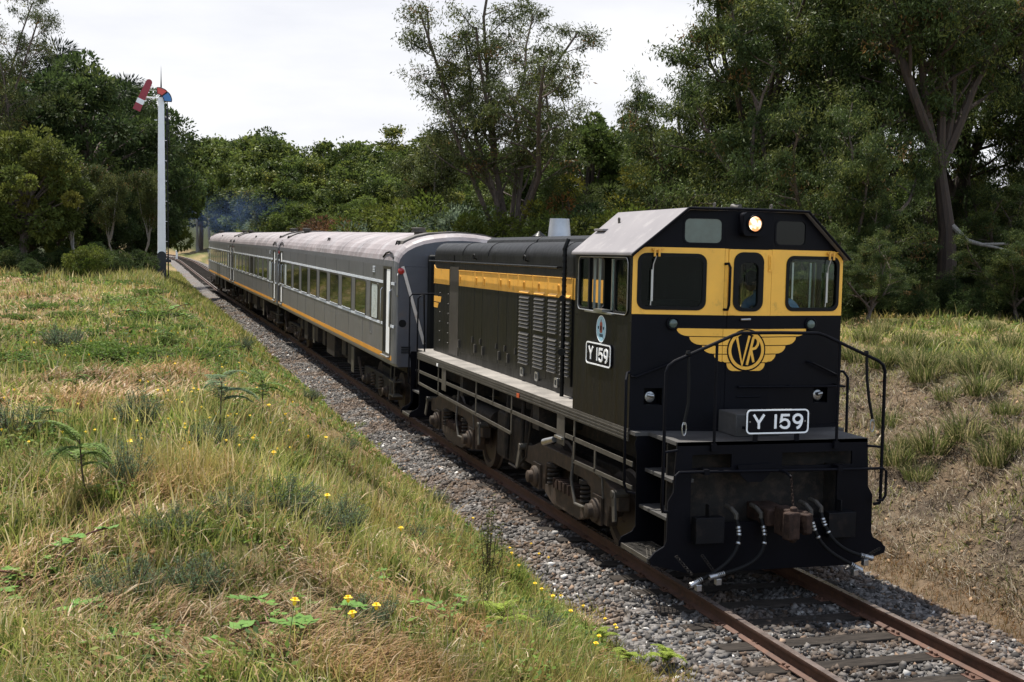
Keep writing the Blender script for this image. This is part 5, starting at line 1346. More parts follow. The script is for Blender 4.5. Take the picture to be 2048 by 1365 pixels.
def leaf_cols(n_cl, per, pal, seed, spread=.35):
    rs = np.random.RandomState(seed)
    pal = np.array(pal); w = np.array([q[3] for q in pal]); w = w/w.sum()
    base = pal[rs.choice(len(pal), n_cl, p=w)][:, :3]*(.65+.7*rs.rand(n_cl))[:, None]
    c = np.repeat(base, per, 0)
    return np.clip(c*(1-spread+2*spread*rs.rand(len(c)))[:, None], .004, 1)
GUM = [(.055, .070, .022, 5), (.080, .095, .028, 3), (.12, .125, .036, 1.2), (.16, .090, .035, .25)]
GUMR = [(.040, .060, .018, 5), (.066, .090, .024, 3), (.12, .135, .034, 1.6), (.17, .10, .036, .18)]
DARK = [(.036, .055, .018, 5), (.052, .076, .022, 3), (.080, .10, .028, 1)]
OLIVE = [(.075, .095, .022, 4), (.12, .135, .028, 3), (.17, .16, .032, 1.2)]
FOREST = [(.050, .072, .018, 4), (.080, .108, .024, 3), (.125, .15, .032, 1.5)]
def gum(name, seed, H, spread=.5, trunk_r=.4, clear=.28, stems=5, branches=6, twigs=4, per=60, clump=.75, leaf=.17, pal=GUM, bark=BARK, hang=1.0, droop=0.0, stem_ang=(10, 32), width=.26, lean=(0, 0), fullness=1.0, low=False):
    """a eucalypt: trunk, rising stems, side branches, twigs ending in hanging leaf clumps"""
    rnd = random.Random(seed); tm = MB(); cl = []
    def grow(p, d, L, r, lvl, nseg):
        pts = [p.copy()]; rr = [r]; d = d.normalized()
        for i in range(nseg):
            w = (.10, .16, .24, .34)[lvl]
            d = (d+Vector((rnd.gauss(0, w), rnd.gauss(0, w), rnd.gauss(0, w*.6)+(.05, .09, .02, -.06-droop)[lvl]))).normalized()
            pts.append(pts[-1]+d*L/nseg); rr.append(r*(1-(.45, .62, .72, .8)[lvl]*(i+1)/nseg))
        tm.tube(pts, rr, n=(10, 7, 5, 3)[lvl], caps=False)
        return pts, rr, d
    top0 = Vector((lean[0]*H*clear, lean[1]*H*clear, H*clear))
    pts, rr, d = grow(Vector((0, 0, -.3)), top0, H*clear, trunk_r, 0, 5)
    # flare at the foot
    tm.tube([Vector((0, 0, -.4)), Vector((0, 0, .35)), pts[1]], [trunk_r*1.5, trunk_r*1.12, rr[1]], n=10, caps=False)
    az0 = rnd.uniform(0, 6.28)
    for s in range(stems):
        a = az0+2.4*s+rnd.uniform(-.4, .4); inc = R(rnd.uniform(*stem_ang)) if s else R(5)
        dd = Vector((math.sin(inc)*math.cos(a)+lean[0]*.6, math.sin(inc)*math.sin(a)+lean[1]*.6, math.cos(inc)))
        st = pts[-1] if s < 3 else pts[rnd.choice([-2, -1])]
        L1 = H*(1-clear)*rnd.uniform(.72, 1.0)
        p1, r1, d1 = grow(st, dd, L1, trunk_r*rnd.uniform(.34, .52), 1, 7)
        for b in range(branches):
            t = rnd.uniform(.05 if low else .22, 1.0); k = min(6, int(t*7)); base = p1[k].lerp(p1[k+1], t*7-k)
            a2 = rnd.uniform(0, 6.28); sid = Vector((math.cos(a2), math.sin(a2), rnd.uniform(-.15, .75)))
            d2 = (d1*.45+sid).normalized(); L2 = H*spread*(.30+.28*rnd.random())*(1.15-.6*t)
            p2, r2, d2e = grow(base, d2, L2, max(.02, r1[k]*.5), 2, 5)
            for q in range(twigs):
                t3 = rnd.uniform(.35, 1.0); k3 = min(4, int(t3*5)); bs3 = p2[k3].lerp(p2[k3+1], t3*5-k3)
                d3 = (d2e*.6+Vector((rnd.gauss(0, .7), rnd.gauss(0, .7), rnd.gauss(.15, .45)))).normalized()
                p3, _, _ = grow(bs3, d3, L2*rnd.uniform(.22, .45), max(.010, r2[k3]*.45), 3, 3)
                cl.append(p3[-1])
                if rnd.random() < fullness: cl.append(p3[1])
            if rnd.random() < .8: cl.append(p2[-1])
        cl.append(p1[-1])
    root = empty(name)
    tm.build('trunk', bark, root)
    rs = np.random.RandomState(seed); n = len(cl)
    C = np.array([c[:] for c in cl]); sc_ = clump*(.65+.7*rs.rand(n))
    off = rs.normal(size=(n, per, 3))*.5; off = off*np.array([1, 1, .62+hang*.12])
    P_ = (C[:, None, :]+off*sc_[:, None, None]).reshape(-1, 3)
    P_[:, 2] = np.maximum(P_[:, 2], .15)
    leaves_mesh('crown', P_, None, leaf, leaf_cols(n, per, pal, seed), seed, LEAF, root, width, hang)
    return root
def lobed(name, seed, H, Rr, lobes=26, per=420, leaf=.30, pal=FOREST, bark=BARK, clear=.18, lobe=.30, flat=.75, width=.55, trunk_r=.25, mat=None, hang=.1, cone=0.0, shell=.6):
    """a dense crown of many leafy lobes round a branched trunk, with gaps between the lobes"""
    rnd = random.Random(seed); rs = np.random.RandomState(seed)
    root = empty(name); tm = MB(); ctr = []
    zc = H*(clear+(1-clear)*.52)
    for i in range(lobes):
        u = (i+.5)/lobes; ph = 2.399*i+rnd.uniform(-.5, .5); cz = 1-2*u; rr = math.sqrt(max(0, 1-cz*cz))*rnd.uniform(.45, 1.12)
        taper = 1-cone*(cz*.5+.5)
        ctr.append((Rr*rr*math.cos(ph)*taper, Rr*rr*math.sin(ph)*taper, zc+H*(1-clear)*.46*cz*rnd.uniform(.72, 1.08)))
    tm.tube([Vector((0, 0, -.3)), Vector((rnd.gauss(0, .1), rnd.gauss(0, .1), H*clear)), Vector((rnd.gauss(0, .3), rnd.gauss(0, .3), H*.6)), Vector((0, 0, H*.88))], [trunk_r*1.3, trunk_r, trunk_r*.6, trunk_r*.15], n=8, caps=False)
    for c in ctr[::2]:
        z0 = H*clear+(c[2]-H*clear)*.45
        tm.tube([Vector((0, 0, max(.1, z0))), Vector((c[0]*.5, c[1]*.5, z0+(c[2]-z0)*.6)), Vector(c)], [trunk_r*.4, trunk_r*.22, trunk_r*.06], n=5, caps=False)
    tm.build('trunk', bark, root)
    n = len(ctr); C = np.array(ctr)
    d = rs.normal(size=(n, per, 3)); d /= np.linalg.norm(d, axis=2)[..., None]
    rad = (shell+(1-shell)*rs.rand(n, per))*(.75+.5*vnoise(d[..., 0]*3+np.arange(n)[:, None], d[..., 1]*3+d[..., 2]*2, 3))
    sz = lobe*Rr*(.7+.7*rs.rand(n))
    P_ = C[:, None, :]+d*(rad*sz[:, None])[..., None]*np.array([1, 1, flat])
    P_ = P_.reshape(-1, 3); P_[:, 2] = np.maximum(P_[:, 2], .08)
    leaves_mesh('crown', P_, None, leaf, leaf_cols(n, per, pal, seed, .4), seed, mat or LEAF_S, root, width, hang)
    return root
PROTO = {}
RAD = {'g1': 7, 'g2': 6, 'g3': 6, 'g4': 5, 'g5': 3.2, 'l1': 5.6, 'l2': 4.7, 'l3': 4.0, 'pine': 4.3, 'f0': 4.8, 'f1': 4.1, 'f2': 5.6, 'f3': 4.5, 's1': 2.1, 's2': 2.4, 's3': 2.2, 's4': 2.4, 's5': 3.0}
def put(proto, H0, px, depth, top, label, cat, group=None, rz=None, wide=1.0, base_dz=0.0, name=None, used=set(), maker=None):
    """stand a copy at photo column px, depth metres off, its top at photo row top"""
    p = at(px, 500, depth); x, y = p.x, p.y
    zt = at(px, top, depth).z
    rad = RAD.get(proto, 4.2)*max(.05, (zt-float(ground_z(x, y)))/H0)*wide
    if y > 45:          # keep the crown clear of the line
        dx = x-float(track_x(y)); need = 2.4+.85*rad
        if abs(dx) < need: x += (need-dx) if px > 350 else (-need-dx)
    z = float(ground_z(x, y))+base_dz
    zt = at(px, top, depth).z; s = max(.05, (zt-z)/H0)
    o = PROTO[proto]
    if proto in used: o = copy_tree(o)
    used.add(proto)
    o.location = (x, y, z); o.scale = (s*wide, s*wide, s); o.rotation_euler = (0, 0, rz if rz is not None else (px*.37+depth*.71) % 6.28)
    tag(o, label, cat, group)
    if name: o.name = name
    return o
# --- the big gums on the right
PROTO['g1'] = gum('eucalyptus_tree', 11, 17, spread=.46, trunk_r=.46, clear=.36, stems=6, branches=10, twigs=6, per=75, clump=.50, leaf=.19, pal=GUMR, bark=BARK_D, hang=.9, droop=.02, stem_ang=(10, 34), lean=(.05, .0))
PROTO['g2'] = gum('eucalyptus_tree', 23, 16, spread=.42, trunk_r=.36, clear=.34, stems=6, branches=10, twigs=6, per=75, clump=.50, leaf=.19, pal=GUMR, bark=BARK_D, hang=.9, droop=.04, stem_ang=(8, 30), low=True)
PROTO['g3'] = gum('eucalyptus_tree', 37, 13, spread=.50, trunk_r=.30, clear=.16, stems=6, branches=11, twigs=6, per=80, clump=.48, leaf=.18, pal=GUMR, bark=BARK, hang=1.0, droop=.10, stem_ang=(18, 52), low=True)
# --- the open gum in the middle
PROTO['g4'] = gum('eucalyptus_tree', 8, 17, spread=.44, trunk_r=.33, clear=.15, stems=9, branches=12, twigs=6, per=48, clump=.46, leaf=.19, pal=GUM, bark=BARK, hang=.7, droop=.0, stem_ang=(8, 33), fullness=.45)
PROTO['g5'] = gum('eucalyptus_tree', 71, 12, spread=.40, trunk_r=.22, clear=.3, stems=5, branches=7, twigs=4, per=80, clump=.75, leaf=.24, pal=GUM, bark=BARK_P, hang=.8, stem_ang=(10, 30))
PROTO['l1'] = lobed('broad_tree', 101, 12, 5.0, lobes=95, per=400, leaf=.24, pal=DARK, lobe=.20, trunk_r=.35)
PROTO['l2'] = lobed('broad_tree', 102, 10, 4.2, lobes=85, per=380, leaf=.23, pal=OLIVE, lobe=.20, trunk_r=.3, clear=.2)
PROTO['l3'] = lobed('broad_tree', 103, 11, 3.6, lobes=80, per=380, leaf=.25, pal=FOREST, lobe=.21, trunk_r=.28, clear=.12, cone=.3)
PROTO['pine'] = lobed('pine_tree', 104, 16, 4.0, lobes=44, per=420, leaf=.42, pal=[(.010, .016, .009, 4), (.016, .024, .011, 2)], lobe=.30, flat=.42, width=.16, trunk_r=.35, cone=.45)
for i, sd_ in enumerate((201, 202, 203)):
    PROTO['f%d' % i] = lobed('forest_tree', sd_, 14, (4.2, 3.6, 5.0)[i], lobes=(70, 60, 80)[i], per=210, leaf=.36, pal=FOREST, lobe=(.20, .23, .19)[i], trunk_r=.25, clear=(.16, .22, .14)[i], flat=(.7, .8, .62)[i])
PROTO['f3'] = gum('forest_tree', 204, 15, spread=.36, trunk_r=.28, clear=.45, stems=5, branches=5, twigs=3, per=70, clump=1.0, leaf=.42, pal=FOREST, bark=BARK_P, hang=.2, stem_ang=(10, 36), width=.5, fullness=.4)
PROTO['f4'] = gum('forest_tree', 205, 15, spread=.40, trunk_r=.25, clear=.36, stems=6, branches=8, twigs=4, per=64, clump=.85, leaf=.36, pal=FOREST, bark=BARK_P, hang=.2, stem_ang=(12, 36), width=.5, fullness=.7)
PROTO['f5'] = gum('forest_tree', 206, 15, spread=.34, trunk_r=.25, clear=.42, stems=5, branches=8, twigs=4, per=64, clump=.9, leaf=.36, pal=OLIVE, bark=BARK_P, hang=.2, stem_ang=(8, 26), width=.5, fullness=.7)
RAD['f4'] = 5.2; RAD['f5'] = 4.2
PROTO['s1'] = lobed('shrub', 301, 3, 1.7, lobes=26, per=420, leaf=.14, pal=[(.075, .10, .018, 3), (.12, .14, .025, 2)], lobe=.36, clear=.02, trunk_r=.06)
PROTO['s2'] = lobed('shrub', 302, 3, 2.0, lobes=24, per=420, leaf=.13, pal=[(.10, .055, .028, 3), (.16, .085, .035, 2), (.10, .09, .04, 1)], lobe=.36, clear=.02, trunk_r=.06, flat=.6)
PROTO['s3'] = lobed('shrub', 303, 3, 1.8, lobes=24, per=420, leaf=.15, pal=[(.10, .135, .075, 3), (.15, .19, .12, 2)], lobe=.36, clear=.02, trunk_r=.06, width=.35)
PROTO['s4'] = lobed('shrub', 304, 3, 2.0, lobes=26, per=440, leaf=.15, pal=DARK, lobe=.36, clear=.0, trunk_r=.06)
PROTO['s5'] = lobed('wattle_bush', 305, 7, 2.6, lobes=34, per=420, leaf=.20, pal=[(.05, .065, .018, 5), (.16, .15, .02, 1.0), (.15, .07, .02, .2)], lobe=.32, clear=.05, trunk_r=.12, width=.3)
G_R = 'gum trees beside the locomotive cab'
G1 = put('g1', 17, 1898, 41, -210, 'largest gum tree with thick dark red trunk standing right of the locomotive', 'tree', G_R, rz=.4)
put('g2', 16, 1768, 44, -190, 'gum with dark trunk half hidden in leaves, next left of the thickest red trunk', 'tree', G_R, rz=2.0)
put('g3', 13, 1560, 43, -40, 'spreading gum tree with hanging leaves directly behind the locomotive cab', 'tree', G_R, rz=1.0)
put('g3', 13, 1415, 50, 60, 'drooping gum tree left of the cab roof, nearest the gap of sky', 'tree', G_R, rz=3.6, wide=.9)
put('g2', 16, 2075, 47, -120, 'gum tree at the right edge with bare branches against the sky', 'tree', G_R, rz=4.4)
put('g2', 16, 1470, 46, -150, 'tall gum rising above the cab roof at the near side of the gum group', 'tree', G_R, rz=.9, wide=1.15)
put('g1', 17, 1640, 48, -230, 'tall leafy gum directly above the lit headlight', 'tree', G_R, rz=2.4, wide=.9)
put('g2', 16, 1870, 52, -200, 'gum behind the thickest red trunk, filling the canopy above it', 'tree', G_R, rz=5.6, wide=1.1)
put('g3', 13, 1700, 39, 150, 'low gum tree whose leaves hang to the grass right of the cab', 'tree', G_R, rz=5.2)
put('g3', 13, 1990, 50, 210, 'low dark gum behind the thickest red trunk', 'tree', G_R, rz=.2)
put('g4', 17, 1032, 60, -45, 'tall open gum tree with many pale stems and sky showing through', 'tree', rz=2.6, wide=1.08)
put('g5', 12, 893, 66, 235, 'slender gum tree with thin trunk left of the tall open gum', 'tree', rz=1.3)
put('l3', 11, 1180, 72, 235, 'dense dark tree right of the tall open gum', 'tree', 'dense trees behind the locomotive')
put('l3', 11, 1262, 78, 238, 'dense tree below the sky gap left of the drooping gum', 'tree', 'dense trees behind the locomotive', rz=2.2)
put('s5', 7, 1315, 62, 275, 'wattle bush with yellow and reddish tips above the cab roof', 'bush')
put('s5', 7, 1130, 58, 360, 'yellow tipped wattle behind the exhaust stack', 'bush', rz=2.5)
put('s5', 7, 1420, 55, 330, 'yellow green wattle under the drooping gum beside the cab roof', 'bush', rz=4.0)
dense = [(1330, 70, 330, 'l1'), (1450, 66, 300, 'l3'), (1580, 62, 300, 'l1'), (1720, 64, 290, 'l3'), (1850, 66, 350, 'l1'), (1960, 70, 370, 'l3'), (2080, 62, 350, 'l1'), (2230, 60, 330, 'l3'), (2350, 55, 300, 'l1'), (1500, 52, 420, 'l1'), (1790, 52, 430, 'l1'), (1930, 48, 470, 'l3'), (2060, 46, 460, 'l1'), (1660, 50, 440, 'l3')]
for i, (px, dp, tp, k) in enumerate(dense):
    put(k, {'l1': 12, 'l3': 11}[k], px, dp, tp, 'dense dark tree in the thicket behind the gum trees', 'tree', 'dense dark trees of the thicket behind the gums', rz=i*1.1)
for i, (px, dp, tp) in enumerate([(1700, 35, 575), (1760, 37, 560), (1830, 36, 585), (1900, 38, 560), (1965, 36, 580), (2035, 37, 560), (2110, 36, 560), (2190, 35, 550), (1640, 38, 560), (1580, 40, 560)]):
    put('s4', 3, px, dp, tp, 'dark low shrub along the grassy edge of the thicket beside the cab', 'shrub', 'low shrubs edging the thicket behind the cutting', rz=i*1.7)
for px, dp, tp, k, lab in [(500, 112, 436, 's1', 'bright yellow green bush behind the roof of the last carriage'), (618, 84, 440, 's2', 'rusty brown bush behind the carriage roofs'), (668, 84, 452, 's2', 'smaller brown bush right of the bigger brown one'), (470, 118, 432, 's3', 'silvery shrub beside the smoke at the tail of the train'),
                           (715, 64, 442, 's3', 'silver green shrub above the first carriage roof, leftmost of its row'), (765, 66, 425, 's1', 'green shrub between two silvery ones above the first carriage'), (830, 62, 408, 's1', 'tallest bright green shrub above the first carriage'), (890, 60, 425, 's3', 'silvery shrub left of the exhaust stack'), (960, 58, 432, 's1', 'green shrub at the foot of the tall open gum'), (1110, 56, 440, 's1', 'green shrub just right of the exhaust stack'), (1180, 55, 430, 's4', 'dark shrub left of the cab roof'), (930, 68, 410, 's3', 'silvery shrub behind the foot of the tall open gum'), (1240, 52, 430, 's1', 'bright shrub behind the sloping cab roof')]:
    put(k, 3, px, dp, tp, lab, 'shrub')
put('l3', 11, 425, 124, 425, 'dark dense tree close to the track beyond the tail of the train', 'tree', wide=1.0)
put('s4', 3, 412, 112, 500, 'low dark bush right of the track beyond the tail of the train', 'shrub')
for i, (px, dp, tp) in enumerate([(1640, 34, 470), (1740, 34, 455), (2040, 36, 430), (2150, 35, 380), (1700, 38, 380), (2060, 44, 330), (1600, 40, 400)]):
    put('g3', 13, px, dp, tp, 'low leafy gum sapling in front of the dark thicket beside the cab', 'tree', 'leafy gum saplings in front of the thicket', rz=i*2.3, wide=1.25)
for i, px in enumerate(range(1560, 2300, 60)):
    put('s4', 3, px, 46+(i % 3)*2, 520, 'tall dark shrub under the gum trees beside the cab', 'shrub', 'tall dark shrubs under the gum trees', rz=i*.9, wide=1.1)
# --- left hand side
G_L = 'trees along the far edge of the meadow'
put('g4', 17, -10, 52, -60, 'tall gum at the left edge reaching out of the picture', 'tree', G_L, rz=2.2, wide=.75)
put('pine', 16, 108, 92, 92, 'black green pine top behind the left trees, left of the signal', 'tree', 'dark pines behind the left trees')
put('pine', 16, 262, 96, 160, 'black green pine top right behind the raised signal arm', 'tree', 'dark pines behind the left trees', rz=2)
put('pine', 16, 335, 100, 240, 'black green pine top just right of the signal post', 'tree', 'dark pines behind the left trees', rz=4)
put('l1', 12, 165, 66, 128, 'largest rounded dark tree left of the signal', 'tree', G_L, wide=.95)
put('l1', 12, 262, 74, 190, 'rounded dark tree directly left of the signal post', 'tree', G_L, rz=3.3, wide=.8)
put('l2', 10, 48, 50, 262, 'olive tree with yellowish top at the left edge', 'tree', G_L, rz=.5, wide=.95)
put('l3', 11, 340, 84, 258, 'dense tree showing right of the signal post', 'tree', G_L, rz=1.1)
put('l1', 12, -60, 62, 120, 'dark tree filling in behind the olive tree at the left edge', 'tree', G_L, rz=5)
put('g5', 12, 152, 51, 300, 'tree with a dark bare trunk standing at the far edge of the meadow', 'tree', G_L, rz=.2, wide=1.1)
put('g5', 12, 232, 58, 330, 'thin pale stemmed tree left of the signal, leftmost of two', 'tree', G_L, rz=1.9, wide=.7)
put('g5', 12, 283, 60, 320, 'thin pale stemmed tree nearest the left side of the signal post', 'tree', G_L, rz=4.1, wide=.7)
for i, (px, dp, tp, k) in enumerate([(-80, 56, 300, 'l1'), (60, 60, 330, 'l3'), (205, 64, 360, 'l1'), (120, 58, 410, 'l3'), (290, 68, 380, 'l1'), (0, 54, 420, 'l1'), (-180, 52, 180, 'l1'), (-300, 50, 120, 'l3')]):
    put(k, {'l1': 12, 'l3': 11}[k], px, dp, tp, 'dark undergrowth tree below the taller trees beside the signal', 'tree', 'undergrowth trees beside the signal', rz=i*1.3)
for i, (px, dp, tp) in enumerate([(20, 47, 500), (75, 49, 505), (130, 50, 500), (190, 49, 492), (235, 53, 505), (280, 54, 505), (-50, 46, 480), (-130, 45, 480), (60, 45, 520), (250, 50, 520)]):
    put('s4', 3, px, dp, tp, 'dark shrub at the shaded far edge of the meadow by the signal', 'shrub', 'dark shrubs edging the meadow', rz=i*1.9)
put('s1', 3, 175, 47, 495, 'bright green shrub in front of the dark left hand trunks', 'shrub', rz=1)
# --- forest behind the train, back to front
rnd = random.Random(12)
rows = [(205, [(330, 330), (352, 305), (378, 318), (400, 300), (425, 285), (448, 268), (475, 280), (505, 285)]),
        (170, [(352, 365), (385, 352), (412, 338), (440, 320), (470, 310), (500, 300)]),
        (150, [(520, 262), (555, 272), (592, 290), (640, 305), (690, 268), (742, 285), (795, 270), (850, 275), (905, 290), (960, 280), (1030, 290), (1100, 280), (1180, 285), (1260, 290), (1350, 280), (1450, 260), (1560, 260), (1680, 290), (1800, 320), (1930, 340), (2060, 330)]),
        (126, [(480, 335), (530, 312), (580, 322), (640, 340), (700, 318), (770, 312), (830, 320), (890, 330), (950, 330)]),
        (108, [(520, 360), (570, 352), (620, 372), (670, 385), (730, 352), (790, 355), (850, 360), (920, 370), (990, 370)]),
        (94, [(600, 402), (660, 415), (720, 395), (790, 405), (860, 400)])]
n_ = 0
for dp, lst in rows:
    for px, tp in lst:
        k = 'f3' if (px, tp) in ((690, 268), (448, 268), (520, 262)) else ('f4', 'f0', 'f5', 'f1', 'f4', 'f2')[n_ % 6]
        H0 = 15 if k in ('f3', 'f4', 'f5') else 14
        dd = dp+rnd.uniform(-5, 5)
        put(k, H0, px+rnd.uniform(-8, 8), dd, tp+rnd.uniform(-6, 6), 'rounded green tree of the forest rising behind the train', 'tree', 'forest trees behind the train', rz=rnd.uniform(0, 6.28), wide=rnd.uniform(.95, 1.25))
        n_ += 1
for k in list(PROTO):
    pass

for pts_, rr_ in (([(1905, 452, 40.6), (1935, 482, 40.4), (1965, 490, 40.2), (2010, 488, 40), (2075, 492, 39.6)], [.085, .075, .06, .04, .012]), ([(1965, 490, 40.2), (2000, 497, 40), (2060, 512, 39.6)], [.05, .035, .010])):
    bb = MB(); bb.tube([at(*q) for q in pts_], rr_, n=7)
    ob = bb.build('bare_branch', BARK_P, G1)
    ob.matrix_parent_inverse = Matrix.LocRotScale(G1.location, G1.rotation_euler, G1.scale).inverted()
# ================================================================== grass and wild plants
def hit(px, py):
    """where the sight line through a photo pixel meets the ground"""
    d = (at(px, py, 1.0)-CAM); t = np.arange(2.0, 120, .04)
    x = CAM.x+d.x*t; y = CAM.y+d.y*t; z = CAM.z+d.z*t
    below = np.nonzero(z <= ground_z(x, y))[0]
    i = below[0] if len(below) else -1
    return Vector((x[i], y[i], float(ground_z(x[i], y[i])))), t[i]
GRASSM = leaf_mat('grass_blade', rough=.65, trans=.40, spec=.12)
PATCH = [(hit(a, b)[0], r, k) for a, b, r, k in [(120, 1130, 1.0, 't'), (190, 1215, .9, 't'), (560, 1190, .8, 't'), (320, 1290, .8, 't'), (90, 1010, 1.2, 't'), (270, 1005, 1.0, 't'), (420, 780, 1.3, 't'), (220, 790, 1.3, 't'), (840, 1230, .7, 't'), (700, 1150, .6, 't'), (900, 1180, .5, 't'), (80, 800, 1.4, 'r'), (60, 640, 3, 't'), (640, 1300, .6, 't'), (480, 900, 1.0, 's'), (640, 900, 1.2, 's'),
    (60, 1070, .6, 'g'), (390, 1110, .6, 'g'), (20, 930, 1.2, 'g'), (300, 650, 3.0, 'g'), (240, 690, 2.5, 'g'), (520, 1020, .7, 'g'), (660, 1060, .6, 'g'), (1000, 1120, .8, 'g'), (330, 960, .7, 'g'), (500, 830, 1.0, 'g'), (30, 1320, .5, 'g'), (870, 1080, .5, 'g')]]
def patches(x, y):
    g = np.zeros_like(x); t_ = np.zeros_like(x); s_ = np.zeros_like(x); wob = .75+.6*fbm(x*1.6, y*1.6, 91, 3)
    for c, r, k in PATCH:
        w = np.clip(1.6-1.6*np.hypot(x-c.x, (y-c.y)*.75)/(r*1.25*wob), 0, 1)
        if k == 'g': g = np.maximum(g, w)
        elif k == 's': s_ = np.maximum(s_, w)
        else: t_ = np.maximum(t_, w)
    return g, t_, s_
def blade_mesh(x, y, z, L, Wd, lean, az, curl, cols, tip=.12):
    n = len(x)
    dx, dy = np.cos(az), np.sin(az)
    sx, sy = -dy, dx
    # the width runs across a random direction so that blades face every way
    tw = np.random.RandomState(n).uniform(-1.2, 1.2, n); wx = sx*np.cos(tw)+dx*np.sin(tw); wy = sy*np.cos(tw)+dy*np.sin(tw)
    h1 = .5*L; a1 = lean; a2 = np.clip(lean+curl, 0, 1.62)
    mx_ = x+dx*h1*np.sin(a1); my = y+dy*h1*np.sin(a1); mz = z+h1*np.cos(a1)
    tx = mx_+dx*h1*np.sin(a2); ty = my+dy*h1*np.sin(a2); tz = mz+h1*np.cos(a2)
    V = np.empty((n, 5, 3), np.float32)
    V[:, 0] = np.stack([x-wx*Wd/2, y-wy*Wd/2, z-.02], 1); V[:, 1] = np.stack([x+wx*Wd/2, y+wy*Wd/2, z-.02], 1)
    V[:, 2] = np.stack([mx_+wx*Wd*.42, my+wy*Wd*.42, mz], 1); V[:, 3] = np.stack([mx_-wx*Wd*.42, my-wy*Wd*.42, mz], 1)
    V[:, 4] = np.stack([tx, ty, tz], 1)
    b = (np.arange(n)*5)[:, None]
    return V.reshape(-1, 3), b+np.array([[0, 1, 2, 3]]), b+np.array([[3, 2, 4]]), np.repeat(cols, 5, 0)
def pick(rs, n, pal):
    pal = np.array(pal); w = pal[:, 3]/pal[:, 3].sum(); return pal[rs.choice(len(pal), n, p=w)][:, :3]
P_GREEN = [(.135, .18, .034, 4), (.19, .225, .045, 3), (.090, .135, .032, 2), (.26, .265, .07, 2.2)]
P_STRAW = [(.42, .36, .14, 3), (.33, .32, .095, 4), (.52, .45, .25, 1.6), (.24, .26, .065, 4), (.40, .26, .10, .7)]
P_THATCH = [(.38, .255, .135, 3), (.46, .34, .20, 3), (.24, .145, .075, 3), (.58, .48, .34, 1.0)]
P_BANK = [(.36, .29, .19, 3), (.27, .20, .125, 3), (.50, .43, .32, 1.3), (.12, .10, .05, 2), (.13, .14, .04, 1.6)]
def meadow(N_, seed, r0, r1, kpow):
    rs = np.random.RandomState(seed)
    u = rs.rand(N_); e = 2-kpow
    r = (r0**e+u*(r1**e-r0**e))**(1/e); th = rs.uniform(.288-.80, .288+.62, N_)
    x = CAM.x+r*np.sin(th); y = CAM.y+r*np.cos(th)
    xr = x-track_x(y)
    edgeL = -2.12+.25*np.clip((2-y)/4, 0, 1)-.35*(fbm(x*1.3, y*1.3, 71)-.5)*2; edgeR = 2.55+.3*(fbm(x*1.3, y*1.3, 72)-.5)*2
    keep = (xr < edgeL) | (xr > edgeR)
    cl = fbm(x*3.1, y*3.1, 73, 3)
    keep &= rs.rand(N_) < np.clip((cl-.34)*4.6, .16, 1)
    bankp = (xr > edgeR) & (xr < 6.4) & (y < 60)
    keep &= ~bankp | (rs.rand(N_) < .75*np.clip((fbm(x*1.1, y*1.1, 74)-.30)*4, .15, 1))
    x, y, r, xr, bankp = x[keep], y[keep], r[keep], xr[keep], bankp[keep]; n = len(x)
    g, th_, fi = cover(x, y); pg, pt_, ps = patches(x, y)
    g = np.clip(np.maximum(g, pg)*(1-pt_)*(1-.8*ps), 0, 1); th_ = np.clip(np.maximum(th_, pt_)*(1-.7*ps), 0, 1)*(1-.8*pg)
    g = np.maximum(g, .75*sstep((xr+3.3)/.8)*(xr < 0))          # greener strip along the ballast
    g = np.where(xr > 6.2, np.maximum(g*.8, .35), g)
    q = rs.rand(n); isg = q < .26+.60*g; ist = ~isg & (rs.rand(n) < .18+.75*th_)
    lod = np.maximum(r/5.0, .6)
    L = np.where(isg, (.035+.15*rs.rand(n)**2.0), np.where(ist, .05+.15*rs.rand(n)**1.6, .05+.24*rs.rand(n)**2.2))
    patch = .30+1.4*fbm(x*.8+9, y*.8, 75, 3); L = L*np.where(ist, 1, patch)*np.where((xr < 0) & (xr > -3.2), .75, 1)*np.clip(lod, .8, 1.8)**.35
    Wd = np.where(isg, .0082, np.where(ist, .0058, .0050))*lod**.82*rs.uniform(.7, 1.4, n)
    lean = np.where(isg, rs.uniform(.05, .75, n), np.where(ist, rs.uniform(1.0, 1.5, n), rs.uniform(.03, .6, n)))
    curl = np.where(isg, rs.uniform(.1, .9, n), rs.uniform(0, .5, n))
    az = rs.uniform(0, 6.283, n); swath = fbm(x*.5, y*.5, 76)*9; az = np.where(ist, swath+rs.normal(0, .9, n), az)
    C = np.where(isg[:, None], pick(rs, n, P_GREEN), np.where(ist[:, None], pick(rs, n, P_THATCH), pick(rs, n, P_STRAW)))
    tone = .38+1.2*fbm(x*.9, y*.9, 77, 3); C = C*tone[:, None]*rs.uniform(.7, 1.25, n)[:, None]
    # warm rusty patches and bright herb patches
    rp = sstep((fbm(x*.5+40, y*.5, 78)-.58)/.08)[:, None]; C = C*(1-.45*rp)+.45*rp*np.array([.33, .19, .07])*rs.uniform(.6, 1.2, n)[:, None]
    nb = bankp
    if nb.any():
        k = nb.sum(); up = rs.rand(k) < .22
        C[nb] = pick(rs, k, P_BANK)*rs.uniform(.5, 1.2, k)[:, None]*(.6+.8*fbm(x[nb]*.8, y[nb]*.8, 92))[:, None]; lean[nb] = np.where(up, rs.uniform(.2, .9, k), rs.uniform(1.0, 1.5, k)); L[nb] = rs.uniform(.08, .30, k)
    hh = np.where(ist & ~bankp, rs.uniform(0, .10, n), 0.0)
    return blade_mesh(x, y, ground_z(x, y)+hh, L, Wd, lean, az, curl, C)
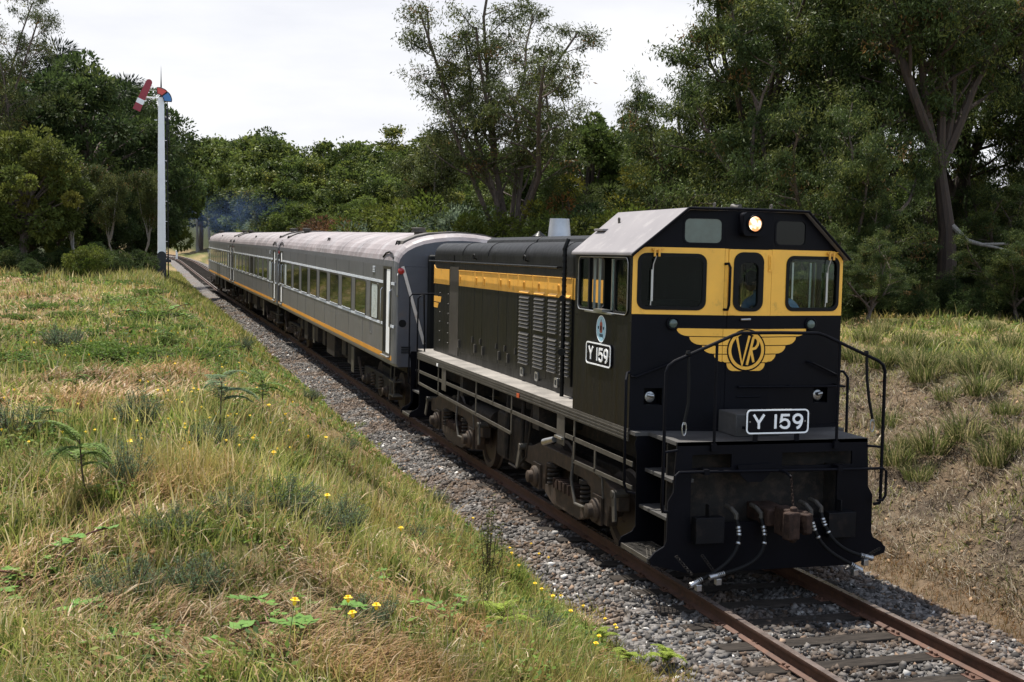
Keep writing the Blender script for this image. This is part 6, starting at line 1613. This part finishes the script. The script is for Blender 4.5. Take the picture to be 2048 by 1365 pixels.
def join(parts):
    vo = 0; V = []; Q = []; T = []; C = []
    for v, q, t_, c in parts: V.append(v); Q.append(q+vo); T.append(t_+vo); C.append(c); vo += len(v)
    return np.concatenate(V), [np.concatenate(Q), np.concatenate(T)], np.concatenate(C)
def tall(n, xr_, yr_, seed, L0, L1, W_, pal):
    rs = np.random.RandomState(seed); x = rs.uniform(*xr_, n); y = rs.uniform(*yr_, n)
    k = fbm(x*.7, y*.7, 81) > .40; x, y = x[k], y[k]; n = len(x)
    return blade_mesh(x, y, ground_z(x, y), rs.uniform(L0, L1, n), W_*rs.uniform(.7, 1.3, n), rs.uniform(.02, .5, n), rs.uniform(0, 6.28, n), rs.uniform(0, .6, n), pick(rs, n, pal)*rs.uniform(.6, 1.2, n)[:, None])
P_TALL = [(.20, .15, .06, 3), (.14, .13, .04, 3), (.28, .22, .10, 1), (.08, .10, .03, 2)]
V, Fs, C = join([meadow(640000, 1, 2.2, 80, 1.6), meadow(380000, 2, 2.2, 16, 1.3), tall(16000, (9, 42), (22.5, 31), 4, .5, 1.0, .03, P_TALL), tall(9000, (-24, -5.5), (33, 46), 5, .25, .5, .03, P_STRAW), tall(26000, (-7, -2.3), (32, 120), 6, .12, .38, .035, P_GREEN+P_STRAW), tall(16000, (2.6, 7), (75, 150), 7, .15, .45, .05, P_GREEN+P_STRAW)])
o = mesh_np('grass', V, Fs, GRASSM, C); tag(o, 'dry and green meadow grass, straw and cut thatch on both sides of the line', 'grass', kind='stuff')
# ---- broad-leaved weeds low in the grass
def weeds(n, seed, x0, x1, y0, y1, leaf):
    rs = np.random.RandomState(seed); x = rs.uniform(x0, x1, n); y = rs.uniform(y0, y1, n)
    g, th_, fi = cover(x, y); pg, pt_, ps = patches(x, y); w = np.maximum(g, pg)*(1-.9*pt_)
    k = (rs.rand(n) < .12+.88*w) & (fbm(x*1.4, y*1.4, 95, 3) > .47); x, y = x[k], y[k]; n = len(x); m_ = 16
    hgt = rs.uniform(.03, .17, n); P0 = np.stack([np.repeat(x, m_)+rs.normal(0, .045, n*m_), np.repeat(y, m_)+rs.normal(0, .045, n*m_), np.repeat(ground_z(x, y), m_)+np.repeat(hgt, m_)*rs.rand(n*m_)+.015], 1)
    A = rs.normal(size=(n*m_, 3))*np.array([1, 1, .35]); A /= np.linalg.norm(A, axis=1)[:, None]; S = np.cross(A, rs.normal(0, .35, A.shape)+np.array([0, 0, 1.])); S /= np.linalg.norm(S, axis=1)[:, None]
    Ls = (leaf*rs.uniform(.5, 1.3, n*m_))[:, None]; V = np.stack([P0, P0+A*Ls*.5+S*Ls*.26, P0+A*Ls, P0+A*Ls*.5-S*Ls*.26], 1).reshape(-1, 3)
    c = np.repeat(pick(rs, n, [(.10, .17, .035, 3), (.14, .21, .04, 3), (.08, .13, .04, 2), (.20, .22, .06, 1), (.22, .13, .06, .5)]), m_, 0)*rs.uniform(.7, 1.25, n*m_)[:, None]
    return V, np.arange(len(V)).reshape(-1, 4), np.repeat(c, 4, 0)
W1 = weeds(14000, 3, -12, -2.4, -10, 8, .042); W2 = weeds(9000, 4, -22, -2.4, 8, 45, .085); W3 = weeds(2500, 5, 6, 30, 4, 30, .09)
vo = 0; VV = []; FF = []; CC = []
for V, F, C in (W1, W2, W3): VV.append(V); FF.append(F+vo); CC.append(C); vo += len(V)
o = mesh_np('weeds', np.concatenate(VV), [np.concatenate(FF)], GRASSM, np.concatenate(CC)); tag(o, 'low broad leaved green weeds growing through the meadow grass', 'weeds', kind='stuff')
# rusty dry weeds along the foot of the cutting, dry grass over the bank
P_LITTER = [(.40, .34, .25, 3), (.55, .49, .39, 2), (.24, .18, .12, 3), (.13, .10, .065, 2.5), (.30, .27, .13, 1.5)]
P_RUST = [(.17, .085, .030, 3), (.22, .13, .05, 3), (.10, .09, .03, 2), (.30, .22, .12, .7)]
def strip(n, seed, x0, x1, y0, y1, L0, L1, W_, pal, thr, lean1=.9):
    rs = np.random.RandomState(seed); x = rs.uniform(x0, x1, n); y = rs.uniform(y0, y1, n); k = fbm(x*1.3, y*.9, seed+100, 3) > thr; x, y = x[k], y[k]; n = len(x)
    return blade_mesh(x, y, ground_z(x, y), rs.uniform(L0, L1, n), W_*rs.uniform(.7, 1.3, n), lean1*(.12+.88*rs.rand(n)**.6), rs.uniform(0, 6.28, n), rs.uniform(.1, .8, n), pick(rs, n, pal)*rs.uniform(.55, 1.2, n)[:, None])
V, Fs, C = join([strip(26000, 11, 1.98, 2.75, -6, 26, .04, .15, .007, P_RUST, .30), strip(130000, 12, 2.45, 6.8, -5, 26, .05, .19, .0085, P_LITTER, .34, 1.5), strip(34000, 13, 2.8, 7.5, -5, 26, .06, .22, .008, P_GREEN+P_STRAW[:2], .49)])
o = mesh_np('bank_grass', V, Fs, GRASSM, C); tag(o, 'dry and rusty grass scattered over the sandy cutting bank', 'grass', kind='stuff')
# ---- tussocks on the right bank and in the field
def tussock(seed, n, L, W_, pal, spread):
    rs = np.random.RandomState(seed); az = rs.uniform(0, 6.28, n); rr = spread*np.sqrt(rs.rand(n))
    v, q, t_, c = blade_mesh(rr*np.cos(az), rr*np.sin(az), np.zeros(n), L*rs.uniform(.5, 1.1, n), W_*rs.uniform(.7, 1.3, n), rs.uniform(.05, .8, n), az+rs.normal(0, .5, n), rs.uniform(.2, 1.1, n), pick(rs, n, pal)*rs.uniform(.6, 1.2, n)[:, None])
    return mesh_np('tussock', v, [q, t_], GRASSM, c)
P_TUS = [(.10, .125, .034, 3), (.15, .16, .05, 3), (.34, .29, .14, 3), (.06, .08, .024, 2)]
TUS = [tussock(1, 260, .55, .012, P_TUS, .22), tussock(2, 260, .42, .012, P_TUS, .28), tussock(3, 200, .17, .009, P_GREEN, .15)]
first = [True]*3
def put_plant(i, pos, s, rz, label, cat, group, name=None):
    o = TUS[i] if first[i] else TUS[i].copy()
    if not first[i]: COL.objects.link(o)
    first[i] = False
    o.location = pos; o.scale = (s, s, s); o.rotation_euler = (0, 0, rz); tag(o, label, cat, group)
rnd = random.Random(9)
for px, py in [(1725, 725), (1760, 735), (1795, 728), (1830, 742), (1870, 735), (1910, 745), (1950, 752), (1990, 745), (2030, 760), (1850, 765), (1900, 800), (1960, 790), (2010, 830), (1820, 900), (1865, 905), (1930, 880), (1990, 930), (2035, 900), (1780, 860), (1790, 930), (1700, 720), (1735, 690), (1880, 700), (1960, 705), (1820, 690), (2020, 700), (1900, 660), (1985, 665), (1760, 668), (1840, 960)]:
    p, _ = hit(px, py); put_plant(rnd.choice((0, 1)), p, rnd.uniform(.7, 1.15), rnd.uniform(0, 6), 'green and straw coloured grass tussock on the sandy cutting bank', 'grass tussock', 'grass tussocks on the cutting bank')
for px, py in [(395, 1110), (350, 1080), (60, 1080), (110, 1060), (20, 1100), (800, 1000), (860, 1040), (760, 930), (500, 1080), (330, 1230), (560, 940), (710, 860), (640, 800), (1040, 1190), (1090, 1230), (980, 1120), (700, 1010), (220, 1000), (430, 990), (520, 1010), (930, 1090), (1120, 1290), (1010, 1160), (60, 980), (180, 900)]:
    p, _ = hit(px, py); put_plant(2, p, rnd.uniform(.8, 1.5), rnd.uniform(0, 6), 'clump of fresh green grass blades in the dry meadow', 'grass tussock', 'green grass clumps in the meadow')
# ---- bracken, saplings, heath bushes
FERN = leaf_mat('fern_leaf', rough=.6, trans=.4, spec=.12)
STEMM = paint('plant_stem', (.06, .04, .022), .8, var=.3)
def quads(P0, axis, side, L, W_):
    return np.stack([P0, P0+axis*L*.45+side*W_*.5, P0+axis*L, P0+axis*L*.45-side*W_*.5], 1)
def fern_mesh(seed, stem, nfr, fl, col):
    rnd = random.Random(seed); root = empty('bracken_fern'); tm = MB(); Q = []; 
    top = Vector((rnd.uniform(-.12, .12)*stem, rnd.uniform(-.12, .12)*stem, stem))
    tm.tube([Vector((0, 0, -.04)), top*.5+Vector((.02*stem, 0, 0)), top], [.008, .007, .005], n=6)
    for i in range(nfr):
        t0 = 1.0 if i == 0 else .45+.55*((i+1)//2)/(nfr/2); t0 = min(1, t0)*rnd.uniform(.92, 1.0)
        a = rnd.uniform(0, 6.28) if i < 2 else a+math.pi*(1 if i % 2 else .5)+rnd.uniform(-.5, .5)
        b = top*t0 if t0 > .5 else top*.5; el = rnd.uniform(.5, 1.15)
        d = Vector((math.cos(a)*math.cos(el), math.sin(a)*math.cos(el), math.sin(el))); Lf = fl*rnd.uniform(.45, 1.15)
        pts = [b]; 
        for k in range(10): d = (d+Vector((rnd.gauss(0, .03), rnd.gauss(0, .03), -.15))).normalized(); pts.append(pts[-1]+d*Lf/10)
        tm.tube(pts[::2]+[pts[-1]], [.004]*5+[.0015]*2 if len(pts[::2]) == 6 else .003, n=4)
        for k in range(1, 11):
            for hf in (0, .5):
                pp = pts[k].lerp(pts[min(10, k+1)], hf); dd = (pts[k]-pts[k-1]).normalized(); sd = dd.cross(Vector((0, 0, 1))).normalized()
                u = (k+hf)/11; pl = Lf*.42*(1-u)**.75*min(1, .35+u*3)
                for s in (-1, 1):
                    pd = (sd*s+dd*.45+Vector((0, 0, -.12))).normalized(); nr = pd.cross(Vector((0, 0, 1))).normalized()
                    m_ = max(3, int(pl/.018))
                    for j in range(m_):
                        c = pp+pd*pl*j/m_; ll = .55*pl*(1-j/m_)*.45+.012
                        for s2 in (-1, 1): Q.append((c, (nr*s2+pd*.6).normalized(), ll))
    tm.build('stem', STEMM, root)
    P0 = np.array([q[0][:] for q in Q]); A = np.array([q[1][:] for q in Q]); Ls = np.array([q[2] for q in Q])[:, None]
    up = np.random.RandomState(seed).normal(0, .35, P0.shape)+np.array([0, 0, 1.0]); S = np.cross(A, up); S /= np.linalg.norm(S, axis=1)[:, None]
    V = quads(P0, A, S, Ls*1.25, Ls*.55).reshape(-1, 3); rs = np.random.RandomState(seed)
    cc = np.array(col)*rs.uniform(.65, 1.3, len(P0))[:, None]
    mesh_np('frond', V, [np.arange(len(V)).reshape(-1, 4)], FERN, np.repeat(cc, 4, 0), parent=root)
    return root
FG = (.17, .235, .12); FB = (.27, .34, .06)
ferns = [fern_mesh(1, .60, 7, .46, FG), fern_mesh(2, .48, 7, .42, (.15, .22, .055)), fern_mesh(3, .34, 8, .44, FB)]
fdone = [0]*3
for k, px, py, s, lab in [(0, 438, 868, .78, 'bracken fern on a dark bent stem left of the train, tallest of the field'), (1, 526, 838, .85, 'bracken fern just right of the tallest fern'), (1, 150, 800, .55, 'low bracken fern at the far left of the field'), (1, 165, 955, .42, 'drooping bracken fern near the left edge of the field'),
                          (2, 1335, 1352, .62, 'bright green fern spreading over the ballast at the bottom of the picture'), (2, 1255, 1345, .5, 'pale bright fern in the grass next to the ballast'), (1, 175, 1010, .8, 'small fern beside the brown thatch on the left'), (1, 330, 700, .6, 'distant bracken fern in the middle of the field'), (2, 1000, 1285, .55, 'yellowish fern like sapling on a thin red stem near the ballast'), (2, 1195, 1300, .45, 'thin fern sprout near the ballast between two brighter ferns'), (1, 110, 870, .5, 'fern half hidden in grass at the left edge')]:
    o = ferns[k] if not fdone[k] else copy_tree(ferns[k]); fdone[k] = 1
    p, _ = hit(px, py); o.location = p; o.scale = (s, s, s); o.rotation_euler = (0, 0, px*.7); tag(o, lab, 'fern', 'bracken ferns in the meadow')
def bush_mesh(name, seed, h, r, nst, per, leaf, pal, width, up=1.2, mat=FERN):
    """many upright twigs set with small narrow leaves"""
    rnd = random.Random(seed); rs = np.random.RandomState(seed); root = empty(name); tm = MB(); P_ = []; A = []
    for i in range(nst):
        a = rnd.uniform(0, 6.28); rr = r*math.sqrt(rnd.random()); tip = Vector((rr*math.cos(a), rr*math.sin(a), h*rnd.uniform(.55, 1.0)*(1-.35*(rr/r)**2)))
        b = Vector((rr*.25*math.cos(a), rr*.25*math.sin(a), -.03)); mid = b.lerp(tip, .5)+Vector((rnd.gauss(0, .03), rnd.gauss(0, .03), 0))
        tm.tube([b, mid, tip], [.006, .004, .0015], n=4, caps=False)
        for j in range(per):
            t_ = rnd.uniform(.2, 1.0); c = (b.lerp(mid, t_*2) if t_ < .5 else mid.lerp(tip, t_*2-1)); P_.append(c+Vector((rnd.gauss(0, .012), rnd.gauss(0, .012), 0))); A.append((rnd.gauss(0, 1), rnd.gauss(0, 1), up*rnd.random()))
    tm.build('stem', STEMM, root)
    P0 = np.array([q[:] for q in P_]); A = np.array(A); A /= np.linalg.norm(A, axis=1)[:, None]; S = np.cross(A, rs.normal(size=A.shape)); S /= np.linalg.norm(S, axis=1)[:, None]
    Ls = (leaf*rs.uniform(.6, 1.3, len(P0)))[:, None]; V = quads(P0, A, S, Ls, Ls*width).reshape(-1, 3)
    c = pick(rs, len(P0), pal)*rs.uniform(.65, 1.3, len(P0))[:, None]
    mesh_np('foliage', V, [np.arange(len(V)).reshape(-1, 4)], mat, np.repeat(c, 4, 0), parent=root)
    return root
P_HEATH = [(.12, .17, .09, 3), (.16, .21, .13, 2), (.08, .12, .045, 2)]
heath = [bush_mesh('heath_bush', 1, .55, .30, 60, 60, .035, P_HEATH, .16), bush_mesh('heath_bush', 2, .38, .36, 70, 50, .032, P_HEATH, .18)]
hd = [0, 0]
for k, px, py, s in [(0, 275, 868, .8), (0, 250, 985, .65), (1, 560, 1035, .75), (1, 640, 1075, .65), (1, 265, 920, .7), (1, 330, 1085, .6), (1, 460, 1040, .55), (0, 490, 705, 1.0), (1, 620, 800, .8), (1, 130, 700, 1.2), (1, 690, 905, .7), (1, 870, 1010, .7), (1, 245, 1210, .7), (1, 740, 1260, .55), (1, 395, 1190, .6), (0, 690, 1075, .6), (1, 820, 1090, .6), (1, 1080, 1270, .6), (1, 420, 900, .7), (1, 25, 880, 1.0)]:
    o = heath[k] if not hd[k] else copy_tree(heath[k]); hd[k] = 1
    p, _ = hit(px, py); o.location = p; o.scale = (s, s, s); o.rotation_euler = (0, 0, px*.3); tag(o, 'small blue green heath bush growing in the dry meadow grass', 'bush', 'heath bushes in the meadow')
sap = bush_mesh('sapling', 5, .85, .16, 9, 70, .030, [(.085, .105, .03, 3), (.14, .13, .035, 2)], .45, up=.6)
for i, (px, py, s, lab) in enumerate([(975, 1165, 1.0, 'slender leafy sapling at the top of the bank in front of the front bogie'), (965, 1230, .55, 'smaller sapling below the slender one beside the ballast'), (620, 920, .5, 'thin weedy stem in the middle of the grass'), (1230, 1310, .4, 'short sapling among the yellow flowers beside the ballast')]):
    o = sap if i == 0 else copy_tree(sap); p, _ = hit(px, py); o.location = p; o.scale = (s, s, s); o.rotation_euler = (0, 0, i*1.3); tag(o, lab, 'sapling')
# ---- brambles: arching canes with toothed leaves in threes
def bramble(seed):
    rnd = random.Random(seed); root = empty('bramble'); tm = MB(); lf = MB()
    for c in range(4):
        a = rnd.uniform(0, 6.28); p = Vector((0, 0, 0)); d = Vector((math.cos(a)*.7, math.sin(a)*.7, .55)).normalized(); pts = [p]
        for k in range(8): d = (d+Vector((rnd.gauss(0, .15), rnd.gauss(0, .15), -.13))).normalized(); pts.append(pts[-1]+d*.065)
        tm.tube(pts, [.005]*8+[.002], n=5)
        for k in range(1, 9):
            b = pts[k]; az = rnd.uniform(0, 6.28)
            for j in (-1, 0, 1):
                aa = az+j*1.0; ax = Vector((math.cos(aa), math.sin(aa), rnd.uniform(-.2, .25))).normalized(); sd = ax.cross(Vector((0, 0, 1))).normalized(); L = rnd.uniform(.045, .075)*(1.15 if j == 0 else .9)
                o_ = b+Vector((math.cos(az), math.sin(az), .2))*.03; pr = [(0, 0), (.18, .22), (.3, .25), (.36, .33), (.55, .31), (.6, .36), (.8, .2), (1, 0)]
                l_ = [o_+ax*L*u+sd*L*v-Vector((0, 0, abs(v)*L*.25)) for u, v in pr]; r_ = [o_+ax*L*u-sd*L*v-Vector((0, 0, abs(v)*L*.25)) for u, v in pr]; mid = [o_+ax*L*u for u, _ in pr]
                for q in range(7): lf.add([mid[q], l_[q], l_[q+1], mid[q+1]], [(0, 1, 2, 3)]); lf.add([mid[q], mid[q+1], r_[q+1], r_[q]], [(0, 1, 2, 3)])
    tm.build('cane', paint('bramble_cane', (.10, .035, .02), .7), root)
    me = lf.build('leaves', BRAM, root, smooth=False)
    return root
BRAM = paint('bramble_leaf', (.085, .165, .03), .6, var=.35, scale=12, spec=.12)
bm1 = bramble(3)
for i, (px, py, s, lab) in enumerate([(560, 1285, .95, 'bramble with toothed green leaves in dry grass at the lower middle'), (372, 1325, .9, 'bramble sprig at the bottom edge left of the other'), (70, 1170, 1.0, 'bramble sprig over brown thatch at the left'), (800, 1215, .7, 'bramble shoot on a red stem near the ballast'), (20, 1260, .9, 'bramble at the bottom left corner'), (905, 1235, .6, 'small bramble leaves beside the pale fern sapling'), (640, 1250, .8, 'bramble right of the largest sprig'), (310, 640, 1.6, 'leafy bramble patch far off in the field')]):
    o = bm1 if i == 0 else copy_tree(bm1); p, _ = hit(px, py); o.location = p; o.scale = (s, s, s); o.rotation_euler = (0, 0, i*1.1); tag(o, lab, 'bramble')
# ---- low herb patches further out
herb = bush_mesh('herb_patch', 8, .22, .75, 150, 16, .055, [(.085, .14, .025, 3), (.12, .18, .03, 2)], .5, up=.8)
for i, (px, py, s) in enumerate([(240, 650), (270, 665), (300, 640), (200, 700), (330, 690), (180, 720), (260, 720), (360, 660), (300, 590), (150, 640), (40, 640), (90, 620), (370, 720), (420, 700), (30, 720), (130, 560), (250, 570), (60, 1020), (340, 1290), (20, 1050)] and [(a, b, 1.0) for a, b in [(240, 650), (270, 665), (300, 640), (200, 700), (330, 690), (180, 720), (260, 720), (360, 660), (300, 590), (150, 640), (40, 640), (90, 620), (370, 720), (420, 700), (30, 720), (130, 560), (250, 570)]]):
    o = herb if i == 0 else copy_tree(herb); p, _ = hit(px, py); o.location = p; o.rotation_euler = (0, 0, i*1.9); s = rnd.uniform(.5, .95); o.scale = (s, s, s); tag(o, 'low patch of bright green herbs among the dry grass', 'plant', 'green herb patches in the meadow')
# ---- yellow flowers
YEL = paint('yellow_petal', (.85, .60, .015), .6, var=.12)
def flower():
    root = empty('yellow_flower'); s_ = MB(); s_.tube([(0, 0, -.02), (.01, .005, .12), (0, 0, .22)], [.0018, .0015, .0013], n=5); s_.build('stem', paint('flower_stem', (.08, .11, .03), .7), root)
    h = MB()
    for ring, (n, L, z, el) in enumerate(((13, .017, .222, .35), (11, .013, .226, .7), (7, .008, .229, 1.1))):
        for i in range(n):
            a = 2*math.pi*i/n+ring*.3; ax = Vector((math.cos(a)*math.cos(el), math.sin(a)*math.cos(el), math.sin(el))); sd = Vector((-math.sin(a), math.cos(a), 0)); b = Vector((0, 0, z))
            h.add([b, b+ax*L*.6+sd*.0028, b+ax*L+sd*.002, b+ax*L-sd*.002, b+ax*L*.6-sd*.0028], [(0, 1, 2, 3, 4)])
    h.lathe([(.003, .21), (.007, .217), (.006, .224)], (0, 0, 0), 'z', 8); h.build('head', YEL, root, smooth=False)
    return root
fl = flower(); fpos = []
near = [(570, 1345), (697, 1325), (745, 1338), (722, 1358), (1185, 1338), (1178, 1364), (1130, 1285), (255, 965), (508, 945), (545, 985), (543, 865), (585, 843), (617, 930), (650, 930), (797, 1140), (650, 1075), (1015, 1140), (1088, 1240), (1066, 1230), (1105, 1250), (1040, 1190), (1012, 1165), (1120, 1255), (940, 1075), (1070, 1150), (1095, 1160), (1160, 1270), (1215, 1290), (1235, 1300), (1240, 1310), (990, 1110), (1055, 1130)]
for px, py in near: fpos.append((hit(px, py)[0], 1.2))
rs = np.random.RandomState(5)
while len(fpos) < 140:
    px, py = rs.uniform(0, 760), rs.uniform(575, 960)
    if px > 380+(py-560)*.62: continue
    if rs.rand() > .30+.7*(px > 250): continue
    p, dep = hit(px, py); fpos.append((p, .66+dep/75))
for i, (p, s) in enumerate(fpos):
    o = fl if i == 0 else copy_tree(fl)
    o.location = p; o.scale = (s, s, s); o.rotation_euler = (rnd.uniform(-.15, .15), rnd.uniform(-.15, .15), rnd.uniform(0, 6.28)); tag(o, 'small yellow daisy like flower on a thin stem in the meadow grass', 'flower', 'yellow flowers in the meadow')
# ================================================================== exhaust smoke hanging behind the train
m = bpy.data.materials.new('smoke'); m.use_nodes = True; t = m.node_tree; t.nodes.clear()
out = N(t, 'ShaderNodeOutputMaterial'); pv = N(t, 'ShaderNodeVolumePrincipled'); t.links.new(pv.outputs[0], out.inputs['Volume'])
pv.inputs['Color'].default_value = (.32, .50, .95, 1)
tcn = N(t, 'ShaderNodeTexCoord'); nz = N(t, 'ShaderNodeTexNoise'); nz.inputs['Scale'].default_value = .38; nz.inputs['Detail'].default_value = 4
t.links.new(tcn.outputs['Object'], nz.inputs['Vector'])
ln = N(t, 'ShaderNodeVectorMath', operation='LENGTH'); mp_ = N(t, 'ShaderNodeMapping'); mp_.inputs['Scale'].default_value = (1/6.2, 1/4.0, 1/2.3)
t.links.new(tcn.outputs['Object'], mp_.inputs[0]); t.links.new(mp_.outputs[0], ln.inputs[0])
fall = mathn(t, 'SUBTRACT', 1.0, ln.outputs['Value'], clamp=True)
dn = mathn(t, 'MULTIPLY', mathn(t, 'MULTIPLY_ADD', nz.outputs['Fac'], 3.2, -1.35, clamp=True), fall)
t.links.new(mathn(t, 'MULTIPLY', dn, .075), pv.inputs['Density'])
c = at(468, 428, 103)
mb = MB(); mb.lathe([(.02, -2.3)]+[(math.cos(R(a)), 2.3*math.sin(R(a))) for a in range(-75, 90, 15)]+[(.02, 2.3)], (0, 0, 0), 'z', 20)
mb.v = [(x*6.2, y*4.0, z) for x, y, z in mb.v]
o = mb.build('smoke', m, loc=(c.x, c.y, c.z)); tag(o, 'thin blue exhaust smoke drifting over the line behind the train', 'smoke', kind='stuff')
